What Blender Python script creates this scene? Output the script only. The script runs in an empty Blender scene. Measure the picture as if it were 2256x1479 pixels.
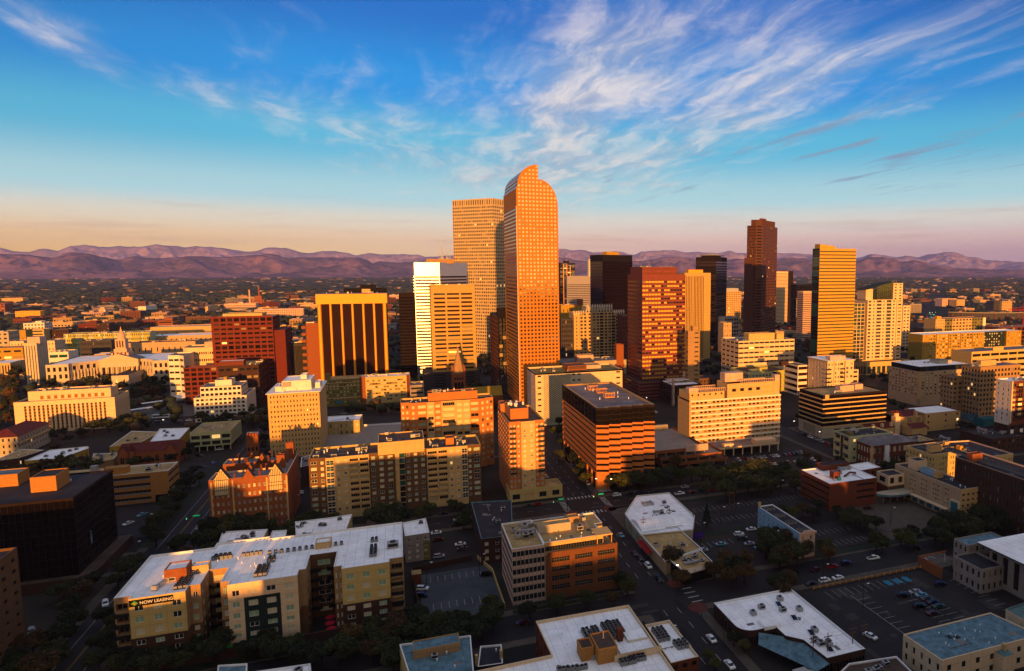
import bpy, math, random
from mathutils import Vector
R=math.radians
sc=bpy.context.scene
# ---------------------------------------------------------------- camera
F,CX,CY,PITCH,YAW,H=1440.,1410.,740.,R(5.74),R(20.3),120.
cam_d=bpy.data.cameras.new('camera'); cam=bpy.data.objects.new('camera',cam_d); sc.collection.objects.link(cam)
cam_d.sensor_width=36; cam_d.lens=F/2256*36; cam_d.shift_x=(1128-CX)/2256; cam_d.clip_start=1; cam_d.clip_end=120000
cam.location=(0,0,H); cam.rotation_euler=(R(90)-PITCH,0,-YAW); sc.camera=cam
# ---------------------------------------------------------------- light (sunrise behind the camera)
SUN_EL,SUN_AZ=4.6,6.0            # azimuth: degrees south of east (east is -Y, south is -X)
sd=bpy.data.lights.new('sun','SUN'); sd.energy=5.0; sd.angle=R(.5); sd.color=(1,.39,.065)
so=bpy.data.objects.new('sun',sd); sc.collection.objects.link(so)
sdir=Vector((-math.sin(R(SUN_AZ))*math.cos(R(SUN_EL)),-math.cos(R(SUN_AZ))*math.cos(R(SUN_EL)),math.sin(R(SUN_EL))))
so.rotation_euler=(-sdir).to_track_quat('-Z','Y').to_euler()
sc.view_settings.view_transform='Standard'; sc.view_settings.look='None'; sc.view_settings.exposure=.9; sc.view_settings.gamma=1
# ---------------------------------------------------------------- sky
W=bpy.data.worlds.new('World'); sc.world=W; W.use_nodes=True; NT=W.node_tree; NT.nodes.clear()
def srgb(r,g,b): return tuple(((c/255+.055)/1.055)**2.4 if c>10 else c/3295 for c in (r,g,b))
class NG:
    def __init__(s,nt): s.nt=nt
    def n(s,t,**k):
        o=s.nt.nodes.new(t)
        for a,b in k.items(): setattr(o,a,b)
        return o
    def l(s,a,b): s.nt.links.new(a,b)
    def put(s,sock,v):
        if isinstance(v,bpy.types.NodeSocket): s.l(v,sock)
        else: sock.default_value=v
    def m(s,op,a,b=0.,c=None,clamp=False):
        o=s.n('ShaderNodeMath',operation=op,use_clamp=clamp); s.put(o.inputs[0],a); s.put(o.inputs[1],b)
        if c is not None: s.put(o.inputs[2],c)
        return o.outputs[0]
    def mr(s,v,a,b,c=0.,d=1.,smooth=True):
        o=s.n('ShaderNodeMapRange',interpolation_type='SMOOTHSTEP' if smooth else 'LINEAR')
        for i,x in enumerate((v,a,b,c,d)): s.put(o.inputs[i],x)
        return o.outputs[0]
    def mix(s,f,a,b,bt='MIX'):
        o=s.n('ShaderNodeMix',data_type='RGBA',blend_type=bt,clamp_factor=True); s.put(o.inputs[0],f)
        for k,x in ((6,a),(7,b)):
            s.put(o.inputs[k],x if isinstance(x,bpy.types.NodeSocket) else tuple(x)+(1,)*(4-len(x)))
        return o.outputs[2]
    def ramp(s,f,stops,interp='EASE'):
        o=s.n('ShaderNodeValToRGB'); r=o.color_ramp; r.interpolation=interp
        while len(r.elements)<len(stops): r.elements.new(.5)
        for e,(p,c) in zip(r.elements,stops): e.position=p; e.color=tuple(c)+(1,)
        s.put(o.inputs[0],f); return o.outputs[0]
    def noise(s,v,scale,detail=4,rough=.5,dist=0.,dim='3D'):
        o=s.n('ShaderNodeTexNoise',noise_dimensions=dim); s.put(o.inputs['Vector'],v)
        o.inputs['Scale'].default_value=scale; o.inputs['Detail'].default_value=detail
        o.inputs['Roughness'].default_value=rough; o.inputs['Distortion'].default_value=dist
        return o.outputs['Fac']
    def xyz(s,a,b,c=0.):
        o=s.n('ShaderNodeCombineXYZ')
        for i,x in enumerate((a,b,c)): s.put(o.inputs[i],x)
        return o.outputs[0]
g=NG(NT)
tc=g.n('ShaderNodeTexCoord').outputs['Generated']
sx=g.n('ShaderNodeSeparateXYZ'); g.l(tc,sx.inputs[0]); X,Y,Z=sx.outputs
el=g.m('MULTIPLY',g.m('ARCSINE',Z),57.2958)
ef=g.m('DIVIDE',el,60.,clamp=True)
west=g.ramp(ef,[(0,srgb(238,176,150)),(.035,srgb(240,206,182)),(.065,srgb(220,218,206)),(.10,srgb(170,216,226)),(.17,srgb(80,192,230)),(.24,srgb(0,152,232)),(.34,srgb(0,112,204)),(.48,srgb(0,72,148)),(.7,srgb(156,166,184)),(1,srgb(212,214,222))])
west=g.mix(.0,west,west)
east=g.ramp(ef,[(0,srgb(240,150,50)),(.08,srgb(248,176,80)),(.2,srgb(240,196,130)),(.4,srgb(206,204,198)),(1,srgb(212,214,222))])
azr=g.m('ARCTAN2',X,Y)      # 0 = west, + = north (right)
# left of the view the low sky is yellow, right of it mauve
low=g.mr(el,0,5.6,1,0)
tint=g.ramp(g.mr(azr,R(-25),R(52),smooth=False),[(0,srgb(255,196,58)),(.33,srgb(255,210,140)),(.6,srgb(232,188,178)),(1,srgb(184,148,172))],'LINEAR')
west=g.mix(g.m('MULTIPLY',low,.85),west,tint)
west=g.mix(g.mr(el,2,9.5,1,0),west,(1.22,1.24,1.24),'MULTIPLY')
ef2=g.mr(g.m('DIVIDE',Y,g.m('ADD',g.m('ABSOLUTE',Z),1.)),-.5,.25)
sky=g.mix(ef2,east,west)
# corners of the far sky a little deeper
glow=g.m('MULTIPLY',g.mr(Y,-.3,-1,0,1),g.mr(el,0,30,1,0))
sky=g.mix(glow,sky,(1.5,.95,.45))
edge_=g.m('MULTIPLY',g.mr(g.m('ABSOLUTE',g.m('SUBTRACT',azr,R(14))),R(14),R(48)),g.mr(el,3,20)); sky=g.mix(g.m('MULTIPLY',edge_,.38),sky,srgb(0,44,104))
# cirrus: streaks on a high plane, all running to one point on the horizon
B=R(2.7)
zz=g.m('MAXIMUM',g.m('ADD',Z,.012),.02)
px_=g.m('DIVIDE',X,zz); py_=g.m('DIVIDE',Y,zz)
lat=g.m('SUBTRACT',g.m('MULTIPLY',px_,math.cos(B)),g.m('MULTIPLY',py_,math.sin(B)))
alo=g.m('ADD',g.m('MULTIPLY',px_,math.sin(B)),g.m('MULTIPLY',py_,math.cos(B)))
def blob(cl,sl,ca,sa,amp):
    a=g.m('DIVIDE',g.m('SUBTRACT',lat,cl),sl); b=g.m('DIVIDE',g.m('SUBTRACT',alo,ca),sa)
    e=g.m('ADD',g.m('MULTIPLY',a,a),g.m('MULTIPLY',b,b))
    return g.m('MULTIPLY',g.m('EXPONENT',g.m('MULTIPLY',e,-1.)),amp)
cov=None
for bl in ((-1.42,.15,3.3,.75,1.),(.75,.5,3.1,1.25,.86),(.95,.6,5.2,2.2,.8),(-.45,.7,5.0,1.7,.62),(1.75,.5,3.2,1.5,.72),(1.9,.9,7.,4.,.8),(-1.1,.3,4.2,.6,.4),(2.6,.4,2.6,1.,.3),(.3,.8,7.,2.0,.58)):
    b=blob(*bl); cov=b if cov is None else g.m('ADD',cov,b)
wq=g.noise(g.xyz(lat,alo,5.),.9,3,.5); w2=g.noise(g.xyz(lat,alo,15.),.9,3,.5)
latw=g.m('ADD',lat,g.m('MULTIPLY',g.m('SUBTRACT',wq,.5),.5)); alow=g.m('ADD',alo,g.m('MULTIPLY',g.m('SUBTRACT',w2,.5),1.1))
n1=g.noise(g.xyz(g.m('MULTIPLY',latw,1.2),g.m('MULTIPLY',alow,.55)),1.5,10,.6,.15); n2=g.noise(g.xyz(g.m('MULTIPLY',latw,3.4),g.m('MULTIPLY',alow,.8),3.),1.6,8,.62,.2); n3=g.noise(g.xyz(latw,alow,9.),6.5,10,.72,.1)
nn=g.m('ADD',g.m('ADD',g.m('MULTIPLY',n1,.5),g.m('MULTIPLY',n2,.31)),g.m('MULTIPLY',n3,.19))
den=g.mr(g.m('ADD',nn,g.m('MULTIPLY',cov,.26)),.56,.98)
den=g.m('MULTIPLY',den,g.mr(el,1.2,6))
cc=g.mix(g.mr(n2,.38,.62),srgb(168,182,208),srgb(250,238,232))
hot=g.mr(el,4,22); cc=g.mix(hot,g.mix(.35,cc,srgb(222,200,192)),cc)
sky=g.mix(g.m('MULTIPLY',den,.92),sky,cc)
sk=g.noise(g.xyz(g.m('MULTIPLY',lat,2.6),g.m('MULTIPLY',alo,.42),21.),1.5,7,.6,.1)
sky=g.mix(g.m('MULTIPLY',g.mr(sk,.54,.72),g.m('MULTIPLY',g.m('MULTIPLY',g.mr(el,5,8),g.mr(el,15,10.5)),g.mr(lat,.2,1.4))),sky,srgb(130,156,186))
# thin banks low over the mountains
bk=g.noise(g.xyz(g.m('MULTIPLY',azr,2.2),g.m('MULTIPLY',el,.55)),2.2,5,.55)
sky=g.mix(g.m('MULTIPLY',g.mr(bk,.5,.68),g.m('MULTIPLY',g.mr(el,.8,2.2),g.mr(el,6.5,4))),sky,g.mix(.25,sky,srgb(196,160,150)))
ni=g.n('ShaderNodeTexSky',sky_type='NISHITA',sun_disc=False,sun_elevation=R(SUN_EL),sun_rotation=R(180+SUN_AZ),altitude=1600)
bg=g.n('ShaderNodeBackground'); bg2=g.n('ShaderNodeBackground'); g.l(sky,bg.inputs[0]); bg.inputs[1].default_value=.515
g.l(ni.outputs[0],bg2.inputs[0]); bg2.inputs[1].default_value=.004
ad=g.n('ShaderNodeAddShader'); g.l(bg.outputs[0],ad.inputs[0]); g.l(bg2.outputs[0],ad.inputs[1])
wo=g.n('ShaderNodeOutputWorld'); g.l(ad.outputs[0],wo.inputs[0])
sc.cycles.max_bounces=5; sc.cycles.diffuse_bounces=2; sc.cycles.glossy_bounces=3; sc.cycles.volume_bounces=0
# ---------------------------------------------------------------- helpers
fw=(math.sin(YAW)*math.cos(PITCH),math.cos(YAW)*math.cos(PITCH),-math.sin(PITCH))
rt=(math.cos(YAW),-math.sin(YAW),0.); upv=(math.sin(YAW)*math.sin(PITCH),math.cos(YAW)*math.sin(PITCH),math.cos(PITCH))
def proj(x,y,z):
    d=[a*x+b*y+c*(z-H) for a,b,c in (fw,rt,upv)]; return CX+F*d[1]/d[0],CY-F*d[2]/d[0]
def G(px,py,z=0.):
    """a point of the photograph -> the place on the plane at height z"""
    a=(px-CX)/F; b=-(py-CY)/F; r=[fw[i]+a*rt[i]+b*upv[i] for i in range(3)]; t=(z-H)/r[2]; return r[0]*t,r[1]*t
def near(xt,yt,yb):
    """roof corner seen at (xt,yt) whose foot is seen at height yb -> X,Y,height"""
    a=(xt-CX)/F; b=-(yt-CY)/F; r=[fw[i]+a*rt[i]+b*upv[i] for i in range(3)]; lo,hi=20.,60000.
    for _ in range(60):
        m=math.sqrt(lo*hi); y=proj(r[0]*m,r[1]*m,0)[1]
        if y>yb: lo=m
        else: hi=m
    return r[0]*m,r[1]*m,H+r[2]*m
def along(P,h,u,px):
    # distance t along u with proj.x==px
    a=(px-CX)/F; k=lambda x,y:(rt[0]*x+rt[1]*y)-a*(fw[0]*x+fw[1]*y)
    return -(k(P[0],P[1])-a*fw[2]*(h-H))/k(u[0],u[1])
MATS={}
JOINTS={**{k:('wall',3.4,4.6) for k in ('cream','white','beige','tan','sand','yellow_tan','brown_stucco','ochre','yellow_green','pale_green','concrete','pale_concrete','light_blue','blush','rose_granite','warm_stone','red_granite','mauve_granite','granite')},**{k:('roof',3.1,9.) for k in ('roof_white','roof_grey','roof_dark','roof_blue')}}
def mat(name,col,rough=.85,var=.16,sc_=.25,metal=0.,spec=.3,bump=0.,streak=0.,emit=0.,seam=None):
    if name in JOINTS: seam=JOINTS[name]
    if name in MATS: return MATS[name]
    m=bpy.data.materials.new(name); m.use_nodes=True; q=NG(m.node_tree); m.node_tree.nodes.clear()
    p=q.n('ShaderNodeBsdfPrincipled'); o=q.n('ShaderNodeOutputMaterial'); q.l(p.outputs[0],o.inputs[0])
    p.inputs['Roughness'].default_value=rough; p.inputs['Metallic'].default_value=metal; p.inputs['Specular IOR Level'].default_value=spec
    c=tuple(x**1.48 for x in col) if not emit else tuple(col)
    if var>0:
        co=q.n('ShaderNodeTexCoord').outputs['Object']
        n=q.noise(co,sc_,6,.62); n_=q.noise(co,sc_*9,3,.6)
        f=q.m('ADD',q.m('MULTIPLY',n,.65),q.m('MULTIPLY',n_,.35))
        if streak:
            sp=q.n('ShaderNodeSeparateXYZ'); q.l(co,sp.inputs[0])
            w=q.noise(q.xyz(sp.outputs[0],sp.outputs[1],q.m('MULTIPLY',sp.outputs[2],.06)),1.3,4,.6)
            f=q.m('ADD',q.m('MULTIPLY',f,1-streak),q.m('MULTIPLY',w,streak))
        cc=q.mix(q.mr(f,.28,.72),tuple(x*(1-min(.6,var*1.9)) for x in c),tuple(min(1,x*(1+var*1.2)) for x in c))
        if seam:
            sp2=q.n('ShaderNodeSeparateXYZ'); q.l(co,sp2.inputs[0])
            ln=lambda s_,pe,w_: q.m('LESS_THAN',q.m('FRACT',q.m('DIVIDE',s_,pe)),w_/pe)
            if seam[0]=='roof': f_=q.m('MAXIMUM',ln(q.m('ADD',sp2.outputs[0],500.),seam[1],.16),ln(q.m('ADD',sp2.outputs[1],500.),seam[2],.16))
            else: f_=q.m('MAXIMUM',ln(sp2.outputs[2],seam[1],.16),ln(q.m('ADD',q.m('ADD',sp2.outputs[0],sp2.outputs[1]),500.),seam[2],.12))
            cc=q.mix(q.m('MULTIPLY',f_,.45),cc,tuple(x*.35 for x in c))
        q.l(cc,p.inputs['Base Color'])
        if bump:
            b=q.n('ShaderNodeBump'); b.inputs['Strength'].default_value=bump; b.inputs['Distance'].default_value=.1
            q.l(n_,b.inputs['Height']); q.l(b.outputs[0],p.inputs['Normal'])
    else: p.inputs['Base Color'].default_value=c+(1,)
    if emit: p.inputs['Emission Color'].default_value=c+(1,); p.inputs['Emission Strength'].default_value=emit
    MATS[name]=m; return m
def glassm(name,col,metal=0.,rough=.06,ior=1.6,wav=.02,spec=.5):
    if name in MATS: return MATS[name]
    m=bpy.data.materials.new(name); m.use_nodes=True; q=NG(m.node_tree); p=m.node_tree.nodes['Principled BSDF']
    p.inputs['Base Color'].default_value=tuple(col)+(1,); p.inputs['Metallic'].default_value=metal
    p.inputs['Roughness'].default_value=rough; p.inputs['IOR'].default_value=ior; p.inputs['Specular IOR Level'].default_value=spec
    if wav:   # panes are never quite flat
        co=q.n('ShaderNodeNewGeometry').outputs['Position']
        n=q.noise(co,.35,2,.5); b=q.n('ShaderNodeBump'); b.inputs['Strength'].default_value=wav*6; b.inputs['Distance'].default_value=.3
        q.l(n,b.inputs['Height']); q.l(b.outputs[0],p.inputs['Normal'])
    MATS[name]=m; return m
COL=sc.collection
def tag(o,label=None,cat=None,group=None,kind=None):
    if label: o['label']=label
    if cat: o['category']=cat
    if group: o['group']=group
    if kind: o['kind']=kind
    return o
def empty(name,loc=(0,0,0),rz=0.):
    o=bpy.data.objects.new(name,None); COL.objects.link(o); o.location=loc; o.rotation_euler=(0,0,rz); o.empty_display_size=.5; return o
class MB:
    def __init__(s): s.v=[]; s.f=[]; s.m=[]
    def face(s,pts,mi=0):
        n=len(s.v); s.v+= [tuple(p) for p in pts]; s.f.append(tuple(range(n,n+len(pts)))); s.m.append(mi)
    def box(s,x0,x1,y0,y1,z0,z1,mi=0,top=None,bot=True):
        a=[(x0,y0),(x1,y0),(x1,y1),(x0,y1)]
        for i in range(4):
            p,q=a[i],a[(i+1)%4]; s.face([(p[0],p[1],z0),(q[0],q[1],z0),(q[0],q[1],z1),(p[0],p[1],z1)],mi)
        s.face([(p[0],p[1],z1) for p in a],mi if top is None else top)
        if bot: s.face([(p[0],p[1],z0) for p in a[::-1]],mi)
    def prism(s,poly,z0,z1,mi=0,top=None,bot=True):
        n=len(poly)
        for i in range(n):
            p,q=poly[i],poly[(i+1)%n]; s.face([(p[0],p[1],z0),(q[0],q[1],z0),(q[0],q[1],z1),(p[0],p[1],z1)],mi)
        s.face([(p[0],p[1],z1) for p in poly],mi if top is None else top)
        if bot: s.face([(p[0],p[1],z0) for p in poly[::-1]],mi)
    def cyl(s,x,y,r0,r1,z0,z1,n=10,mi=0,cap=True):
        c=[(math.cos(2*math.pi*i/n),math.sin(2*math.pi*i/n)) for i in range(n)]
        for i in range(n):
            a,b=c[i],c[(i+1)%n]
            s.face([(x+a[0]*r0,y+a[1]*r0,z0),(x+b[0]*r0,y+b[1]*r0,z0),(x+b[0]*r1,y+b[1]*r1,z1),(x+a[0]*r1,y+a[1]*r1,z1)],mi)
        if cap and r1>.01: s.face([(x+a[0]*r1,y+a[1]*r1,z1) for a in c],mi)
    def dome(s,x,y,r,z,hh,n=12,k=4,mi=0,bul=1.):
        for j in range(k):
            t0,t1=j/k*math.pi/2,(j+1)/k*math.pi/2
            s.cyl(x,y,r*math.cos(t0)**bul,max(.005,r*math.cos(t1)**bul),z+hh*math.sin(t0),z+hh*math.sin(t1),n,mi,False)
    def tube(s,a,b,r,mi=0,n=5):
        a=Vector(a); b=Vector(b); d=(b-a).normalized(); u=d.orthogonal().normalized(); w=d.cross(u)
        for i in range(n):
            t0,t1=2*math.pi*i/n,2*math.pi*(i+1)/n; p=u*math.cos(t0)*r+w*math.sin(t0)*r; q=u*math.cos(t1)*r+w*math.sin(t1)*r
            s.face([a+p,a+q,b+q,b+p],mi)
    def mesh(s,name,mats):
        me=bpy.data.meshes.new(name); me.from_pydata(s.v,[],s.f)
        for m in (mats if isinstance(mats,(list,tuple)) else [mats]): me.materials.append(m)
        me.polygons.foreach_set('material_index',s.m); me.update(); return me
    def build(s,name,mats,parent=None,loc=(0,0,0),rz=0.):
        o=bpy.data.objects.new(name,s.mesh(name,mats)); COL.objects.link(o); o.location=loc; o.rotation_euler=(0,0,rz)
        if parent: o.parent=parent
        return o
def put(name,me,parent=None,loc=(0,0,0),rz=0.,scale=None):
    o=bpy.data.objects.new(name,me); COL.objects.link(o); o.location=loc; o.rotation_euler=(0,0,rz)
    if scale: o.scale=scale
    if parent: o.parent=parent
    return o
def copy_tree(o,parent=None):
    c=o.copy(); COL.objects.link(c); c.parent=parent
    for ch in o.children: copy_tree(ch,c)
    return c
# ---- facades: the wall is built round real openings, each window is a part of its own set back into its opening
class ST:
    """n rows x m columns; wf,hf share of the cell that is window; margins in metres; g glass choices; fr frame; mul panes (x,z)"""
    def __init__(s,n,m,wf=.5,hf=.5,mu=0.,mv=0.,mb=0.,mt=0.,dep=.3,g=('dark',),fr='fr_dark',mul=(1,1),name='window',grp=None,span=None,mi=None,skip=None,sill=.5,fw=.0):
        s.__dict__.update(locals())
    def cells(s,L,z0,z1):
        us=[]
        if s.grp:
            for a,b,k in s.grp:
                for i in range(k):
                    c=(b-a)*L/k; x=a*L+c*i; us.append((x+c*(1-s.wf)/2,x+c*(1+s.wf)/2))
        else:
            c=(L-s.mu-s.mv)/s.m
            for i in range(s.m): x=s.mu+c*i; us.append((x+c*(1-s.wf)/2,x+c*(1+s.wf)/2))
        zh=(z1-z0-s.mb-s.mt)/s.n; zs=[(z0+s.mb+zh*j+zh*(1-s.hf)*s.sill,z0+s.mb+zh*j+zh*((1-s.hf)*s.sill+s.hf)) for j in range(s.n)]
        return us,zs
WM={}
GL={}
def winmesh(w,h,dep,gm,fm,mul,span,fwid):
    k=(round(w,2),round(h,2),round(dep,2),gm,fm,mul,span,fwid)
    if k in WM: return WM[k]
    b=MB(); mats=[MATS[gm],MATS[fm]]
    if span: mats.append(MATS[span[0]])
    nx,nz=mul
    if span:
        hh=h/nz
        for j in range(nz):
            z=j*hh; zc=z+hh*span[1]
            b.face([(0,dep*.75,z),(w,dep*.75,z),(w,dep*.75,zc),(0,dep*.75,zc)],2); b.face([(0,dep*.75,zc),(w,dep*.75,zc),(w,dep,zc),(0,dep,zc)],2)
            b.face([(0,dep,zc),(w,dep,zc),(w,dep,z+hh),(0,dep,z+hh)],0)
        nz=1
    else: b.face([(0,dep,0),(w,dep,0),(w,dep,h),(0,dep,h)],0)
    y=dep-.05
    if fwid>0:
        f=fwid
        for a,c,d,e in ((0,w,0,f),(0,w,h-f,h),(0,f,f,h-f),(w-f,w,f,h-f)): b.box(a,c,y,dep+.01,d,e,1)
    t=max(.05,fwid)
    for i in range(1,nx): b.box(w*i/nx-t/2,w*i/nx+t/2,y-.03,dep+.01,0,h,1)
    for j in range(1,nz): b.box(0,w,y-.02,dep+.01,h*j/nz-t/2,h*j/nz+t/2,1)
    WM[k]=(b,mats,b.mesh('window',mats)); return WM[k]
rng=random.Random(7)
def facade(b,p0,p1,z0,z1,st,mi,wins):
    L=math.hypot(p1[0]-p0[0],p1[1]-p0[1]); d=((p1[0]-p0[0])/L,(p1[1]-p0[1])/L); nn=(-d[1],d[0])   # nn points inward
    if st is not None and st.mi is not None: mi=st.mi
    def P(u,z,y=0.): return (p0[0]+d[0]*u+nn[0]*y,p0[1]+d[1]*u+nn[1]*y,z)
    def q(u0,u1,a,c): 
        if u1-u0>1e-3 and c-a>1e-3: b.face([P(u0,a),P(u1,a),P(u1,c),P(u0,c)],mi)
    if st is None: q(0,L,z0,z1); return
    us,zs=st.cells(L,z0,z1); zp=z0; rz=math.atan2(d[1],d[0])
    for j,(a,c) in enumerate(zs):
        q(0,L,zp,a); up=0.
        for i,(s,e) in enumerate(us):
            if st.skip and st.skip(i,j): continue
            q(up,s,a,c); up=e; D=st.dep
            for r in ((P(s,a),P(e,a),P(e,a,D),P(s,a,D)),(P(s,c,D),P(e,c,D),P(e,c),P(s,c)),(P(s,a),P(s,a,D),P(s,c,D),P(s,c)),(P(e,a,D),P(e,a),P(e,c),P(e,c,D))): b.face(r,mi)
            gm=st.g[rng.randrange(len(st.g))]
            if gm=='mirror': gm=rng.choice(('mirror','mirror','mirror_b','mirror_c'))
            elif gm in('dark','dark_warm') and st.m>1:
                v_=rng.random(); gm='dark_sheen' if v_<.16 else 'blind_dim' if v_<.26 else 'lit_dim' if v_<.272 else gm
            wins.append((P(s,a),rz,e-s,c-a,D,gm,st.fr,st.mul,st.span,st.fw,st.name))
        q(up,L,a,c); zp=c
    q(0,L,zp,z1)
def flush(root,wins,cap=98):
    rest=[]; cnt={}
    wins=wins[::-1] if len(wins)>cap else wins
    wins=sorted(wins,key=lambda w:-w[0][2]) if len(wins)>cap else wins
    for w in wins:
        P,rz,ww,hh,D,gm,fr,mul,span,fwd,nm=w; k=winmesh(ww,hh,D,gm,fr,mul,span,fwd); cnt[nm]=cnt.get(nm,0)+1
        if cnt[nm]<=cap: put(nm,k[2],root,P,rz)
        else: rest.append((w,k))
    for nm in {r[0][10] for r in rest}:
        b=MB(); mats=[]; 
        for w,k in rest:
            if w[10]!=nm: continue
            mp=[]
            for m in k[1]:
                if m not in mats: mats.append(m)
                mp.append(mats.index(m))
            c,s=math.cos(w[1]),math.sin(w[1]); n=len(b.v)
            b.v+=[(w[0][0]+x*c-y*s,w[0][1]+x*s+y*c,w[0][2]+z) for x,y,z in k[0].v]
            b.f+=[tuple(i+n for i in f) for f in k[0].f]; b.m+=[mp[i] for i in k[0].m]
        o=b.build(nm,mats,root); o['kind']='stuff'
def inset(poly,t):
    n=len(poly); out=[]
    for i in range(n):
        a,b,c=poly[i-1],poly[i],poly[(i+1)%n]
        d1=Vector((b[0]-a[0],b[1]-a[1])).normalized(); d2=Vector((c[0]-b[0],c[1]-b[1])).normalized()
        n1=Vector((-d1.y,d1.x)); n2=Vector((-d2.y,d2.x)); k=1+n1.dot(n2)
        if k<.2: k=.2
        v=(n1+n2)/k; out.append((b[0]+v.x*t,b[1]+v.y*t))
    return out
def block(root,poly,z0,z1,mats,faces,roof='roof_grey',par=1.,wins=None,name='wall',em=None,pt=.35,cop=None):
    """one storeyed volume: wall mesh with openings, parapet, and its roof"""
    own=wins is None
    if own: wins=[]
    b=MB(); n=len(poly)
    for i in range(n):
        st=faces.get(i) if isinstance(faces,dict) else faces
        facade(b,poly[i],poly[(i+1)%n],z0,z1,st,(em or {}).get(i,0),wins)
    ip=inset(poly,pt); ci=len(mats) if cop else 0
    for i in range(n):
        j=(i+1)%n
        b.face([(*poly[i],z1),(*poly[j],z1),(*ip[j],z1),(*ip[i],z1)],ci)
        b.face([(*ip[j],z1),(*ip[i],z1),(*ip[i],z1-par),(*ip[j],z1-par)][::-1],ci)
    mm=[MATS[m] for m in mats]+([MATS[cop]] if cop else [])
    b.build(name,mm,root)
    r=MB(); r.face([(*p,z1-par) for p in ip]); r.build('roof',MATS[roof],root)
    ar=abs(sum(poly[i][0]*poly[(i+1)%n][1]-poly[(i+1)%n][0]*poly[i][1] for i in range(n)))/2
    if ar>160 and math.hypot(*root.location[:2])<520 and roof!='roof_red':
        xs=[p[0] for p in ip]; ys=[p[1] for p in ip]
        def ins(x,y):
            c=False
            for i in range(n):
                a,b_=ip[i],ip[(i+1)%n]
                if (a[1]>y)!=(b_[1]>y) and x<(b_[0]-a[0])*(y-a[1])/(b_[1]-a[1])+a[0]: c=not c
            return c
        for _ in range(int(min(16,4+ar/90))):
            x,y=rng.uniform(min(xs),max(xs)),rng.uniform(min(ys),max(ys)); k=rng.choice(('roof_patch','roof_patch','pipe_run','drain','roof_stain'))
            if all(ins(x+a,y+c) for a in (-2.4,2.4) for c in (-2.4,2.4)): put(k,RM[k],root,(x,y,z1-par+.004+_*.0006),rng.choice((0,math.pi/2)))
    if own: flush(root,wins)
    return wins
def rect(W,D): return [(0,0),(W,0),(W,D),(0,D)]
def bays(W,D,lst):
    """front made of bays (share, outward offset, wall index, style) -> polygon, faces, wall index per edge"""
    t=sum(x[0] for x in lst); x=0; pts=[]; fc={}; em={}
    for s,o,mi,st in lst:
        w=W*s/t
        if not pts or abs(pts[-1][1]+o)>1e-6 or True:
            if not pts or abs(pts[-1][1]+o)>1e-6: pts.append((x,-o))
        i=len(pts)-1; fc[i]=st; em[i]=mi; x+=w; pts.append((x,-o))
    # drop zero-length duplicates
    pts+= [(W,D),(0,D)]
    return pts,fc,em
LOG=[]
def place(A,xr,side,ang=0.):
    """near roof corner A=(x,y,foot y); right end seen at xr; side=('L',x) or ('R',x) seen back corner, or a depth in metres"""
    X0,Y0,h=near(*A); a=R(ang); u=(math.cos(a),math.sin(a)); v=(-math.sin(a),math.cos(a))
    Wd=along((X0,Y0),h,u,xr)
    if isinstance(side,tuple):
        Pq=(X0,Y0) if side[0]=='L' else (X0+u[0]*Wd,Y0+u[1]*Wd); Dp=along(Pq,h,v,side[1])
    else: Dp=side
    return (X0,Y0,0),a,abs(Wd),abs(Dp),h
def new(name,label,cat,A,xr,side,ang=0.,group=None):
    loc,a,Wd,Dp,h=place(A,xr,side,ang); o=empty(name,loc,a); tag(o,label,cat,group); LOG.append((name,[round(q,1) for q in (loc[0],loc[1],Wd,Dp,h)],label[:30])); return o,Wd,Dp,h
def boxpart(root,name,x0,x1,y0,y1,z0,z1,m,roof=None):
    b=MB(); b.box(x0,x1,y0,y1,z0,z1,0,1 if roof else None); return b.build(name,[MATS[m]]+([MATS[roof]] if roof else []),root)
# ---------------------------------------------------------------- materials
mat('cream',(.74,.60,.43),var=.06,streak=.3); mat('white',(.78,.72,.64),var=.07,streak=.3); mat('white_paint',(.8,.8,.8),var=.05)
mat('beige',(.55,.44,.31),var=.1,streak=.3); mat('tan',(.46,.33,.19),var=.1,streak=.3); mat('sand',(.64,.48,.26),var=.08,streak=.3); mat('yellow_tan',(.62,.50,.25),var=.08,streak=.25)
mat('brown_stucco',(.23,.145,.075),var=.12,streak=.3); mat('brown_brick',(.12,.065,.042),var=.2,sc_=1.2); mat('umber_brick',(.25,.125,.06),var=.15,sc_=1.); mat('gold_brick',(.50,.29,.10),var=.12,sc_=1.); mat('red_brick',(.25,.095,.048),var=.2,sc_=1.2)
mat('zig_stone',(.54,.27,.10),var=.08,streak=.2); mat('orange_brick',(.37,.165,.07),var=.15,sc_=1.0); mat('red_granite',(.25,.068,.035),var=.1); mat('mauve_granite',(.30,.115,.09),var=.1); mat('rose_granite',(.55,.29,.055),var=.08,streak=.2); mat('gold_stone',(.60,.42,.10),var=.06); mat('pale_gold',(.60,.50,.32),var=.05); mat('warm_stone',(.56,.42,.19),var=.06); mat('dark_brown',(.18,.09,.055),var=.12)
mat('dark_stone',(.10,.075,.065),var=.2); mat('dark_bronze',(.05,.03,.022),var=.2,rough=.8,spec=.15); mat('black_metal',(.025,.022,.024),var=.1,rough=.8,spec=.15)
mat('gold_paint',(.84,.45,.03),var=.05,rough=.55); mat('ochre',(.50,.36,.06),var=.1,streak=.3); mat('yellow_green',(.52,.50,.18),var=.08,streak=.3); mat('pale_green',(.56,.58,.38),var=.08,streak=.3)
mat('olive',(.28,.26,.10),var=.12,streak=.3); mat('dark_green',(.035,.07,.06),var=.1); mat('teal',(.03,.22,.26),var=.15); mat('concrete',(.40,.36,.32),var=.15,streak=.35); mat('concrete_dark',(.12,.115,.12),var=.15,streak=.3)
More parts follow.
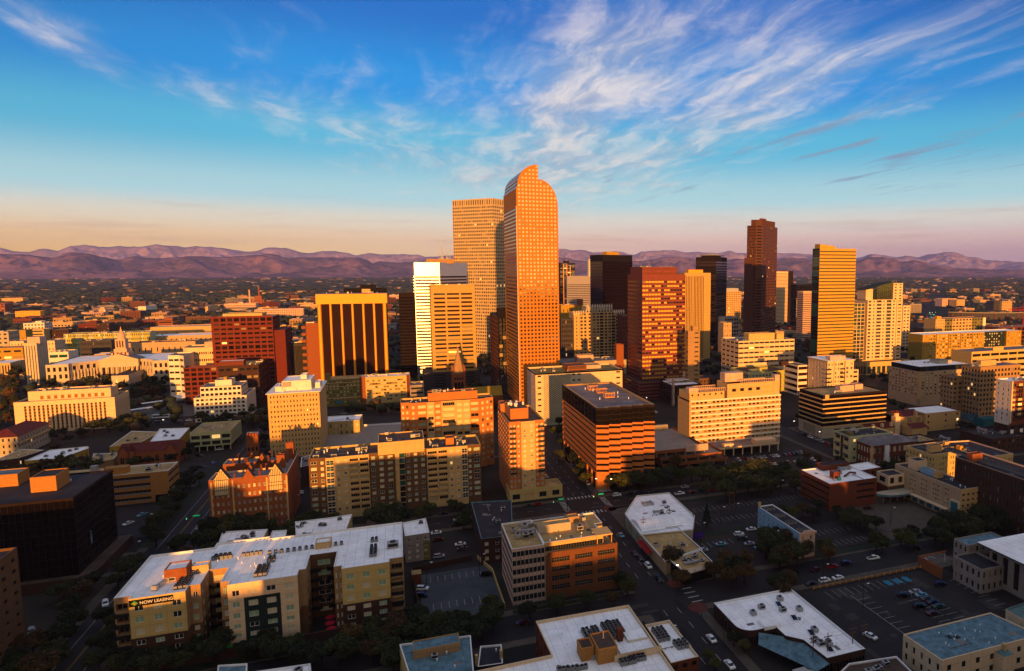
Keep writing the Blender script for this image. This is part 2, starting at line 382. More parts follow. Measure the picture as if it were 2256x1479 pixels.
mat('pale_concrete',(.52,.47,.38),var=.1,streak=.35); mat('light_blue',(.34,.50,.62),var=.06,streak=.2); mat('metal',(.60,.66,.80),var=.05,rough=.36,metal=.8); mat('unit_metal',(.5,.5,.5),var=.15,rough=.5,metal=.3)
mat('lilac_grey',(.42,.40,.43),var=.1); mat('blush',(.66,.50,.42),var=.1); mat('patterned',(.60,.56,.46),var=.1)
mat('roof_grey',(.30,.27,.28),var=.3,sc_=.12); mat('roof_dark',(.065,.065,.08),var=.35,sc_=.15); mat('roof_white',(.95,.94,.95),var=.12,sc_=.18); mat('roof_tan',(.52,.39,.20),var=.25,sc_=.15)
mat('roof_brown',(.17,.12,.09),var=.3,sc_=.15); mat('roof_red',(.22,.05,.035),var=.3,sc_=.6); mat('roof_blue',(.20,.31,.36),var=.35,sc_=.5); mat('roof_copper',(.20,.30,.30),var=.3)
mat('coping',(.8,.78,.76),var=.1); mat('coping_warm',(.7,.55,.42),var=.08); mat('fr_dark',(.03,.03,.032),var=0,rough=.5); mat('fr_white',(.72,.7,.66),var=0,rough=.5); mat('fr_grey',(.3,.3,.3),var=0,rough=.5); mat('fr_gold',(.35,.2,.06),var=0,rough=.4)
mat('blind',(.62,.58,.42),var=0,rough=.6,spec=.6); mat('blind_green',(.36,.50,.36),var=0,rough=.3,spec=.8); mat('spandrel_ochre',(.42,.23,.08),var=.1); mat('spandrel_olive',(.18,.16,.07),var=.1)
mat('lit_window',(1,.55,.12),var=0,emit=1.1); mat('lamp_glow',(1,.85,.6),var=0,emit=2.); mat('green_glow',(.05,1,.45),var=0,emit=2.); mat('red_glow',(1,.05,.03),var=0,emit=1.6)
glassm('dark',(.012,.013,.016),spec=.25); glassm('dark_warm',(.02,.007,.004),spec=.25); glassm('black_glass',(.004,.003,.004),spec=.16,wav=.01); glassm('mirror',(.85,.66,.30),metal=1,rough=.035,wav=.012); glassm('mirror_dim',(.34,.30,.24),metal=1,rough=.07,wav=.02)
glassm('green_glass',(.02,.05,.035),ior=1.9,rough=.08); glassm('green_mirror',(.24,.26,.10),metal=.9,rough=.12); glassm('teal_glass',(.01,.07,.06),ior=1.8); glassm('bronze_mirror',(.06,.028,.016),metal=.9,rough=.1,wav=.05); glassm('amber_glass',(.5,.36,.08),metal=.5,rough=.25)
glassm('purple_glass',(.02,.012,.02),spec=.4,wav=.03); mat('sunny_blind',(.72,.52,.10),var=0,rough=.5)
glassm('mirror_b',(.80,.58,.24),metal=1,rough=.09,wav=.03); glassm('mirror_c',(.62,.44,.18),metal=1,rough=.05,wav=.02); glassm('dark_sheen',(.02,.025,.03),spec=.9,rough=.04); mat('blind_dim',(.36,.30,.2),var=0,rough=.6); mat('lit_dim',(1,.6,.2),var=0,emit=.5)
# ---------------------------------------------------------------- roof things
def mk_flat(name,w,d,m,n=4):
    b=MB(); pts=[(math.cos(2*math.pi*i/n+math.pi/4)*w*(.75 if n==4 else rng.uniform(.5,1)),math.sin(2*math.pi*i/n+math.pi/4)*d*(.75 if n==4 else rng.uniform(.5,1)),0) for i in range(n)]; b.face(pts); return b.mesh(name,[MATS[m]])
def mk_pipe():
    b=MB(); b.tube((-4,0,.35),(4,0,.35),.12); b.tube((4,0,.35),(4,2.2,.35),.12)
    for i in range(5): b.box(-4.1+i*2,-3.8+i*2,-.25,.25,0,.25)
    return b.mesh('pipe_run',[MATS['fr_grey']])
def mk_drain():
    b=MB(); b.cyl(0,0,.3,.3,0,.12,8); b.box(-.9,.9,-.9,.9,0,.015); return b.mesh('drain',[MATS['fr_dark']])
def mk_unit():
    b=MB(); b.box(-1.2,1.2,-.9,.9,.25,1.5,0); b.cyl(0,0,.65,.65,1.5,1.75,10,1); b.box(-1,1,-.93,-.9,.5,1.3,1,bot=False)
    for x in (-1,1):
        for y in (-.7,.7): b.box(x-.08,x+.08,y-.08,y+.08,0,.25,1)
    return b.mesh('rooftop_unit',[MATS['unit_metal'],MATS['fr_dark']])
def mk_fan():
    b=MB(); b.box(-.42,.42,-.42,.42,0,.75,0); b.cyl(0,0,.36,.36,.75,.9,8,1); b.cyl(0,0,.12,.12,.9,.95,6,0); return b.mesh('air_conditioner',[MATS['fr_grey'],MATS['black_metal']])
def mk_vent():
    b=MB(); b.cyl(0,0,.22,.22,0,.9,7,0); b.cyl(0,0,.4,.05,.9,1.25,7,0); return b.mesh('vent_pipe',[MATS['white_paint']])
def mk_duct():
    b=MB(); b.box(-3,3,-.5,.5,.5,1.3,0); b.box(-3.2,-2.2,-.8,.8,0,1.6,0); b.box(2.2,3.2,-.8,.8,0,1.6,0); return b.mesh('roof_duct',[MATS['unit_metal']])
def mk_hatch():
    b=MB(); b.box(-1.4,1.4,-.8,.8,0,.35,0); b.box(-1.2,1.2,-.6,.6,.35,.42,1); return b.mesh('skylight',[MATS['white_paint'],MATS['dark']])
RM={'rooftop_unit':mk_unit(),'air_conditioner':mk_fan(),'vent_pipe':mk_vent(),'roof_duct':mk_duct(),'skylight':mk_hatch(),'roof_patch':mk_flat('roof_patch',2.4,1.3,'roof_grey'),'roof_stain':mk_flat('roof_stain',2.2,1.8,'concrete',9),'pipe_run':mk_pipe(),'drain':mk_drain()}
def clutter(root,x0,x1,y0,y1,z,n=6,kinds=('rooftop_unit','vent_pipe','vent_pipe','roof_duct'),s=1.):
    for i in range(n):
        k=rng.choice(kinds); f=rng.uniform(.8,1.3)*s
        put(k,RM[k],root,(rng.uniform(x0,x1),rng.uniform(y0,y1),z),rng.choice((0,math.pi/2,0)),(f,f,f))
def fans(root,x,y,z,nx,ny,dx=1.15,dy=1.15,rz=0.,s=1.22):
    for i in range(nx):
        for j in range(ny): put('air_conditioner',RM['air_conditioner'],root,(x+i*dx*1.12+rng.uniform(-.08,.08),y+j*dy*1.12,z),rz,(s,s,s*1.25))
def pent(root,x0,x1,y0,y1,z0,z1,m,roof='roof_grey',louver=None,name='penthouse'):
    b=MB(); t=.3; b.box(x0,x1,y0,y1,z0,z1-.3,0,1); 
    for a in ((x0,x1,y0,y0+t),(x0,x1,y1-t,y1),(x0,x0+t,y0+t,y1-t),(x1-t,x1,y0+t,y1-t)): b.box(*a,z1-.3,z1,0)
    o=b.build(name,[MATS[m],MATS[roof]],root)
    if louver:
        l=MB(); a,c,d,e=louver; l.box(a,c,y0-.12,y0-.003,d,e,0)
        k=int((e-d)/.5)
        for i in range(k): l.box(a,c,y0-.2,y0-.12,d+i*.5,d+i*.5+.2,1)
        l.build('louver',[MATS['fr_dark'],MATS[m]],o)
    return o
def mast(root,x,y,z,h,name='antenna',m='unit_metal'):
    b=MB(); b.cyl(x,y,.35,.3,z,z+h*.12,6); b.cyl(x,y,.2,.06,z+h*.12,z+h,5); b.build(name,[MATS[m]],root)
# ---------------------------------------------------------------- downtown towers
def solid(root,W_,D_,h,wall,fr,lf=None,rg=None,roof='roof_grey',par=1.2,cop=None,cap=98):
    w=block(root,rect(W_,D_),0,h,[wall],{0:fr,1:rg,3:lf},roof,par,[],cop=cop); flush(root,w,cap)
# stepped vault tower, rose granite
o,w,d,h=new('skyscraper','tallest rose granite tower with square windows and a stepped curved crown','skyscraper',(1136.8,411,898),1228.5,('L',1109))
hs=h-2; u=w
crown=[(0,hs)]; 
for i in range(1,9):
    t=i/9*math.pi/2; crown.append((u*.55*(1-math.cos(t))*.98,hs+19*math.sin(t)))
crown=[(0,hs)]+[(.50*u*(1-math.cos(math.pi/2*i/8))+.03*u,hs+3+h*.095*math.sin(math.pi/2*i/8)) for i in range(0,9)]
pk=crown[-1]; rs=h*.048
crown+= [(pk[0],pk[1]-rs*1.35)]+[(pk[0]+(u-pk[0])*math.sin(math.pi/2*i/8),hs-rs*1.6+(pk[1]-rs*1.35-hs+rs*1.6)*math.cos(math.pi/2*i/8)) for i in range(1,9)]
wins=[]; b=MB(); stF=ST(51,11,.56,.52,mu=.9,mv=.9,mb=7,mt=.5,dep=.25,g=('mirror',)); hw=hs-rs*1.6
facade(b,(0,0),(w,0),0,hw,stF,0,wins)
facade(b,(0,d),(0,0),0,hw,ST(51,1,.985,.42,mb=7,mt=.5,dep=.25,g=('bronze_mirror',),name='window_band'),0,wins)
facade(b,(w,0),(w,d),0,hw,None,0,wins); facade(b,(w,d),(0,d),0,hw,None,0,wins)
# crown gable ends with their own window openings drawn as real set back panes
prof=[(0,hw)]+crown
def ctop(x):
    best=hw
    for i in range(len(prof)-1):
        a,c=prof[i],prof[i+1]
        if c[0]-a[0]>1e-6 and a[0]-1e-6<=x<=c[0]+1e-6: best=a[1]+(c[1]-a[1])*(x-a[0])/(c[0]-a[0])
    return best
b.face([(x,0,z) for x,z in [(0,hw),(w,hw)]+prof[::-1][:-1]],0); b.face([(x,d,z) for x,z in [(0,hw)]+prof[1:]+[(w,hw)]],0)
b.build('wall',[MATS['rose_granite']],o)
us,zs=stF.cells(w,0,hw); dz=zs[1][0]-zs[0][0]; wm=winmesh(us[0][1]-us[0][0],zs[0][1]-zs[0][0],.25,'mirror','fr_dark',(1,1),None,0.)
z=zs[-1][0]+dz
while z<pk[1]:
    for a,c in us:
        if min(ctop(a),ctop(c))>z+(zs[0][1]-zs[0][0])+.6 : wins.append(((a,-.03-.25,z),0.,c-a,zs[0][1]-zs[0][0],.25,'mirror','fr_dark',(1,1),None,0.,'window'))
    z+=dz
flush(o,wins)
b=MB(); 
for i in range(len(prof)-1):
    a,c=prof[i],prof[i+1]; b.face([(a[0],0,a[1]),(c[0],0,c[1]),(c[0],d,c[1]),(a[0],d,a[1])],0)
b.build('vaulted_roof',[MATS['rose_granite']],o)
for i in range(7):
    a,c=crown[i],crown[i+1]; m_=MB(); nx,nz=-(c[1]-a[1]),(c[0]-a[0]); l=math.hypot(nx,nz) or 1; nx,nz=nx/l*.12,nz/l*.12
    e=[(a[0]+(c[0]-a[0])*t+nx,a[1]+(c[1]-a[1])*t+nz) for t in (.25,.7)]
    m_.face([(e[0][0],.5,e[0][1]),(e[1][0],.5,e[1][1]),(e[1][0],d-.5,e[1][1]),(e[0][0],d-.5,e[0][1])],0); m_.build('roof_glazing',[MATS['bronze_mirror']],o)
edge=MB(); edge.box(-.5,.3,-.5,.3,0,hw,0); edge.build('corner_strip',[MATS['blush']],o)
# republic-like white gridded slab turned 45 degrees
o,w,d,h=new('skyscraper','tall pale gold skyscraper with small square windows just left of the curved-top tower','skyscraper',(1085.5,437,792),1150,('L',996),45)
hb=h-9; wins=block(o,rect(w,d),0,hb,['pale_gold'],{0:ST(44,17,.6,.56,mb=6,dep=.2,g=('dark','dark_warm')),3:ST(44,22,.6,.56,mb=6,dep=.2,g=('dark','dark_warm'))},'roof_grey',.2,[])
wins=block(o,rect(w,d),hb,h,['pale_gold'],{0:ST(1,14,.5,.72,dep=.6,g=('dark',)),3:ST(1,18,.5,.72,dep=.6,g=('dark',))},'roof_grey',1.5,wins); flush(o,wins)
pent(o,w*.3,w*.7,d*.3,d*.7,h-1.5,h+2,'pale_gold'); mast(o,w*.1,d*.6,h-1,6)
# mirror-striped tower: an east front with a slanted north-east side
o,w,d,h=new('skyscraper','silver striped tower blazing white in the sun with roof antennas','skyscraper',(912,579,838),968,('L',907))
Q=d*0+38; c45=math.cos(R(45)); wr=along((LOG[-1][1][0]+w,LOG[-1][1][1]),h,(c45,c45),1029)
poly=[(0,0),(w,0),(w+wr*c45,wr*c45),(w+wr*c45-14,wr*c45+24),(0,wr*c45+24)]
mS=dict(dep=.25,g=('dark_warm','bronze_mirror'),name='window_band')
wins=block(o,poly,0,h-14,['metal'],{0:ST(30,1,.97,.5,mb=10,**mS),1:ST(30,1,.97,.5,mb=10,**mS),4:ST(30,1,.97,.5,mb=10,**mS)},'roof_grey',.2,[])
block(o,poly,h-14,h,['metal'],{},'roof_grey',1.2,wins); flush(o,wins)
pent(o,w*.5,w+wr*.35,9,20,h-1,h+4,'tan')
for i in range(14): mast(o,w*.5+rng.uniform(0,w*.5+wr*.3),rng.uniform(9,18),h+4,rng.choice((5,7,9,22)) if i else 24)
# sandstone slab with grouped bands
o,w,d,h=new('office_tower','orange-lit sandstone office tower with three columns of window bands behind the church spire','office tower',(948,629,858),1046,26)
grp=[(.065,.325,1),(.355,.645,1),(.675,.935,1)]
wins=block(o,rect(w,d),17,h,['warm_stone'],{0:ST(19,3,.96,.44,mb=1,mt=7,dep=.6,g=('dark_warm',),mul=(9,1),name='window_band',grp=grp),3:ST(19,1,.5,.44,mb=1,mt=7,g=('dark_warm',),name='window_band')},'roof_tan',1.,[])
flush(o,wins); boxpart(o,'base',-9,w+3,-2,d,0,17,'concrete_dark'); clutter(o,2,w-2,3,d-3,h-1,8)
for i in range(5): boxpart(o,'louver',1,12,-2.15,-2.003,2.5+i*2.8,3.4+i*2.8,'black_metal'); boxpart(o,'louver',18,w-3,-2.15,-2.003,2.5+i*2.8,3.4+i*2.8,'black_metal')
# gold framed block
o,w,d,h=new('office_tower','gold framed office tower with five gold piers over dark glass','office tower',(702,649,868),846,32)
hh=h-9.6; pierw=w*.03; sp=w/6
b=MB(); b.box(.8,w-.8,.8,d,0,h-1,0,1); b.build('core',[MATS['black_metal'],MATS['roof_grey']],o)
for k in range(6):
    for j in range(4):
        g_=MB(); x0=pierw/2+sp*k+.2; x1=sp*(k+1)-pierw/2-.2; z0=2+j*(hh-2)/4; z1=2+(j+1)*(hh-2)/4-.15
        g_.face([(x0,.5,z0),(x1,.5,z0),(x1,.5,z1),(x0,.5,z1)],0)
        for i in range(1,7): xx=x0+(x1-x0)*i/7; g_.box(xx-.07,xx+.07,.35,.5,z0,z1,1)
        for i in range(8): zz=z0+(z1-z0)*i/8; g_.box(x0,x1,.44,.5,zz-.05,zz+.05,1)
        g_.build('window_panel',[MATS['dark_warm'],MATS['dark_bronze']],o)
for k in range(7):
    x=sp*k; pw=pierw*(.95 if k in (0,6) else .62); b=MB(); b.prism([(x-pw,0.3),(x-pw*.55,-1.3),(x+pw*.55,-1.3),(x+pw,.3)],0,hh,0); b.build('pier',[MATS['gold_paint']],o)
b=MB(); b.box(-2.6,w+2.6,-2,d+.5,h-9.5,h,0,1,bot=True)
for s in (-1,1):
    xa=-2.6 if s<0 else w+2.6; xb=-pierw*.9 if s<0 else w+pierw*.9
    pl=[(xa,h-12),(xb,h-17),(xb+(-s)*0.01,h-12)]
b.build('crown_band',[MATS['gold_paint'],MATS['roof_grey']],o); clutter(o,3,w-3,3,d-2,h,8)
facw=[]; b=MB(); facade(b,(w,0),(w,d),0,h-12,ST(22,1,.96,.5,g=('black_glass',),name='window_band'),0,facw); b.build('side_wall',[MATS['dark_bronze']],o); flush(o,facw)
def glasstower(label,A,xr,side,ang,n,wall,gl,fr='fr_dark',hf=.62,mul=(10,1),roof='roof_dark',mt=3.,cat='skyscraper',name='skyscraper',chamfer=0.,m2=None,dep=.12,lgl=None):
    o,w,d,h=new(name,label,cat,A,xr,side,ang)
    s=lambda g_:ST(n,1,.985,hf,mb=4,mt=mt,dep=dep,g=g_,fr=fr,mul=mul,name='window_band')
    if chamfer: poly=[(chamfer,0),(w,0),(w,d),(0,d),(0,chamfer)]; f={0:s(gl),1:s(gl),3:s(lgl or gl),4:s(gl)}
    else: poly=rect(w,d); f={0:s(gl),1:s(gl),3:s(lgl or gl)}
    wins=block(o,poly,0,h,[wall],f,roof,1.5,[]); flush(o,wins); return o,w,d,h
o,w,d,h=glasstower('flat black slab half hidden behind the gold framed tower',(757,637,790),851,35,0,20,'black_metal',('black_glass',))
pent(o,w*.38,w*.75,4,d*.6,h-1.5,h+5,'black_metal','roof_dark'); pent(o,w*.42,w*.62,-2,2,h-8,h-.5,'sand')
o,w,d,h=glasstower('plain dark bronze tower between the gold framed tower and the silver striped tower',(878,648,838),915,30,0,26,'dark_bronze',('black_glass',),hf=.5)
# red granite government block with low wing
o,w,d,h=new('office_tower','deep red office block with square windows and a stepped right side','office tower',(464,701.5,884),600,('R',615.5))
fr=(lambda:ST(1,4,.78,.8,dep=.5,g=('dark_warm',),mul=(3,2)))
def redfront(o,w,z0,h,n,wins,x0=0,y0=0,dd=20):
    zz=(h-z0)/n
    for j in range(n):
        tall=(n-1-j)%6==0; P=[(x0,y0),(x0+w,y0),(x0+w,y0+dd),(x0,y0+dd)]
        st=ST(1,9,.74,.74 if tall else .42,dep=.5,g=('dark_warm','black_glass'),mul=(3,1),mu=1.5)
        b=MB(); facade(b,P[0],P[1],z0+zz*j,z0+zz*(j+1),st,0,wins); b.build('wall',[MATS['red_granite']],o)
wins=[]; redfront(o,w,0,h,18,wins)
b=MB(); facade(b,(w,0),(w,d),0,h,ST(18,5,.6,.45,dep=.5,g=('dark_warm',)),0,wins); facade(b,(w,d),(0,d),0,h,None,0,wins); facade(b,(0,d),(0,0),0,h,None,0,wins); b.build('wall',[MATS['red_granite']],o)
boxpart(o,'parapet',0,w,-.05,.6,h,h+1.2,'red_granite'); r=MB(); r.face([(0,0,h),(w,0,h),(w,d,h),(0,d,h)]); r.build('roof',[MATS['roof_tan']],o); pent(o,w*.15,w*.8,d*.25,d*.8,h,h+3,'yellow_tan','roof_tan'); clutter(o,3,w-3,3,d-3,h,9)
w2=[]; block(o,[(w,3),(w+9,6),(w+9,d+10),(w,d+10)],0,h-13,['red_granite'],{1:ST(15,5,.6,.45,g=('dark_warm',))},'roof_brown',1,wins)
xl=-20; wins=block(o,[(xl,-14),(w*.42,-14),(w*.42,.0),(xl,.0)],0,h*.44,['red_granite'],{0:ST(8,8,.72,.6,dep=.4,g=('dark_warm','black_glass'),mul=(3,1)),3:ST(8,2,.7,.5,g=('dark_warm',))},'roof_tan',1,wins); flush(o,wins)
# square white office with set back top
o,w,d,h=new('office_building','cream office building with two set back upper floors in front of the red block','office building',(426.5,878,932),543,('R',562.7))
wins=block(o,rect(w,d),0,h,['white'],{0:ST(6,11,.66,.55,mu=1,mv=1,mt=.5,dep=.4,g=('dark',),span=None),1:ST(1,16,.4,.9,dep=.5,g=('concrete_dark',),name='louver')},'roof_grey',.8,[])
iy=d*.12; block(o,[(w*.1,iy),(w*.88,iy),(w*.88,d*.8),(w*.1,d*.8)],h-.8,h+7.5,['white'],{0:ST(2,9,.72,.5,dep=.3),1:ST(2,5,.8,.4)},'roof_grey',.6,wins); flush(o,wins)
for i in range(12): x=1+(w-2)*i/11; boxpart(o,'pier',x-.25,x+.25,-.35,-.003,0,h-4,'white_paint')
p=pent(o,w*.36,w*.68,d*.25,d*.6,h+7,h+12,'white','roof_grey'); boxpart(p,'hatch',w*.52,w*.58,d*.3,d*.4,h+12,h+14,'ochre')
# tall cream tower with small windows
o,w,d,h=new('apartment_tower','cream tower with a regular grid of small dark windows and a white rooftop plant room','tower',(588.8,868.7,1012),703,('R',717.5))
wins=block(o,rect(w,d),0,h,['sand'],{0:ST(13,15,.36,.42,mu=.8,mv=.8,mt=.8,dep=.35,g=('dark',))},'roof_white',.3,[],cop='white_paint'); flush(o,wins,98)
b=MB(); b.box(-.9,w+.9,-.9,d+.9,h-.25,h+.05,0); b.build('cornice',[MATS['white_paint']],o)
pent(o,w*.25,w*.82,d*.18,d*.72,h,h+6.4,'white','roof_white',louver=(w*.26,w*.43,h+2.6,h+5.6)); pent(o,w*.12,w*.25,d*.15,d*.45,h,h+3.2,'white','roof_white'); pent(o,w*.6,w*.72,d*.3,d*.5,h+6.4,h+9.4,'white','roof_white'); pent(o,w*.88,w*.98,d*.3,d*.6,h,h+3.6,'white','roof_white'); mast(o,w*.22,d*.2,h+3,12,m='red_brick'); clutter(o,w*.1,w*.95,1,d-1,h,8,('vent_pipe','air_conditioner'))
# long federal building
o,w,d,h=new('office_building','long cream building with tall window strips and a set back top floor at left','office building',(29.5,888,958),252,('R',284))
wins=block(o,rect(w,d),0,h,['cream'],{0:ST(1,19,.5,.98,mu=w*.085,mv=w*.085,mt=h*.13,mb=1.5,dep=.7,g=('dark',),mul=(1,8),span=('spandrel_ochre',.5),fr='fr_dark',name='window_strip'),1:ST(1,22,.5,.98,mb=1.5,mt=4,dep=1.,g=('concrete_dark',),name='window_strip')},'roof_brown',1.2,[]); flush(o,wins)
w2=[]; block(o,[(w*.1,d*.22),(w*.93,d*.22),(w*.93,d*.72),(w*.1,d*.72)],h-1.2,h+6.5,['cream'],{0:ST(1,10,.5,.35,mu=w*.1,mv=w*.05,sill=.3,dep=.3,g=('spandrel_ochre',),name='louver')},'roof_grey',.8,w2); flush(o,w2); clutter(o,w*.15,w*.9,d*.3,d*.65,h+5.7,9,('vent_pipe','air_conditioner','rooftop_unit'))
# purple office tower on podium
o,w,d,h=new('office_tower','red granite office tower with rows of glowing yellow blinds and a wider base','office tower',(1415,605.5,876),1510,('L',1383))
sY=lambda n,g_:ST(n,8,.90,.46,mb=0,mt=0,dep=.3,g=g_,fr='fr_dark',mul=(4,1),name='window_group')
wins=[]; z0=h*.14; zc=h-5; k=24; hh=(zc-z0)/k
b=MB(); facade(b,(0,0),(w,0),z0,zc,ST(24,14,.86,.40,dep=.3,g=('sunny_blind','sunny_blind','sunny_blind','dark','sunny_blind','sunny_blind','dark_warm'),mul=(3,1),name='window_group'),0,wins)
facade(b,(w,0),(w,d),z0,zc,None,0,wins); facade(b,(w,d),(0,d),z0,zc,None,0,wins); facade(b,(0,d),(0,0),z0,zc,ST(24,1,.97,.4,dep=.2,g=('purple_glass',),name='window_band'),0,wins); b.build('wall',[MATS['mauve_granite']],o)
block(o,rect(w,d),zc,h,['mauve_granite'],{},'roof_grey',1,wins)
block(o,[(-.02,-.02),(w*.8,-.02),(w*.8,d*.8),(-.02,d*.8)],h-1,h+7,['mauve_granite'],{0:ST(2,1,.97,.3,dep=.2,g=('red_brick',),name='recess')},'roof_grey',1,wins)
block(o,[(-8,-13),(w+3,-13),(w+3,d),(-8,d)],0,z0,['mauve_granite'],{0:ST(5,2,.96,.3,dep=.3,g=('purple_glass',),mul=(12,1),name='window_band'),3:ST(5,1,.96,.35,g=('purple_glass',),name='window_band')},'roof_brown',.8,wins); flush(o,wins)
clutter(o,2,w*.7,2,d*.6,h+6,6); mast(o,w*.2,5,h+6,5)
o,w,d,h=new('parking_garage','pale concrete parking garage with slots beside the glowing red granite tower','parking garage',(1516,730,884),1542,('L',1509))
wins=block(o,rect(w,d),0,h,['tan'],{0:ST(15,1,.6,.3,mu=w*.45,dep=1.,g=('concrete_dark',),name='parking_opening'),3:ST(15,1,.9,.4,g=('teal_glass',),name='window_band')},'roof_tan',1,[]); flush(o,wins); pent(o,w*.5,w*.9,3,8,h-1,h+4,'tan')
# gold striped slab
o,w,d,h=new('office_tower','orange slab tower with thin dark vertical stripes and a blank right end','office tower',(1508,602,800),1566,22)
wins=block(o,rect(w,d),0,h,['warm_stone'],{0:ST(1,13,.4,.96,mv=w*.25,mb=3,mt=2,dep=.5,g=('dark_warm',),name='window_strip')},'roof_tan',.6,[]); flush(o,wins); pent(o,w*.2,w*.75,4,14,h-.6,h+4,'gold_paint','roof_tan')
# dark glass towers
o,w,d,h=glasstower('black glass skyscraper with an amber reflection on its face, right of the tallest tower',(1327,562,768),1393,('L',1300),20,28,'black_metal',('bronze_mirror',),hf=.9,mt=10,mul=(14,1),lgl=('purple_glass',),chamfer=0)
pent(o,w*.25,w*.65,8,20,h-1.5,h+5,'ochre','roof_tan'); mast(o,w*.45,12,h+5,10); 
o,w,d,h=glasstower('dark brown skyscraper with a crown deck on its roof right of the striped slab',(1577.6,567,768),1601.5,('L',1533),45,32,'dark_bronze',('purple_glass','black_glass'),hf=.55,mt=6)
pent(o,w*.2,w*.8,d*.2,d*.85,h-1,h+2.5,'dark_bronze'); b=MB(); b.box(w*.08,w*.92,d*.1,d*.9,h+2.5,h+3.4); b.build('roof_deck',[MATS['fr_grey']],o); clutter(o,w*.3,w*.7,d*.3,d*.7,h+3.4,6); mast(o,w*.5,d*.5,h+3.4,7)
# tall dark brown tower with notched corner
X0,Y0,h=near(1677,484,782); o=empty('skyscraper',(X0,Y0,0),R(38)); tag(o,'tall slim dark brown skyscraper, second tallest on the right half, with a thin roof mast','skyscraper')
w=along((X0,Y0),h,(math.cos(R(38)),math.sin(R(38))),1713.2); d=along((X0,Y0),h,(-math.sin(R(38)),math.cos(R(38))),1646.5); n_=7
poly=[(n_,0),(w,0),(w,d),(0,d),(0,n_)]
hk=h-8; sB=lambda m_,z=3:ST(44,m_,.6,.45,mb=z,dep=.25,g=('dark_warm','black_glass'))
wins=block(o,poly,0,hk,['dark_brown'],{0:sB(10),4:ST(44,1,.7,.45,mb=3,dep=.4,g=('black_glass',),name='corner_window'),3:sB(12)},'roof_brown',.3,[])
ip=[(n_+1,2),(w-5,2),(w-5,d-5),(2,d-5),(2,n_+2)]; block(o,ip,hk-.3,h,['dark_brown'],{},'roof_brown',1,wins); flush(o,wins); pent(o,w*.3,w*.55,d*.3,d*.5,h-1,h+3,'red_brick'); mast(o,w*.4,d*.4,h+3,9)
boxpart(o,'side_wing',-4,0,d*.5,d+2,0,h*.72,'dark_brown')
# slabs behind
o,w,d,h=glasstower('pale ribbed slab joined to a dark slab behind the slim brown skyscraper',(1709,599,716),1736.5,30,0,36,'cream',('dark',),hf=.35,cat='office tower',name='office_tower')
boxpart(o,'dark_wing',w+.1,w+17,6,34,0,h+1,'dark_bronze','roof_dark')
o,w,d,h=glasstower('black office block with white bands left of the golden striped tower',(1755,628,728),1795,20,0,20,'black_metal',('black_glass',),hf=.6,cat='office tower',name='office_tower')
for i in range(12): boxpart(o,'white_band',.3,w*.45,-.25,-.003,h*.3+i*3.2,h*.3+i*3.2+.9,'white')
o,w,d,h=glasstower('small blush office block with fine bands beside the golden striped tower',(1770,643,752),1799,18,0,24,'blush',('dark_warm',),hf=.4,cat='office tower',name='office_tower')
# golden banded tower
o,w,d,h=new('skyscraper','golden tower with thin black bands standing alone right of the slim brown skyscraper','skyscraper',(1806.5,548,838),1886.5,('L',1790.5))
wins=block(o,rect(w,d),0,h,['gold_stone','dark_green'],{0:ST(39,1,.995,.3,mb=1,mt=1.5,dep=.5,g=('dark',),name='window_band'),3:ST(39,1,.985,.86,mb=1,mt=1.5,dep=.3,g=('teal_glass','dark'),name='window_band')},'roof_grey',1,[],em={3:1}); flush(o,wins)
b=MB(); b.face([(0,0,h),(w*.42,0,h),(w*.42,0,h+2.5),(0,0,h+4.6)],0); b.face([(w*.42,0,h),(w*.42,d*.7,h),(w*.42,d*.7,h+2.5),(w*.42,0,h+2.5)],0); b.face([(0,d*.7,h),(0,0,h),(0,0,h+4.6),(0,d*.7,h+4.6)],0); b.face([(0,0,h+4.6),(w*.42,0,h+2.5),(w*.42,d*.7,h+2.5),(0,d*.7,h+4.6)],1); b.face([(w*.42,d*.7,h),(0,d*.7,h),(0,d*.7,h+4.6),(w*.42,d*.7,h+2.5)],0); b.build('sloping_crown',[MATS['gold_stone'],MATS['roof_dark']],o)
# hotel
o,w,d,h=new('hotel','long cream hotel with white balcony bands and a tall rooftop sign wall','hotel',(1519,884,1000),1719.5,('L',1493.6))
H_=h; wins=block(o,rect(w,d),0,H_,['sand'],{0:ST(9,22,.7,.42,mu=1.2,mv=1.,mb=h*.17,mt=.4,dep=.9,g=('dark','blind','dark_warm','spandrel_ochre'),mul=(2,1)),3:ST(1,1,.02,.02,dep=.1)},'roof_tan',1,[])
zc=(H_-.4-H_*.17)/9
for i in range(10): boxpart(o,'balcony_band',.4,w-.3,-1.1,-.003,H_*.17+zc*i-.55,H_*.17+zc*i+.5,'white')
block(o,[(0,0.02),(w*.37,.02),(w*.37,d*.9),(0,d*.9)],H_-1,H_+5,['sand'],{0:ST(1,6,.3,.2,dep=.3,sill=.8)},'roof_tan',.5,wins)
block(o,[(w*.4,-.3),(w*.985,-.3),(w*.985,d*.8),(w*.4,d*.8)],H_-1,H_+9.5,['sand'],{0:ST(1,4,.5,.34,mu=2,mv=w*.2,mt=1.5,mb=3,dep=1.,g=('dark',),mul=(2,1),name='arched_window')},'roof_brown',1.,wins)
flush(o,wins)
def rail(root,x0,x1,y,z,hh=2.,step=1.4,m='blush'):
    b=MB(); b.box(x0,x1,y-.15,y+.15,z+hh,z+hh+.35); n=int((x1-x0)/step)
    for i in range(n+1): x=x0+(x1-x0)*i/n; b.box(x-.15,x+.15,y-.12,y+.12,z,z+hh)
    b.build('roof_railing',[MATS[m]],root)
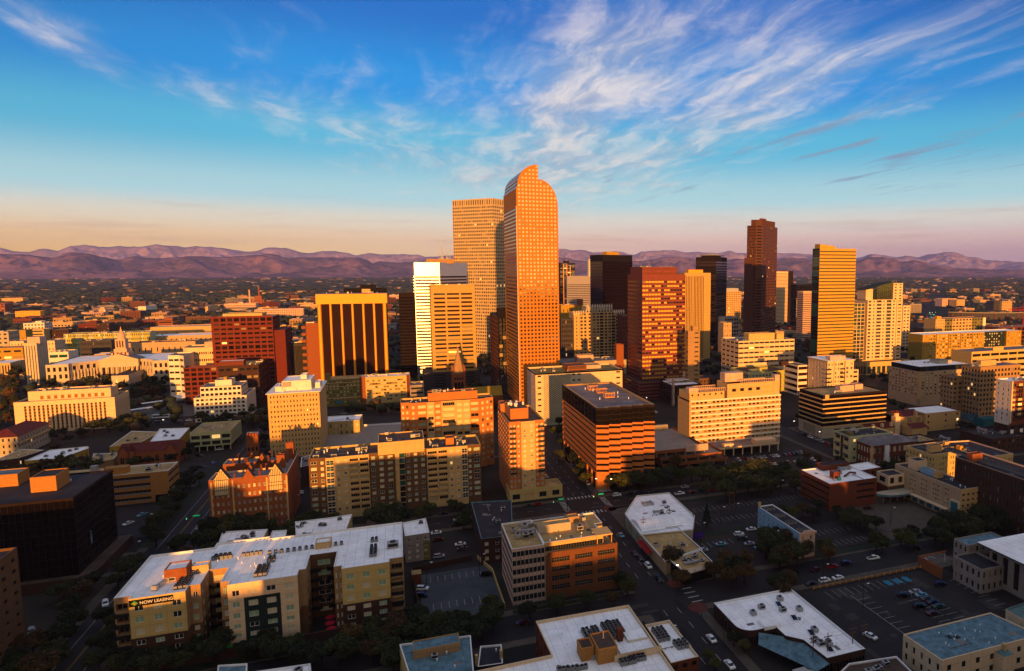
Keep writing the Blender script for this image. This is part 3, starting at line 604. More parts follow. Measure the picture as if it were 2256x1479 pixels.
rail(o,w*.05,w*.38,.3,H_+5); rail(o,w*.55,w*.92,.3,H_+9.5,1.6); rail(o,w*.08,w*.35,d*.6,H_+5); boxpart(o,'stair_head',-.4,w*.09,-.2,5,H_+5,H_+8.3,'blush'); boxpart(o,'stair_head',w*.42,w*.62,6,13,H_+9.5,H_+15.5,'blush'); boxpart(o,'stair_head',w*.93,w*.985,-.32,4,H_+9.5,H_+13.5,'blush')
boxpart(o,'base_wall',1,w-1,-.5,-.003,0,H_*.155,'pale_concrete'); b=MB(); b.box(w*.16,w*.86,-15,-.52,5,6.2,0,1); 
for i in range(8): x=w*(.17+.68*i/7); b.box(x-.3,x+.3,-14.8,-14.2,0,5,0)
b.box(w*.26,w*.36,-15.3,-12,6.2,8.2,0); b.box(w*.6,w*.82,-15.3,-9,6.2,8.6,0); b.build('entrance_canopy',[MATS['cream'],MATS['roof_grey']],o)
# cream office behind the hotel
o,w,d,h=new('office_building','wide cream office block with dark window bands and orange rooftop boxes behind the hotel','office building',(1627.5,752.6,852),1750.4,('L',1590))
wins=block(o,rect(w,d),0,h,['cream'],{0:ST(9,11,.9,.36,mb=2,dep=.3,mul=(3,1),name='window_group'),3:ST(9,4,.86,.36,mb=2,dep=.3,mul=(2,1),name='window_group')},'roof_grey',1,[],cop='white'); flush(o,wins); pent(o,w*.2,w*.66,3,14,h-1,h+7,'yellow_tan','roof_tan'); pent(o,w*.7,w*.83,3,10,h-1,h+6,'yellow_tan'); clutter(o,0+3,w*.2,4,14,h-1,5)
o,w,d,h=new('office_building','yellow and pale green block with a blank yellow right end behind the hotel','office building',(1649,822,868),1737,('L',1610))
wins=block(o,rect(w,d),0,h,['pale_green','yellow_green'],{0:ST(3,7,.5,.4,mv=w*.42,mb=4,mt=1,dep=.3,fr='fr_white',mul=(2,1)),3:ST(3,6,.6,.5,mb=4,mt=1,mul=(2,1),fr='fr_white')},'roof_dark',.8,[],cop='yellow_green'); flush(o,wins)
boxpart(o,'blank_end',w*.72,w+.3,-.6,-.003,0,h+.6,'yellow_green'); boxpart(o,'glazed_stair',w*.6,w*.7,-.3,-.003,3,h-.6,'black_metal'); pent(o,w*.1,w*.32,3,8,h-.8,h+2,'pale_green','roof_dark'); pent(o,w*.35,w*.55,6,12,h-.8,h+3.4,'yellow_green')
o,w,d,h=new('parking_garage','small garage with white bands between the cream office block and the beige condominium','parking garage',(1758,806,872),1779,('L',1727))
wins=block(o,rect(w,d),0,h,['white'],{0:ST(5,1,.96,.5,dep=.8,mb=0,g=('dark_warm',),name='parking_opening'),3:ST(5,1,.98,.5,dep=.8,g=('dark_warm',),name='parking_opening')},'roof_brown',1,[]); flush(o,wins); boxpart(o,'brick_stair',-12,-4,d*.4,d*.6,h-1,h+3,'brown_brick'); boxpart(o,'brick_stair',w,w+3,0,5,0,h+1,'brown_brick')
print('p2 ok')
# ---------------------------------------------------------------- more of downtown
def simple(name,label,cat,A,xr,side,wall,n,m,wf=.55,hf=.5,ang=0.,roof='roof_grey',g=('dark',),par=.8,lm=None,nm='window',mul=(1,1),fr='fr_dark',dep=.25,mb=1.,mt=.8,cl=5,pen=None,cop=None,lst='same',rm=None,mu=.6,mv=.6):
    o,w,d,h=new(name,label,cat,A,xr,side,ang); s=lambda k:ST(n,k,wf,hf,mb=mb,mt=mt,mu=mu,mv=mv,dep=dep,g=g,mul=mul,fr=fr,name=nm)
    f={0:s(m)}
    if lm: f[3]=s(lm)
    if rm: f[1]=s(rm)
    wins=block(o,rect(w,d),0,h,[wall],f,roof,par,[],cop=cop); flush(o,wins)
    if cl: clutter(o,w*.1,w*.9,d*.15,d*.85,h-par,cl)
    if pen: pent(o,w*pen[0],w*pen[1],d*pen[2],d*pen[3],h-par,h+pen[4],pen[5],roof)
    return o,w,d,h
o,w,d,h=simple('skyscraper','dark residential tower with gold vertical stripes and a tall spire, right beside the tallest tower','skyscraper',(1233,580,690),1267,24,'dark_bronze',34,4,.9,.55,g=('mirror_dim','dark'),nm='window_band',dep=.15,cl=0)
for i in range(3): boxpart(o,'gold_stripe',w*(.22+.22*i),w*(.22+.22*i)+1.6,-.6,-.003,0,h-2-i*2,'gold_paint')
pent(o,w*.3,w*.65,4,14,h-.8,h+6,'dark_bronze'); mast(o,w*.5,8,h+6,26,m='white_paint')
simple('office_tower','grey banded office tower with a tall blank top, beside the black glass skyscraper','office tower',(1249,609,690),1302,30,'lilac_grey',16,1,.985,.36,g=('dark',),nm='window_band',mt=22,cl=0)
simple('office_tower','thin pale slab edge peeking out left of the black glass skyscraper','office tower',(1297,572,672),1304,20,'white',20,1,.9,.3,nm='window_band',cl=0)
simple('office_building','low yellow stucco block with an orange-lit stair box right of the tallest tower','office building',(1236,673,770),1284,24,'ochre',4,5,.2,.3,pen=(.78,1.,0,.3,9,'orange_brick'),cl=3)
simple('office_building','dark domed round-topped block in the shade right of the tallest tower','office building',(1236,704,800),1262,20,'concrete_dark',9,6,.5,.6,g=('dark_warm',),cl=0,roof='roof_dark')
# castle topped residences
o,w,d,h=new('apartment_tower','pale apartment tower with a castle-like pinnacled roofline, its left third sunlit','tower',(1264,690,798),1374,26)
lst=[(1.2,0,0,ST(14,1,.2,.4)),(1.6,1.2,0,ST(14,2,.6,.6,dep=.4,mul=(2,1),fr='fr_white')),(1.2,0,0,ST(14,1,.4,.5,fr='fr_white')),(1.5,1.5,0,ST(16,2,.7,.62,dep=.6,mul=(2,1),fr='fr_white')),(1.,.5,0,ST(16,1,.8,.7,dep=.9,fr='fr_white')),(1.6,1.5,0,ST(16,2,.7,.62,mul=(2,1),fr='fr_white')),(1.,.5,0,ST(16,1,.8,.7,dep=.9)),(1.8,.2,0,ST(13,2,.85,.7,g=('green_glass','dark'),mul=(2,1),fr='fr_white'))]
poly,fc,em=bays(w,d,lst); wins=block(o,poly,0,h,['sand'],fc,'roof_tan',1,[],em=em); 
block(o,[(w*.25,2),(w*.78,2),(w*.78,d-3),(w*.25,d-3)],h-1,h+8,['pale_concrete'],{0:ST(2,9,.5,.5,fr='fr_white')},'roof_grey',1,wins); flush(o,wins)
for i in range(22):
    x=w*i/21; zz=h+8 if .25<=i/21<=.78 else h; boxpart(o,'pinnacle',x-.4,x+.4,1 if zz>h else -1.2,2.2,zz-3,zz+2.6,'white')
simple('office_building','red brick block with an orange-lit corner left of the glowing red granite tower','office building',(1371,697,800),1386,20,'red_brick',10,3,.5,.5,cl=2)
simple('apartment_tower','orange-lit residential block far off between two dark skyscrapers','apartment block',(1600,643,708),1633,30,'sand',15,8,.5,.5,cl=3,roof='roof_white',pen=(.1,.9,.2,.8,7,'unit_metal'))
simple('office_building','grey and white office block with a gridded front low between two dark skyscrapers','office building',(1596,700,770),1628,24,'white',8,6,.7,.6,cl=2)
simple('office_building','small beige stepped block in front of the dark brown crown-decked skyscraper','office building',(1594,712,780),1612,16,'beige',6,3,.3,.3,cl=1)
o,w,d,h=simple('office_building','dark glass office with a golden grid on its left face beside the tallest tower','office building',(1097,700,866),1124,('L',1079),'black_metal',17,3,.94,.8,g=('dark','black_glass'),fr='fr_white',mul=(3,1),cl=0,nm='window_group',roof='roof_dark')
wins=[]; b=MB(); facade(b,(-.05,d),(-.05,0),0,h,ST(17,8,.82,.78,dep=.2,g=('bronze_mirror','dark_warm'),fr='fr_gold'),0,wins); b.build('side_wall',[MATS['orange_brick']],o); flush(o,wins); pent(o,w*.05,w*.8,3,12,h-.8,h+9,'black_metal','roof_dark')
o=empty('glass_atrium',(*G(1097,868),0),0); tag(o,'barrel vaulted glass atrium at the foot of the tallest tower','atrium')
b=MB(); r=12.
for i in range(12):
    t0,t1=math.pi/2*i/12,math.pi/2*(i+1)/12; p=(r-r*math.cos(t0),20*math.sin(t0)); q=(r-r*math.cos(t1),20*math.sin(t1)); b.face([(p[0],0,p[1]),(q[0],0,q[1]),(q[0],16,q[1]),(p[0],16,p[1])],0); b.box(q[0]-.12,q[0]+.12,-.1,16.1,q[1]-.1,q[1]+.15,1)
b.face([(0,0,0)]+[(r-r*math.cos(math.pi/2*i/12),0,20*math.sin(math.pi/2*i/12)) for i in range(13)]+[(r,0,0)],2); b.build('glazed_vault',[MATS['mirror_dim'],MATS['unit_metal'],MATS['dark']],o)
for i in range(1,6): boxpart(o,'glazing_bar',i*2-.1,i*2+.1,-.15,-.003,0,20*math.sqrt(max(.1,1-((12-i*2)/12)**2)),'unit_metal')
# white parking block with patterned screen
o,w,d,h=new('parking_garage','large white block with a diagonal patterned wall in front of the tallest tower','parking garage',(1179.5,824,940),1371,('L',1161))
wins=[]; b=MB(); s1=lambda u:ST(9,1,.45,.28,dep=.5,g=('black_metal',),name='parking_opening')
facade(b,(0,0),(w*.085,0),0,h,s1(0),0,wins); facade(b,(w*.085,0),(w*.4,0),0,h,None,1,wins); facade(b,(w*.4,0),(w*.52,0),0,h,ST(9,2,.5,.28,dep=.5,g=('black_metal',),name='parking_opening'),1,wins); facade(b,(w*.52,0),(w*.9,0),0,h,None,0,wins); facade(b,(w*.9,0),(w,0),0,h,s1(0),0,wins)
facade(b,(w,0),(w,d),0,h,None,0,wins); facade(b,(w,d),(0,d),0,h,None,0,wins); facade(b,(0,d),(0,d*.55),0,h,None,2,wins); facade(b,(0,d*.55),(0,0),0,h,ST(9,1,.1,.2,dep=.3,g=('black_metal',),name='parking_opening'),0,wins)
for a,c in (((0,0),(w,.4)),((0,d-.4),(w,d)),((0,.4),(.4,d-.4)),((w-.4,.4),(w,d-.4))): b.box(a[0],c[0],a[1],c[1],h-1.2,h+.01,0)
b.build('wall',[MATS['cream'],MATS['patterned'],MATS['lilac_grey']],o); flush(o,wins)
for i in range(46):   # the raised diagonal lattice of the screen wall
    x0=w*.09; x1=w*.395; z0=-10+i*1.6*1.0; L_=x1-x0
    a=MB() if i==0 else a
    za,zb=z0,z0+L_*.62
    if zb<1 or za>h-3: continue
    t0=max(0,(1-za)/(zb-za)); t1=min(1,(h-2-za)/(zb-za))
    if t1>t0: a.face([(x0+L_*t0,-.12,za+(zb-za)*t0),(x0+L_*t1,-.12,za+(zb-za)*t1),(x0+L_*t1,-.12,za+(zb-za)*t1+.55),(x0+L_*t0,-.12,za+(zb-za)*t0+.55)])
a.build('lattice_screen',[MATS['olive']],o)
r=MB(); r.face([(.4,.4,h-1.2),(w-.4,.4,h-1.2),(w-.4,d-.4,h-1.2),(.4,d-.4,h-1.2)]); r.build('roof',[MATS['olive']],o)
pent(o,w*.4,w*.62,d*.3,d*.75,h-1.2,h+3,'orange_brick','roof_brown',louver=(w*.41,w*.61,h,h+2.4)); pent(o,w*.62,w*.82,d*.5,d*.9,h-1.2,h+1.6,'blush','roof_tan'); clutter(o,w*.1,w*.4,d*.2,d*.8,h-1.2,7)
o2,w2,d2,h2=simple('office_building','long low grey building with a white rooftop box behind the white patterned block','office building',(1236,800,868),1380,30,'pale_concrete',3,10,.5,.3,pen=(.25,.5,.1,.4,6,'blush'),cl=5)
simple('elevator_tower','small brick stair tower with one orange-lit side left of the red granite tower','stair tower',(1358,760,860),1374,8,'orange_brick',1,1,.1,.05,cl=0)
# orange and dark banded office with zig-zag front
o,w,d,h=new('office_tower','orange office block with dark bands, a zig-zag front and a flat grey roof','office building',(1313,899.7,1080),1439.7,('L',1238.5))
nb=5; pts=[]; 
for i in range(nb): pts+= [(w*i/nb,0.),(w*(i+.98)/nb,-2.4)]
pts+= [(w,0),(w,d),(0,d)]; pts=[p for p in pts]
nf=8; zt=h-9.5; zb=9.; zz=(zt-zb)/nf; wins=[]; b=MB(); n=len(pts)
for i in range(n):
    p,q=pts[i],pts[(i+1)%n]; last=i==n-1
    facade(b,p,q,zb,zt,ST(nf,1,.999 if not last else .992,.38,dep=.35,g=('black_glass','dark_warm'),mul=(8,1) if not last else (20,1),name='window_band') if (i%2==0 and i<2*nb) or last else None,0,wins)
    facade(b,p,q,zt,h-1.2,ST(3,1,.985,.85,dep=.1,g=('black_glass',),mul=(10,1),name='window_band') if (i%2==0 and i<2*nb) or last else None,1,wins)
    facade(b,p,q,h-1.2,h,None,1,wins)
b.build('wall',[MATS['zig_stone'],MATS['dark_bronze']],o); flush(o,wins)
ip=inset(pts,1.6); c=MB()
for i in range(n): j=(i+1)%n; c.face([(*pts[i],h),(*pts[j],h),(*ip[j],h),(*ip[i],h)]); c.face([(*ip[i],h),(*ip[j],h),(*ip[j],h-1),(*ip[i],h-1)])
c.build('coping',[MATS['tan']],o); r=MB(); r.face([(*p,h-1) for p in ip]); r.build('roof',[MATS['roof_grey']],o)
core=MB(); core.box(6,w-6,5,d-2,0,zb+.5,0); core.build('lobby_wall',[MATS['dark_bronze']],o)
for i in range(9): y=1+(d-4)*i/8; boxpart(o,'column',0.02,1.6,y,y+1.4,0,zb,'zig_stone')
for i in range(1,5): x=w*i/5; boxpart(o,'column',x-.8,x+.8,.2,1.6,0,zb,'zig_stone')
boxpart(o,'corner_pier',0.1,6.5,.1,1.7,0,zb,'zig_stone')
for x,y in ((w*.45,d*.75),(w*.52,d*.6),(w*.52,d*.4)):
    q=MB(); q.box(x-3,x+3,y-1.5,y+1.5,h-1,h-.7,0)
    for i in range(7): q.box(x-3+i*.95,x-2.85+i*.95,y-1.6,y-1.45,h-.7,h+1.5,0); q.box(x-3+i*.95,x-2.85+i*.95,y+1.45,y+1.6,h-.7,h+1.5,0)
    q.box(x-3.1,x+3.1,y-1.7,y+1.7,h+1.5,h+1.75,0); q.build('cooling_tower',[MATS['gold_paint']],o)
clutter(o,w*.2,w*.8,d*.15,d*.8,h-1,7,('vent_pipe',))
# sunken parking structure beside it
o=empty('parking_garage',(*G(1452,1042)[:2],0)); tag(o,'low orange concrete parking structure between the zig-zag office block and the hotel','parking garage'); 
for k,(x0,x1,y0,y1,z) in enumerate(((2,46,0,40,3.4),(2,44,2,44,6.6),(0,34,6,60,10.))):
    b=MB(); b.box(x0,x1,y0,y1,z-.5,z,0,1); b.box(x0,x1,y0,y0+.3,z,z+1.4,0); b.box(x0,x0+.3,y0+.3,y1,z,z+1.4,0); b.box(x1-.3,x1,y0+.3,y1,z,z+1.4,0); b.build('deck',[MATS['orange_brick'],MATS['concrete']],o)
    for i in range(6): x=x0+.5+(x1-x0-2)*i/5; boxpart(o,'column',x,x+.7,y0+.5,y0+1.2,z-3.,z-.5,'concrete')
boxpart(o,'stair_wall',20,35,5.7,6.6,9,13,'blush'); boxpart(o,'back_wall',1,43,20,40,0,6,'concrete_dark'); boxpart(o,'back_wall',2,30,58,60,9,13.5,'pale_concrete')
# orange and gold apartment tower with podium
X0,Y0,_=near(1127.5,1081,1100)
def balconies(root,x,w,y0,zs,m,dp=1.4,rail_m='fr_dark',side=0):
    for z in zs:
        b=MB(); b.box(x,x+w,y0-dp,y0-.003,z-.2,z,0); b.box(x,x+w,y0-dp,y0-dp+.1,z,z+1.0,1); b.box(x,x+.1,y0-dp+.1,y0-.01,z,z+1.,1); b.box(x+w-.1,x+w,y0-dp+.1,y0-.01,z,z+1.,1); b.build('balcony',[MATS[m],MATS[rail_m]],root)
WB=('blind','dark','blind','blind_green','dark')
def aptwin(n,m,wf=.42,hf=.5,mb=4.,mt=1.2,**k): return ST(n,m,wf,hf,mb=mb,mt=mt,dep=.22,g=WB,fr='fr_white',mul=(2,1),fw=.14,**k)
o,w,d,h=new('apartment_tower','slim orange and gold corner apartment tower with white dome vents on its roof','tower',(1121,931,1106),1198.6,('L',1096.5))
lst=[(1.6,0,1,aptwin(14,2)),(1.,.0,1,aptwin(14,1)),(3.2,1.2,0,aptwin(14,2,wf=.34)),(2.2,0,1,aptwin(14,2,wf=.5))]
poly,fc,em=bays(w,d,lst); k=len(poly)-1; fc[k]=aptwin(14,7,wf=.4); em[k]=1
wins=block(o,poly,0,h,['sand','zig_stone'],fc,'roof_brown',1.,[],em=em); flush(o,wins)
zs=[4+(h-5.2)/14*i for i in range(4,14)]; balconies(o,w*.82,w*.17,0,zs,'zig_stone'); balconies(o,.3,w*.17,0,zs,'zig_stone')
pent(o,w*.12,w*.64,d*.22,d*.7,h-1,h+5,'zig_stone','roof_brown'); pent(o,w*.0,w*.5,d*.72,d*.95,h-1,h+4,'zig_stone','roof_brown')
for i in range(11): q=MB(); q.cyl(0,0,.5,.5,0,.9,8); q.dome(0,0,.7,.9,.7,8,3); q.build('dome_vent',[MATS['white_paint']],o,(w*rng.uniform(.15,.6),d*rng.uniform(.25,.65),h+4.7))
wins=block(o,[(-.6,-1.6),(w+9,-1.6),(w+9,10),(-.6,10)],0,6.5,['yellow_tan'],{0:ST(1,4,.55,.62,mb=.2,mt=1.6,dep=.8,g=('dark',),mul=(2,1),fr='fr_grey'),1:ST(1,2,.5,.6)},'roof_tan',.8,[]); flush(o,wins)
# twin wing apartments behind (orange top, brown foot)
o,w,d,h=new('apartment_building','orange-topped apartment block with a wide orange penthouse behind the long tan apartments','apartment block',(882.6,890.7,1046),1087,17)
A=lambda m,wf=.5,nm='window':ST(11,m,wf,.5,mb=3,mt=1.,dep=.25,g=('blind','dark','blind','blind_green'),fr='fr_white',mul=(2,1),name=nm)
lst=[(1.2,-3,1,A(2)),(1.1,0,1,A(1,.3)),(1.4,0,1,A(1,.8)),(1.1,1,0,A(1,.7)),(1.0,.4,1,A(1,.7)),(2.2,.4,0,ST(11,1,.8,.6,mb=3,dep=1.4,g=('dark','blind'),mul=(6,1),name='balcony_opening',fr='fr_white')),(1.0,.4,0,A(1,.7)),(1.1,1,0,A(1,.7)),(1.4,0,1,A(1,.8)),(1.,0,1,A(1,.3)),(1.2,-2,1,A(2))]
poly,fc,em=bays(w,d,lst); wins=block(o,poly,0,h,['sand','zig_stone'],fc,'roof_brown',1,[],em=em); flush(o,wins)
pent(o,w*.29,w*.83,4,12,h-1,h+4.5,'zig_stone','roof_brown'); clutter(o,w*.05,w*.27,2,d-2,h-1,5,('vent_pipe','rooftop_unit')); clutter(o,w*.32,w*.8,5,11,h+4.2,10,('vent_pipe','vent_pipe','rooftop_unit'))
# long tan apartments
o,w,d,h=new('apartment_building','long tan and brown apartment block with stacked balconies and a plain orange penthouse','apartment block',(679,1012.7,1150),1058.6,21)
n=9; A=lambda m,wf=.5:ST(n,m,wf,.52,mb=3.2,mt=1.,dep=.22,g=WB,fr='fr_white',mul=(2,1),fw=.12)
Bz=ST(n,1,.84,.66,mb=3.2,mt=1.,dep=1.5,g=('dark','blind','dark'),fr='fr_white',mul=(4,1),name='balcony_opening')
Gz=ST(n,1,.9,.8,mb=3.2,mt=1.,dep=.15,g=('dark','green_glass'),fr='fr_white',mul=(2,2),fw=.1,name='bay_window')
lst=[(1.1,-.8,1,A(1,.6)),(.9,0,1,A(1,.4)),(1,1.2,0,Gz),(1.7,.6,0,A(2,.4)),(1.2,.6,0,Bz),(1.2,.6,0,Bz),(1.,-.4,1,A(1,.45)),(1.,-.4,1,A(1,.5)),(1.2,.2,1,A(1,.5)),(.5,.2,0,None),(.7,.4,0,ST(n+1,1,.95,.9,mb=1.5,mt=.6,dep=.15,g=('dark','teal_glass'),fr='fr_dark',mul=(2,1),name='bay_window')),(.9,-.4,1,A(1,.45)),(.9,-.4,1,A(1,.45)),(1.,-.4,1,A(1,.45)),(1.4,.6,0,Bz),(1.3,.6,0,Bz),(1.8,.9,0,A(2,.36)),(.8,1.2,0,Gz),(.7,0,1,A(1,.5)),(1.1,.3,1,A(1,.7))]
poly,fc,em=bays(w,d,lst); wins=block(o,poly,0,h,['sand','brown_stucco'],fc,'roof_brown',1.,[],em=em,cop='yellow_tan'); flush(o,wins)
x=0; T=sum(q[0] for q in lst); zs=[3.2+(h-4.2)/n*i+.4 for i in range(1,n)]
for s_,of,mi,st in lst:
    ww=w*s_/T
    if st is Bz: balconies(o,x+.3,ww-.6,-of,zs,'sand',.7,'sand')
    if abs(s_-1.2)<.01 and mi==1: balconies(o,x+ww*.5,ww*.5,-of,zs,'brown_stucco',1.4,'brown_stucco')
    x+=ww
block(o,[(w*.385,-.75),(w*.655,-.75),(w*.655,d-2),(w*.385,d-2)],h-1,h+5.2,['sand'],{},'roof_brown',.5); clutter(o,w*.03,w*.36,3,d-3,h-1,12,('vent_pipe','vent_pipe','rooftop_unit')); clutter(o,w*.68,w*.97,3,d-3,h-1,12,('vent_pipe','vent_pipe','rooftop_unit')); clutter(o,w*.42,w*.64,3,d-4,h+4.8,5,('vent_pipe','rooftop_unit'))
pent(o,w*.79,w*.84,6,12,h-1,h+3,'zig_stone','roof_brown')
# church with spire
x,y=G(1012,905); o=empty('church',(x,y,0)); tag(o,'brick church with a pointed stone spire in front of the sandstone tower','church'); o.scale=(1.25,1.25,1.17)
b=MB(); b.box(-4.2,4.2,-4.2,4.2,0,28,0); b.box(-4.5,4.5,-4.5,4.5,27.4,28,0)
for sx_ in (-1,1):
    for sy in (-1,1): b.cyl(sx_*3.8,sy*3.8,.8,.7,26,31,6,0); b.cyl(sx_*3.8,sy*3.8,.8,.02,31,34,6,0)
b.build('tower_wall',[MATS['orange_brick']],o)
for i in range(3): boxpart(o,'belfry_opening',-3+i*2.1,-1.4+i*2.1,-4.4,-4.203,15,21.5,'black_metal')
for i in range(4): boxpart(o,'belfry_opening',-3+i*1.6,-2+i*1.6,-4.38,-4.203,23.5,25,'black_metal')
b=MB(); b.cyl(0,0,4.1,.15,28,46,8,0); b.build('spire',[MATS['tan']],o); mast(o,0,0,45.8,3.4,'finial'); 
b=MB(); b.prism([(4.2,2),(30,2),(30,16),(4.2,16)],0,9,0); b.face([(4.2,2,9),(30,2,9),(30,9,15),(4.2,9,15)],1); b.face([(30,16,9),(4.2,16,9),(4.2,9,15),(30,9,15)],1); b.face([(30,2,9),(30,16,9),(30,9,15)],0); b.build('nave',[MATS['orange_brick'],MATS['ochre']],o)
# old hotel and panel office in the shade in front of the gold framed tower
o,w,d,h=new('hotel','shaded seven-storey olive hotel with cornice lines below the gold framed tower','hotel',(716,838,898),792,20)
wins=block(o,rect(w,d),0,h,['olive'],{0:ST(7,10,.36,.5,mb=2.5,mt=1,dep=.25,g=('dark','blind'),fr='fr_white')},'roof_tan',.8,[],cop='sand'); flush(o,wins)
for z in (h*.86,h*.3,h*.72): boxpart(o,'cornice',-.4,w+.4,-.7,-.003,z,z+.5,'sand')
pent(o,0,w*.14,1,6,h-.8,h+5,'olive'); b=MB(); b.face([(w*.28,-.1,5),(w*.5,-.1,5),(w*.5,-3.2,3.4),(w*.28,-3.2,3.4)]); b.build('awning',[MATS['teal']],o)
o,w,d,h=new('office_building','pale panelled office block with an orange brick stripe at its left end','office building',(792,833,892),903,18)
wins=block(o,rect(w,d),0,h,['yellow_tan'],{0:ST(7,14,.86,.5,mu=w*.13,mv=w*.09,mb=2,mt=2,dep=.15,g=('olive','patterned','patterned','dark'),fr='pale_concrete',mul=(2,1))},'roof_white',.8,[]); flush(o,wins)
boxpart(o,'brick_stripe',.2,w*.11,-.5,-.003,0,h+1.2,'orange_brick'); boxpart(o,'brick_stripe',w*.93,w-.2,-.4,-.003,0,h+.4,'red_brick'); clutter(o,4,w-4,3,d-3,h-.8,7)
simple('office_building','banded concrete garage in shade right of the panelled office block','parking garage',(903,850,905),934,20,'concrete',5,1,.96,.4,nm='parking_opening',g=('black_metal',),cl=2)
# between the federal and red blocks
o,w,d,h=new('office_building','curved white office building with two rows of paired windows behind the white stepped one','office building',(399,768,872),474,30)
pts=[(0,6),(w*.12,2.5),(w*.3,.4),(w*.5,0),(w,0.5),(w,d),(0,d)]
wins=block(o,pts,0,h,['cream'],{i:ST(2,max(1,[2,3,4,8][i]),.6,.34,mb=h*.66,mt=2.2,dep=.4) for i in range(4)},'roof_tan',1,[]); flush(o,wins)
for z in (h*.5,h*.34): 
    b=MB(); 
    for i in range(4): p,q=pts[i],pts[i+1]; b.face([(p[0],p[1]-.5,z),(q[0],q[1]-.5,z),(q[0],q[1]-.5,z+3.2),(p[0],p[1]-.5,z+3.2)])
    b.build('glass_band',[MATS['green_glass']],o)
pent(o,w*.62,w,8,18,h-1,h+4.5,'blush')
o,w,d,h=new('office_building','white six-storey office wing with slanted front beside the low red block','office building',(370,784,884),410,24)
wins=block(o,[(0,0),(w*.62,-1.5),(w,-8),(w,d),(0,d)],0,h,['white'],{0:ST(6,2,.86,.34,mb=6,mt=1.5,dep=.4,g=('dark','green_glass')),1:ST(6,1,.8,.4,mb=6,mt=1.5,dep=.4,g=('dark',))},'roof_grey',1,[]); flush(o,wins)
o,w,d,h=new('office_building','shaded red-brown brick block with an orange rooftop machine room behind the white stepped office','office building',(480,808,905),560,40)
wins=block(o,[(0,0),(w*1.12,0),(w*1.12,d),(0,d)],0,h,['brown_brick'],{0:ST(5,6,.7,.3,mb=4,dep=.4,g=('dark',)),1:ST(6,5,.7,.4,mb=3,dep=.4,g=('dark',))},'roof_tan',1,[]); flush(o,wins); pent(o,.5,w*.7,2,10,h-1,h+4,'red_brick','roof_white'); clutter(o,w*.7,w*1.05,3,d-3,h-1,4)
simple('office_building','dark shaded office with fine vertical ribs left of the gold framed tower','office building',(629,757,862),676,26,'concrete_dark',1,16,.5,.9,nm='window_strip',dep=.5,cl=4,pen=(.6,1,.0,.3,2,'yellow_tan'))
o,w,d,h=simple('office_building','orange brick office with dark slots on its left part, touching the gold framed tower','office building',(673,713,866),712,22,'orange_brick',10,1,.8,.42,mu=1,mv=20,nm='window_band',cl=1,g=('dark',))
simple('office_building','olive concrete block just behind the orange slotted brick office','office building',(665,704,820),690,30,'concrete',8,4,.5,.3,cl=1)
print('p3 ok')
# ---------------------------------------------------------------- right side
o,w,d,h=new('office_building','black glass office cube with thin golden floor bands and a beige stone base','office building',(1813.6,873,968),1953.5,('L',1761))
nf=7; zb=8.; zz=(h-zb)/nf
b=MB(); b.box(.35,w-.35,.35,d-.35,zb-1,h-1,0); b.build('core',[MATS['black_metal']],o)
for i in range(nf):
    q=MB(); z0=zb+zz*i+.9; z1=zb+zz*(i+1); k=24
    q.face([(.25,.25,z0),(w-.25,.25,z0),(w-.25,.25,z1),(.25,.25,z1)],0); q.face([(.25,d-.25,z0),(.25,.25,z0),(.25,.25,z1),(.25,d-.25,z1)],0)
    for j in range(1,k): x=w*j/k; q.box(x-.06,x+.06,.15,.25,z0,z1,1)
    q.build('window_band',[MATS['black_glass'],MATS['dark_bronze']],o)
    f=MB(); f.box(-.1,w+.1,-.1,d+.1,z0-.9,z0,0); f.build('floor_band',[MATS['sand']],o)
par_=MB(); par_.box(0.02,w-.02,0.02,.5,h-1,h+.3); par_.box(0.02,w-.02,d-.5,d-.02,h-1,h+.3); par_.box(0.02,.5,.5,d-.5,h-1,h+.3); par_.box(w-.5,w-.02,.5,d-.5,h-1,h+.3); par_.build('parapet',[MATS['dark_bronze']],o)
r=MB(); r.face([(.5,.5,h-.6),(w-.5,.5,h-.6),(w-.5,d-.5,h-.6),(.5,d-.5,h-.6)]); r.build('roof',[MATS['roof_tan']],o)
boxpart(o,'roof_block',w*.03,w*.09,-.15,1.5,h-2.4,h+.5,'sand')
wins=block(o,[(.1,.1),(w-.1,.1),(w-.1,d-.1),(.1,d-.1)],0,zb,['pale_concrete'],{0:ST(1,5,.6,.55,mu=8,mb=1,dep=1.2,g=('dark',),mul=(3,1)),3:ST(1,6,.7,.8,mu=6,mv=8,dep=1.5,g=('dark','teal_glass'),mul=(3,1))},'roof_grey',.4,[]); flush(o,wins)
pent(o,w*.4,w*.62,d*.35,d*.55,h-.6,h+4,'blush'); pent(o,w*.7,w*.83,d*.5,d*.7,h-.6,h+3.4,'blush'); pent(o,w*.8,w*.9,d*.72,d*.9,h-.6,h+3,'brown_brick'); clutter(o,w*.2,w*.38,d*.25,d*.5,h-.6,4)
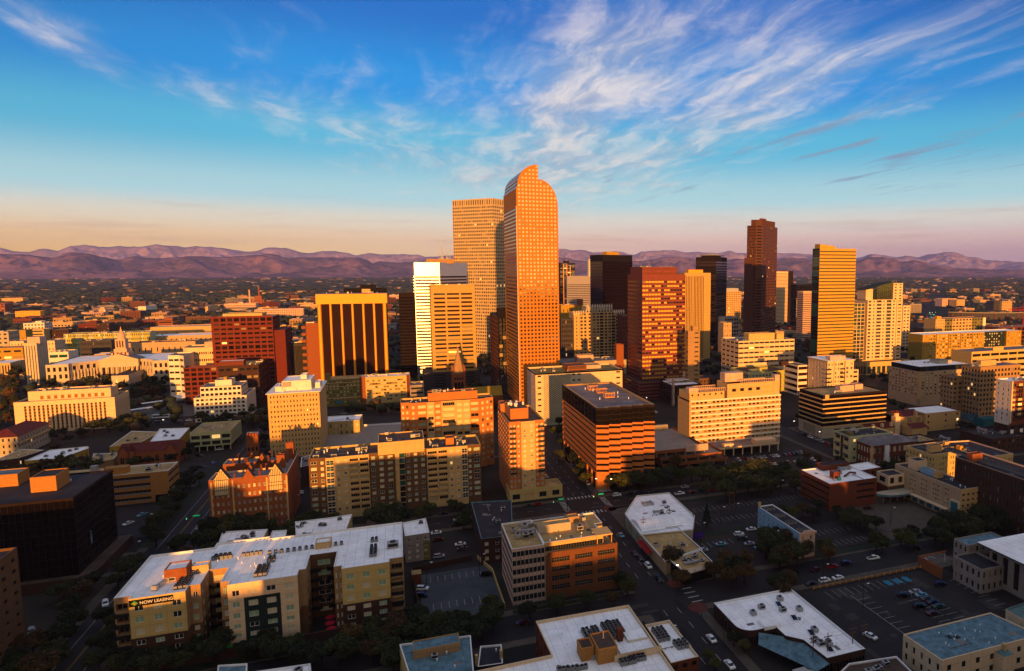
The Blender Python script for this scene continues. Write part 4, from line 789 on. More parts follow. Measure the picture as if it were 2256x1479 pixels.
# beige condominium
o,w,d,h=new('apartment_building','cream ornate condominium tower with iron balconies behind the black glass cube','apartment block',(1823.5,795,884),1880,('L',1781))
lst=[(1.2,0,0,aptwin(8,2,.5,.6)),(1.1,.9,0,aptwin(8,2,.5,.6)),(1.,-.8,0,aptwin(8,1,.6,.6)),(1.6,.9,0,aptwin(8,2,.55,.62))]
poly,fc,em=bays(w,d,lst); k=len(poly)-1; fc[k]=aptwin(8,6,.35); 
for q_ in list(fc.values()):
    if q_: q_.g=('dark','dark','blind')
wins=block(o,poly,0,h-1,['cream'],fc,'roof_white',.6,[],em=em); flush(o,wins)
b=MB(); b.box(-1,w+1,-1.6,d+.6,h-1,h-.3,0,1); b.build('cornice',[MATS['cream'],MATS['roof_white']],o); pent(o,w*.15,w*.75,2,9,h-.3,h+3.2,'blush','roof_white')
balconies(o,w*.47,w*.18,0,[5+i*(h-6)/8 for i in range(1,7)],'fr_dark'); balconies(o,-1.,w*.16,-.1,[5+i*(h-6)/8 for i in range(1,7)],'fr_dark')
w3=block(o,[(w,2),(w+8,2),(w+8,14),(w,14)],0,h*.72,['cream'],{0:ST(6,1,.7,.4,g=('dark',),mb=1)},'roof_white',.6,[]); flush(o,w3)
# tall residential glass with curved top
o,w,d,h=new('apartment_tower','cream and green glass residential tower with a curved sloping glass top and broad beige base','tower',(1911,661.5,822),1987,26)
lst=[(1.0,.8,0,ST(18,1,.55,.5,mb=12,dep=.5,g=('green_mirror','dark'))),(1.,0,0,ST(18,1,.3,.4,mb=12)),(1.2,.4,0,ST(18,1,.85,.6,mb=12,dep=.3,g=('green_mirror','green_glass','dark'),mul=(3,1),fr='fr_white')),(1.,0,0,ST(18,1,.3,.4,mb=12)),(1.2,.4,0,ST(18,1,.85,.72,mb=12,g=('green_mirror','green_glass'),mul=(3,1),fr='fr_white')),(1.1,0,0,ST(18,1,.34,.42,mb=12)),(1.2,1.2,0,ST(18,1,.6,.5,mb=12,g=('green_mirror','amber_glass')))]
poly,fc,em=bays(w,d,lst); wins=block(o,poly,0,h,['cream'],fc,'roof_grey',.8,[],em=em)
tz=h+19
b=MB(); gx=[w*.28+(w*.46)*i/8 for i in range(9)]; top=lambda x:h+12+9*math.sin(min(1,max(0,(x-w*.0)/(w*1.0)))*math.pi/2)
for i in range(8):
    a,c=gx[i],gx[i+1]; 
    for j in range(5):
        t0,t1=j/5,(j+1)/5; b.face([(a,1.5,h+(top(a)-h)*t0),(c,1.5,h+(top(c)-h)*t0),(c,1.5,h+(top(c)-h)*t1),(a,1.5,h+(top(a)-h)*t1)],0)
    b.box(a-.1,a+.1,1.3,1.5,h,top(a),1)
for j in range(1,5): b.box(gx[0],gx[-1],1.35,1.5,h+11*j/5,h+11*j/5+.25,1)
b.build('crown_glazing',[MATS['green_mirror'],MATS['fr_dark']],o)
wins=block(o,[(w*.74,0),(w,-.8),(w,d*.6),(w*.74,d*.6)],h-.8,h+19,['cream'],{0:ST(6,2,.4,.5,g=('green_mirror','dark'))},'roof_grey',.4,wins)
wins=block(o,[(w*.0,3),(w*.2,3),(w*.2,d*.7),(w*.0,d*.7)],h-.8,h+12.5,['cream'],{},'roof_grey',.4,wins); flush(o,wins)
boxpart(o,'crown_wall',w*.2,w*.74,2.2,d*.6,h-.8,h+11,'dark_green')
b=MB()
for i in range(12):
    a=-2+(w+5)*i/12; c=-2+(w+5)*(i+1)/12; za,zc_=top(a)+.3,top(c)+.3; b.face([(a,-1,za),(c,-1,zc_),(c,d*.7,zc_),(a,d*.7,za)],0); b.face([(a,-1,za-.5),(c,-1,zc_-.5),(c,-1,zc_),(a,-1,za)],0); b.face([(a,-1,za-.5),(a,d*.7,za-.5),(c,d*.7,zc_-.5),(c,-1,zc_-.5)],0)
b.build('curved_roof',[MATS['dark_green']],o); 
for i in range(4): mast(o,w*.75+i*2,3,h+19.5,3)
wl=along((LOG[-1][1][0],LOG[-1][1][1]),h,(1,0),1862)
w4=block(o,[(wl,4),(0,4),(0,d),(wl,d)],0,h-4,['cream'],{0:ST(16,6,.86,.84,mb=12,dep=.3,g=('green_glass','teal_glass','dark'),fr='fr_white',mul=(2,1))},'roof_grey',.8,[])
pl=[(wl-1,-6),(w+1,-6),(w+1,d+4),(wl-1,d+4)]
w4=block(o,[(wl*.35,-16),(w+1,-16),(w+1,0),(wl*.35,0)],0,15,['yellow_tan'],{0:ST(1,9,.7,.75,mt=4,g=('dark','green_glass'),mul=(3,3),fr='fr_grey'),3:ST(1,3,.7,.75,mt=4,mul=(3,3),g=('dark',))},'roof_brown',1,w4)
w4=block(o,[(wl-1,-6),(wl*.35,-14),(wl*.35,3.8),(wl-1,3.8)],0,15,['tan'],{0:ST(1,8,.6,.8,mt=4,mul=(2,2))},'roof_brown',1,w4); flush(o,w4)
o,w,d,h=simple('apartment_tower','white residential slab with diagonal shadow steps right behind the curved-top residential tower','tower',(1990,674,778),2006,30,'cream',14,2,.6,.4,cl=0)
# white roofed hotel with rounded lit corner
o,w,d,h=new('hotel','beige hotel block with a white roof, dark top storey and one sunlit corner strip','hotel',(2026,817.7,896),2140,('L',1959))
s=lambda m:ST(8,m,.42,.5,mb=9,mt=.5,dep=.25,g=('dark','blind','dark'))
wins=block(o,[(2,0),(w,0),(w,d),(0,d),(0,2)],0,h-1,['beige'],{0:s(12),3:s(9)},'roof_grey',.1,[]); wins=block(o,[(1.5,1.5),(w-1,1.5),(w-1,d-1),(1.5,d-1)],h-1.1,h+3.2,['black_metal'],{0:ST(1,10,.8,.7,dep=.1,g=('dark',))},'roof_white',.3,wins,cop='white_paint'); flush(o,wins)
boxpart(o,'corner_strip',.1,2.2,-.6,1.6,6,h-1.2,'sand'); pent(o,w*.55,w*.8,d*.3,d*.6,h+2.9,h+6,'pale_concrete'); clutter(o,3,w*.5,4,d-4,h+2.9,5)
# brown office with mural
o,w,d,h=new('office_building','brown gridded office block with sunlit top floors and a blue mural at its foot','office building',(2160.7,809.2,936),2249,('L',2119))
s=lambda m:ST(10,m,.56,.54,mb=6,mt=1.6,dep=.35,g=('dark','dark_warm'))
wins=block(o,rect(w,d),0,h,['tan'],{0:s(12),3:s(6)},'roof_grey',1,[],cop='coping_warm')
block(o,[(-10,d*.9),(0,d*.9),(0,d*1.6),(-10,d*1.6)],0,h*.78,['tan'],{3:ST(8,4,.5,.5,mb=6),0:ST(8,2,.5,.5,mb=6)},'roof_grey',1,wins); flush(o,wins)
pent(o,w*.12,w*.5,d*.25,d*.5,h-1,h+4,'sand'); clutter(o,w*.02,w*.12,d*.3,d*.6,h-1,5)
b=MB(); b.face([(-.03,d,.5),(-.03,0,.5),(-.03,0,8.5),(-.03,d,6)],0); b.face([(-.06,d*.3,.5),(-.06,0,.5),(-.06,0,7.5),(-.06,d*.12,7)],1); b.build('mural',[MATS['roof_blue'],MATS['teal']],o); boxpart(o,'base',-3,w*.3,-8,-.003,0,6,'teal')
# white and red apartments at the right edge
o,w,d,h=new('apartment_building','white and dark red apartment block with balconies at the right edge of the picture','apartment block',(2228,841,985),2330,('L',2195))
A=lambda m,wf=.5,mb=0:ST(8,m,wf,.5,mb=2,mt=1.2,dep=.22,g=('dark','blind','dark'),fr='fr_white',mul=(2,1))
wins=block(o,rect(w,d),h*.33,h,['red_brick','white'],{0:A(7,.6),3:A(3,.3)},'roof_white',.8,[],em={3:1},cop='white_paint'); block(o,[(0.02,.02),(w-.02,.02),(w-.02,d-.02),(.02,d-.02)],0,h*.33,['brown_brick'],{0:ST(3,6,.5,.6,fr='fr_white'),3:ST(3,3,.4,.6,fr='fr_white')},'roof_grey',.1,wins); flush(o,wins)
for i in range(5): balconies(o,w*(.12+.16*i),w*.1,0,[h*.33+2+(h*.67-3.2)/8*j for j in range(1,8)],'fr_dark')
boxpart(o,'white_pier',.02,1.1,-.8,-.003,h*.36,h,'cream'); clutter(o,2,w-2,3,d-3,h-.8,7)
for k in (0.04,.24,.42): boxpart(o,'white_panel',w*k,w*k+2.6,-.3,-.003,0.5,h*.26,'white_paint')
# garage with cross motif, long green and orange block, others
o,w,d,h=simple('parking_garage','long tan parking garage with a raised arched gable behind the brown gridded office','parking garage',(2141,776,858),2300,26,'yellow_tan',6,8,.9,.45,nm='parking_opening',dep=1.,g=('black_metal',),cl=0)
boxpart(o,'arched_gable',w*.28,w*.42,-.5,.4,h-1,h+4,'yellow_tan')
o,w,d,h=new('apartment_building','long green and orange apartment block with a white roof edge across the right distance','apartment block',(2031.6,738,800),2249.6,24)
A=lambda m,mi_,wf=.5,g_=('blind','dark'):ST(9,m,wf,.5,mb=2,mt=1,dep=.3,g=g_,fr='fr_white',mul=(2,1))
lst=[(1.5,1.2,0,A(3,0,.25)),(1.2,0,0,A(2,0,.5)),(1.2,1,0,A(2,0,.4)),(1.2,0,0,A(2,0,.6)),(1.2,1,0,A(2,0,.4)),(1.2,0,0,A(2,0,.6)),(1.2,1,0,A(2,0,.4)),(1.2,0,0,A(2,0,.6)),(1.2,1,0,A(2,0,.4)),(1.2,.5,0,A(3,0,.3)),(4,-.5,1,A(8,0,.5)),(.6,-2,1,None),(3.2,.8,0,A(4,0,.16))]
poly,fc,em=bays(w,d,lst); wins=block(o,poly,0,h,['ochre','dark_green'],fc,'roof_white',.6,[],em=em,cop='white_paint'); flush(o,wins)
o,w,d,h=new('apartment_building','orange and grey apartment block with white frames behind the long green and orange one','apartment block',(2060.6,704,760),2171,24)
lst=[(1.6,1,0,ST(8,4,.3,.4)),(1.4,0,1,ST(8,3,.7,.5,dep=.5)),(3.5,.5,0,ST(8,6,.6,.5,fr='fr_white')),(2,.3,1,ST(8,4,.5,.5,fr='fr_white')),(.5,1,2,None)]
poly,fc,em=bays(w,d,lst); wins=block(o,poly,0,h,['sand','olive','white'],fc,'roof_grey',.6,[],em=em); flush(o,wins); pent(o,w*.06,w*.14,3,9,h-.6,h+4,'gold_paint')
simple('warehouse','small red brick block at the left foot of the grey framed apartments','building',(2032,724,752),2060,20,'red_brick',4,6,.4,.5,cl=2)
simple('office_building','pink-orange slab with a lit long front far off on the right','office building',(2076,659,676),2107,30,'blush',5,8,.5,.4,cl=0); simple('office_building','small orange block right beside the far pink-orange slab','office building',(2108,661,677),2126,30,'sand',5,5,.5,.4,cl=0)
simple('office_building','sunlit far block standing alone above the stadium rim','office building',(2160,662,672),2180,30,'sand',3,6,.5,.4,cl=0)
simple('apartment_building','blue-grey apartments beyond the right end of the stadium','apartment block',(2190,664,690),2208,26,'concrete_dark',7,5,.5,.5,cl=0); simple('apartment_building','tan apartments beyond the stadium, left of the red crane','apartment block',(2208,665,690),2230,26,'sand',7,5,.5,.5,cl=0)
o,w,d,h=simple('construction_frame','unfinished red-brown building frame below the red crane','construction site',(2200,722,762),2290,26,'red_brick',4,9,.8,.75,g=('dark_warm',),dep=2.5,nm='frame_opening',cl=2)
simple('office_building','tan building with one square opening left of the unfinished frame','office building',(2188,716,750),2203,22,'sand',2,1,.5,.6,cl=1)
x,y=G(2253,742); o=empty('tower_crane',(x,y,0)); tag(o,'red tower crane at the far right over the unfinished frame','crane')
b=MB(); 
for a in ((-.9,-.9),(.9,-.9),(.9,.9),(-.9,.9)): b.tube((a[0],a[1],0),(a[0],a[1],62),.22)
for i in range(20): z=i*3.1; b.tube((-.9,-.9,z),(.9,-.9,z+3.1),.14); b.tube((.9,-.9,z),(-.9,-.9,z+3.1),.12)
b.build('mast',[mat('crane_red',(.6,.03,.02),var=0)],o); b=MB(); b.tube((-38,0,48),(16,0,48),.4); b.tube((-38,0,50.5),(0,0,54),.22); b.tube((0,0,54),(16,0,50),.22)
for i in range(12): b.tube((-38+i*3.2,0,48),(-36.4+i*3.2,0,50.7),.15)
b.box(12,16,-1,1,45.5,48,0); b.build('jib',[MATS['crane_red']],o)
# stadium bowl
x,y=G(2190,697); o=empty('stadium',(x,y,0)); tag(o,'dark curved stadium stand with a pale upper rim in the right distance','stadium')
b=MB(); c=MB(); N=26
for i in range(N):
    t0=R(195)+R(125)*i/N; t1=R(195)+R(125)*(i+1)/N
    f=lambda t,r:(r*math.cos(t)*1.35,r*math.sin(t)*.75)
    a0,a1,b0,b1=f(t0,140),f(t1,140),f(t0,112),f(t1,112)
    b.face([(*a0,0),(*a1,0),(*a1,15),(*a0,15)],0); b.face([(*a0,15),(*a1,15),(*b1,8),(*b0,8)],0)
    c.face([(*a0,15),(*a1,15),(*a1,17),(*a0,17)],0)
    if i%2: b.box(a0[0]-.6,a0[0]+.6,a0[1]-2,a0[1],0,14,1)
b.build('stand',[MATS['concrete_dark'],MATS['orange_brick']],o); c.build('rim',[MATS['concrete']],o)
# near right: low blocks
o,w,d,h=new('office_building','red brick office building with a white roof and a parking level below','office building',(1828,1066.7,1127),1932,('L',1765))
wins=block(o,rect(w,d),0,h,['red_brick'],{0:ST(3,1,.9,.36,mu=w*.55,mv=1,mb=3,mt=1,dep=.6,g=('dark',),mul=(8,1),name='window_band'),3:ST(4,1,.97,.3,mb=0,mt=1,dep=.8,g=('dark_warm',),mul=(12,1),name='window_band')},'roof_white',.5,[],cop='white_paint'); flush(o,wins)
w7=block(o,[(w,d*.55),(w+15,d*.6),(w+15,d*1.02),(w,d*.98)],0,h-.4,['red_brick'],{0:ST(3,4,.5,.4,g=('dark',))},'roof_white',.5,[],cop='white_paint'); flush(o,w7); pent(o,w*.26,w*.4,d*.28,d*.42,h-.5,h+3,'red_brick','roof_blue'); pent(o,w*.35,w*.95,d*.8,d*1.05,h-3,h+2.4,'red_brick','roof_dark'); boxpart(o,'tank',w*.28,w*.34,d*.16,d*.2,h-.5,h+1,'teal'); b=MB(); b.tube((w*.5,d*.3,h),(w*.7,d*.42,h+.6),.5); b.tube((w*.7,d*.42,h+.6),(w*.8,d*.38,h+.4),.5); b.build('roof_duct',[MATS['red_brick']],o); clutter(o,w*.5,w*.9,d*.5,d*.75,h-.5,4)
boxpart(o,'slit_window',w*.06,w*.24,-.05,.3,1.,2.2,'black_metal')
o2,w2,d2,h2=new('office_building','beige and brick entrance block with green windows and a curved canopy','office building',(1957,1053.4,1102),1993,9)
wins=block(o2,rect(w2,d2),h2*.6,h2+1,['cream'],{0:ST(1,2,.5,.55,dep=.3,mul=(2,2)),3:ST(1,1,.5,.5)},'roof_dark',.5,[]); wins=block(o2,rect(w2,d2),0,h2*.6,['red_brick'],{0:ST(2,2,.6,.66,g=('teal_glass','green_glass'),mul=(2,1))},'roof_dark',.1,wins); flush(o2,wins)
b=MB(); n=10; cx=w2*.3
for i in range(n):
    t0,t1=math.pi*i/n,math.pi*(i+1)/n; p=(cx-13*math.cos(t0),-8*math.sin(t0)); q=(cx-13*math.cos(t1),-8*math.sin(t1)); b.face([(*p,4.2),(*q,4.2),(*q,5.2),(*p,5.2)],0); b.face([(cx,0,5.2),(*p,5.2),(*q,5.2)],1); b.face([(cx,0,4.2),(*q,4.2),(*p,4.2)],1)
b.build('canopy',[MATS['roof_blue'],MATS['pale_concrete']],o2)
for i in range(5): boxpart(o2,'canopy_column',cx-9+i*4.5,cx-8.6+i*4.5,-3.5,-3.1,0,4.2,'fr_grey')
o,w,d,h=new('office_building','long tan office building with a black roof, teal windows and a sunlit orange end','office building',(2118.5,1079.5,1152),2161,('L',1972))
s=lambda m,sk=None:ST(5,m,.5,.4,mb=3,mt=1.5,mu=3,mv=d*.16,dep=.3,g=('dark','teal_glass','teal_glass','dark'),mul=(1,1),skip=sk)
wins=block(o,rect(w,d),0,h,['beige','sand'],{0:ST(4,4,.5,.4,mb=4,mt=1.5,dep=.3,g=('dark','green_glass')),3:s(22,lambda i,j:(i%5)>2 or (i+j*2)%7==3)},'roof_dark',.7,[],em={0:1},cop='cream'); flush(o,wins)
boxpart(o,'corner_frame',-.7,-.003,.3,d*.13,h*.0,h*.62,'cream'); boxpart(o,'corner_glass',-.85,-.703,1.2,d*.12,h*.1,h*.56,'teal'); boxpart(o,'arcade_roof',-3.4,-.71,d*.14,d*.85,4.4,4.9,'cream')
for i in range(6): boxpart(o,'shop_window',-.15,-.003,d*(.18+.11*i),d*(.25+.11*i),.6,3.8,'teal')
pent(o,w*.25,w*.8,d*.72,d*.86,h-.7,h+4.6,'cream','roof_dark'); pent(o,w*.3,w*.6,d*.48,d*.68,h-.7,h+1.8,'light_blue','roof_copper'); pent(o,w*.3,w*.62,d*.42,d*.48,h-.7,h+2.6,'sand'); clutter(o,w*.3,w*.7,d*.05,d*.35,h-.7,4,('vent_pipe',))
# L-shaped tan apartments, brick curved apartments
o,w,d,h=new('apartment_building','tan L-shaped apartment building with a black roof lined with small units at the right','apartment block',(2054,1002,1075),2160,('L',1996.4))
s=lambda m:ST(5,m,.45,.5,mb=1.5,mt=1.4,dep=.25,g=('dark','dark','blind'),fr='fr_white',mul=(2,1))
pl=[(0,0),(w*.62,0),(w*.62,-14),(w*1.25,-14),(w*1.25,16),(w*.62,d),(0,d)]
wins=block(o,pl,0,h,['yellow_tan'],{0:s(12),1:s(4),2:s(12),6:s(8)},'roof_dark',.7,[],cop='coping_warm'); flush(o,wins)
pent(o,w*.1,w*.34,d*.25,d*.4,h-.7,h+3.2,'sand','roof_dark'); pent(o,w*.6,w*.7,d*.6,d*.7,h-.7,h+2,'sand'); fans(o,w*.35,d*.4,h-.7,14,2); fans(o,w*.7,2,h-.7,2,9,1.2,1.5); pent(o,w*.66,w*.72,3,6,h-.7,h+1.4,'gold_paint')
o,w,d,h=new('apartment_building','dark brick apartment building with a rounded sunlit corner at the far right','apartment block',(2262,1060,1190),2330,('L',2096))
s=lambda m:ST(5,m,.4,.5,mb=1,mt=1.2,dep=.25,g=('dark','teal_glass','dark'),mul=(2,1),fr='fr_grey')
pl=[(0,0),(w,0),(w,d),(5,d),(1.6,d-1),(0,d-4)]; wins=block(o,pl,0,h,['brown_brick'],{0:s(8),5:s(20),4:s(1),3:s(1)},'roof_dark',.7,[],cop='coping_warm'); flush(o,wins)
pent(o,w*.1,w*.45,d*.74,d*.82,h-.7,h+3.4,'orange_brick','roof_dark'); fans(o,w*.35,d*.15,h-.7,3,34,1.3,1.25); pent(o,w*.4,w*.6,d*.1,d*.16,h-.7,h+2,'gold_paint')
# hip roofed brick house block
def hip(root,w,d,z,rise,m,over=.6,name='roof'):
    b=MB(); a=over; r=min(w,d)/2; P=[(-a,-a,z),(w+a,-a,z),(w+a,d+a,z),(-a,d+a,z)]
    if w>d: q=[(r,d/2,z+rise),(w-r,d/2,z+rise)]; b.face([P[0],P[1],q[1],q[0]]); b.face([P[1],P[2],q[1]]); b.face([P[2],P[3],q[0],q[1]]); b.face([P[3],P[0],q[0]])
    else: q=[(w/2,r,z+rise),(w/2,d-r,z+rise)]; b.face([P[0],P[1],q[0]]); b.face([P[1],P[2],q[1],q[0]]); b.face([P[2],P[3],q[1]]); b.face([P[3],P[0],q[0],q[1]])
    b.face(P[::-1]); return b.build(name,[MATS[m]],root)
o,w,d,h=new('apartment_building','red brick apartment house with a wide grey hipped roof and white window trim','apartment house',(1921,983,1032),2021,('L',1878))
wins=[]; b=MB(); s=lambda m:ST(2,m,.5,.5,mb=.6,mt=.3,dep=.2,g=('dark','blind'),fr='fr_white',mul=(2,1),fw=.12)
for i,(p,q,st) in enumerate((((0,0),(w,0),s(9)),((w,0),(w,d),None),((w,d),(0,d),None),((0,d),(0,0),s(7)))): facade(b,p,q,0,h,st,0,wins)
b.build('wall',[MATS['red_brick']],o); flush(o,wins); hip(o,w,d,h,3.2,'roof_grey',.9); boxpart(o,'white_bay',w*.27,w*.36,-1.,-.003,.3,h-.5,'white_paint'); boxpart(o,'corner_pier',-.25,1.1,-.25,.8,0,h-.1,'sand')
o,w,d,h=new('apartment_building','pale green three-storey apartment building with window hoods beside the black glass cube','apartment house',(1874,962.6,1020),1966,('L',1837))
wins=block(o,rect(w,d),0,h,['pale_green'],{3:ST(3,2,.5,.42,mb=.5,dep=.3,g=('dark',)),0:ST(3,5,.3,.3)},'roof_dark',.9,[]); flush(o,wins); boxpart(o,'stair_strip',-.1,-.003,d*.42,d*.56,1,h-1,'brown_brick')
for i in range(2):
    for j in range(3):
        y0=d*(.12+.5*i); z=h/3*(j+.85); b=MB(); b.face([(0,y0,z),(0,y0+d*.26,z),(-1.4,y0+d*.26,z-.9),(-1.4,y0,z-.9)]); b.build('window_hood',[MATS['concrete_dark']],o)
pent(o,w*.12,w*.2,d*.3,d*.6,h-.9,h+1,'olive'); clutter(o,w*.3,w*.9,d*.2,d*.8,h-.9,4)
# mission style complex
o,w,d,h=new('school','cream mission-style building with red tile roofs and a small round-topped bell tower','school',(2040,912,952),2116,22)
wins=block(o,rect(w,d),0,h,['sand'],{0:ST(3,6,.3,.4,skip=lambda i,j:i in (1,2,4)),3:ST(3,3,.4,.5)},'roof_white',.6,[],cop='roof_red'); flush(o,wins)
w5=block(o,[(-22,6),(-.02,3),(-.02,20),(-22,20)],0,h-2,['sand'],{0:ST(2,3,.5,.6,mul=(2,2),fr='fr_white')},'roof_red',.2,[]); flush(o,w5)
for (x0,x1,y0,y1,z,rr) in ((-22,0,5,21,h-2,3),(-50,-24,2,16,5.5,2.6),(-20,-6,-8,3,6,2.4)):
    b=MB(); b.box(x0,x1,y0,y1,0,z,0); b.face([(x0-.6,y0-.6,z),(x1+.6,y0-.6,z),(x1+.6,(y0+y1)/2,z+rr),(x0-.6,(y0+y1)/2,z+rr)],1); b.face([(x1+.6,y1+.6,z),(x0-.6,y1+.6,z),(x0-.6,(y0+y1)/2,z+rr),(x1+.6,(y0+y1)/2,z+rr)],1); b.face([(x0-.6,y1+.6,z),(x0-.6,y0-.6,z),(x0-.6,(y0+y1)/2,z+rr)],0); b.face([(x1+.6,y0-.6,z),(x1+.6,y1+.6,z),(x1+.6,(y0+y1)/2,z+rr)],0); b.build('tiled_wing',[MATS['sand'],MATS['roof_red']],o)
b=MB(); b.box(-27,-22.5,1,5.5,0,13,0); b.cyl(-24.7,3.2,1.8,1.7,13,15.5,8,0); b.dome(-24.7,3.2,1.8,15.5,1.8,8,3,1); b.build('bell_tower',[MATS['cream'],MATS['roof_red']],o); boxpart(o,'chimney',-8,-5.5,2,4,h-3,h+2,'sand')
for x in (-46,-38,-30): boxpart(o,'dormer',x,x+1.6,2.2,4,6,8.6,'cream')
simple('apartment_building','flat red brick apartment block with a tan roof in front of the mission-style building','apartment house',(2018,975,1012),2068,16,'brown_brick',3,6,.3,.5,roof='roof_tan',cl=4)
simple('apartment_building','low dark brick row with a grey sloping skylight roof beside the flat red brick block','apartment house',(2070,978,1008),2112,16,'brown_brick',2,6,.3,.4,roof='roof_dark',cl=2)
simple('building','low brick building at the right edge beyond the dark curved apartments','building',(2186,968,1000),2270,26,'brown_brick',2,8,.4,.4,roof='roof_dark',cl=5)
# old brick church with two domed minarets
o,w,d,h=new('shrine_hall','brown brick hall with onion-domed corner turrets and a white canopy roof behind the hotel','hall',(1482,850,895),1545,30)
wins=block(o,rect(w,d),0,h,['brown_brick'],{0:ST(2,5,.4,.5),3:ST(2,4,.4,.5)},'roof_white',.8,[]); flush(o,wins)
for x,y,s_ in ((1,1,1.),(w*.85,d*.8,2.2)):
    b=MB(); b.cyl(x,y,1.6*s_*.8,1.6*s_*.8,0,h+4,10,0); b.cyl(x,y,1.9*s_*.8,1.9*s_*.8,h+3.5,h+4.3,10,0); b.dome(x,y,1.7*s_*.8,h+4.3,3.*s_*.75,10,5,0); b.cyl(x,y,.18,.02,h+4+2.8*s_*.75,h+6.5+2.9*s_*.75,5,0); b.build('domed_turret',[MATS['blush']],o)
b=MB(); b.box(w*.1,w*.8,d*.45,d*.8,h+1.5,h+2.1); 
for i in range(5): b.cyl(w*(.14+.15*i),d*.5,.3,.3,h-.8,h+1.5,6)
b.build('canopy',[MATS['white']],o)
print('p3b ok')
# ---------------------------------------------------------------- near buildings
def newat(name,label,cat,x,y,rz=0.,group=None): o=empty(name,(x,y,0),R(rz)); tag(o,label,cat,group); return o
# long white-roofed apartments with the leasing banner
h=22.6; o=newat('apartment_building','long white-roofed apartment building with a black banner reading NOW LEASING on its front','apartment block',-84.2,226.5)
Wd=82.5; bk=G(325,1225,h)[1]-226.5
n=6
aw=lambda m,wf=.5,k=n,g_=('blind_green','blind_green','dark','blind'):ST(k,m,wf+.06,.52,mb=1.2,mt=.9,dep=.22,g=g_,fr='fr_white',mul=(2,1),fw=.13)
X=lambda px:along((-84.2,226.5),h,(1,0),px)
xa,xb,xc,xd,xe,xf,xg,xh=[X(p) for p in (243,282,408,500,655,752,858,888)]
cr=11.; rb=bk
pl=[(xa,2.2),(xb,2.2),(xb,0),(xc,0),(xc,cr*.35),(xc+3,cr*.35),(xc+3,cr+3),(xd-2.5,cr+3),(xd-2.5,3),(xd,3),(xd,0),(xd+(xe-xd)*.22,0),(xd+(xe-xd)*.74,0),(xe,0),(xe,4),(xe+2.,4),(xe+2.,cr+4),(xf-2.5,cr+4),(xf-2.5,2.5),(xf,2.5),(xf,0),(xg,0),(xg,2.5),(xh,2.5),(xh,rb+2),(xd+6,rb+2),(xd+6,rb+4),(xc,rb+4),(xc,rb),(xa,rb)]
wins=[]; b=MB(); mats=['yellow_tan','brown_brick','cream','dark_green','tan','brown_stucco']
split=h*.42
frontst={2:(aw(3,.42),0,1),6:(aw(1,.5),4,5),4:(aw(1,.4),4,5),8:(aw(1,.4),4,5),10:(aw(1,.42),2,2),11:(aw(2,.46),3,3),12:(aw(1,.42),2,2),16:(aw(1,.4),5,5),17:(aw(1,.4),5,5),20:(aw(3,.42),0,1)}
for i in range(len(pl)):
    p,q=pl[i],pl[(i+1)%len(pl)]; L=math.hypot(q[0]-p[0],q[1]-p[1])
    st,mu_,ml=frontst.get(i,(None,4,5))
    if i in (0,22): st,mu_,ml=ST(3,1,.8,.6,mb=.8,mt=.9,dep=1.6,g=('dark','blind'),fr='fr_white',mul=(3,1),name='balcony_opening'),4,4
    if i in (5,7,15,18): st=aw(2,.3); mu_,ml=4,5
    if i==len(pl)-1: st,mu_,ml=aw(9,.4),0,1
    lo=ST(3,st.m,st.wf,st.hf,mb=1.2,mt=.0,dep=st.dep,g=st.g,fr=st.fr,mul=st.mul,fw=st.fw,name=st.name) if st else None
    up=ST(3,st.m,st.wf,st.hf,mb=.2,mt=1.3,dep=st.dep,g=st.g,fr=st.fr,mul=st.mul,fw=st.fw,name=st.name) if st else None
    if i==11:
        zq=split+.6; zt=zq+(h-zq-1.5)*2/3+.3; u2=ST(2,st.m,st.wf,st.hf,mb=.2,mt=.2,dep=st.dep,g=st.g,fr=st.fr,mul=st.mul,fw=st.fw); u1=ST(1,st.m,st.wf,st.hf,mb=.2,mt=1.2,dep=st.dep,g=st.g,fr=st.fr,mul=st.mul,fw=st.fw)
        facade(b,p,q,0,zq,lo,3,wins); facade(b,p,q,zq,zt,u2,3,wins); facade(b,p,q,zt,h,u1,2,wins); continue
    facade(b,p,q,0,split+.6,lo,ml,wins); facade(b,p,q,split+.6,h,up,mu_,wins)
ip=inset(pl,.35)
for i in range(len(pl)):
    j=(i+1)%len(pl); b.face([(*pl[i],h),(*pl[j],h),(*ip[j],h),(*ip[i],h)],6); b.face([(*ip[i],h),(*ip[j],h),(*ip[j],h-.7),(*ip[i],h-.7)],6)
b.build('wall',[MATS[m] for m in mats]+[MATS['coping']],o); flush(o,wins)
r=MB(); r.face([(*p,h-.7) for p in ip]); r.build('roof',[MATS['roof_white']],o)
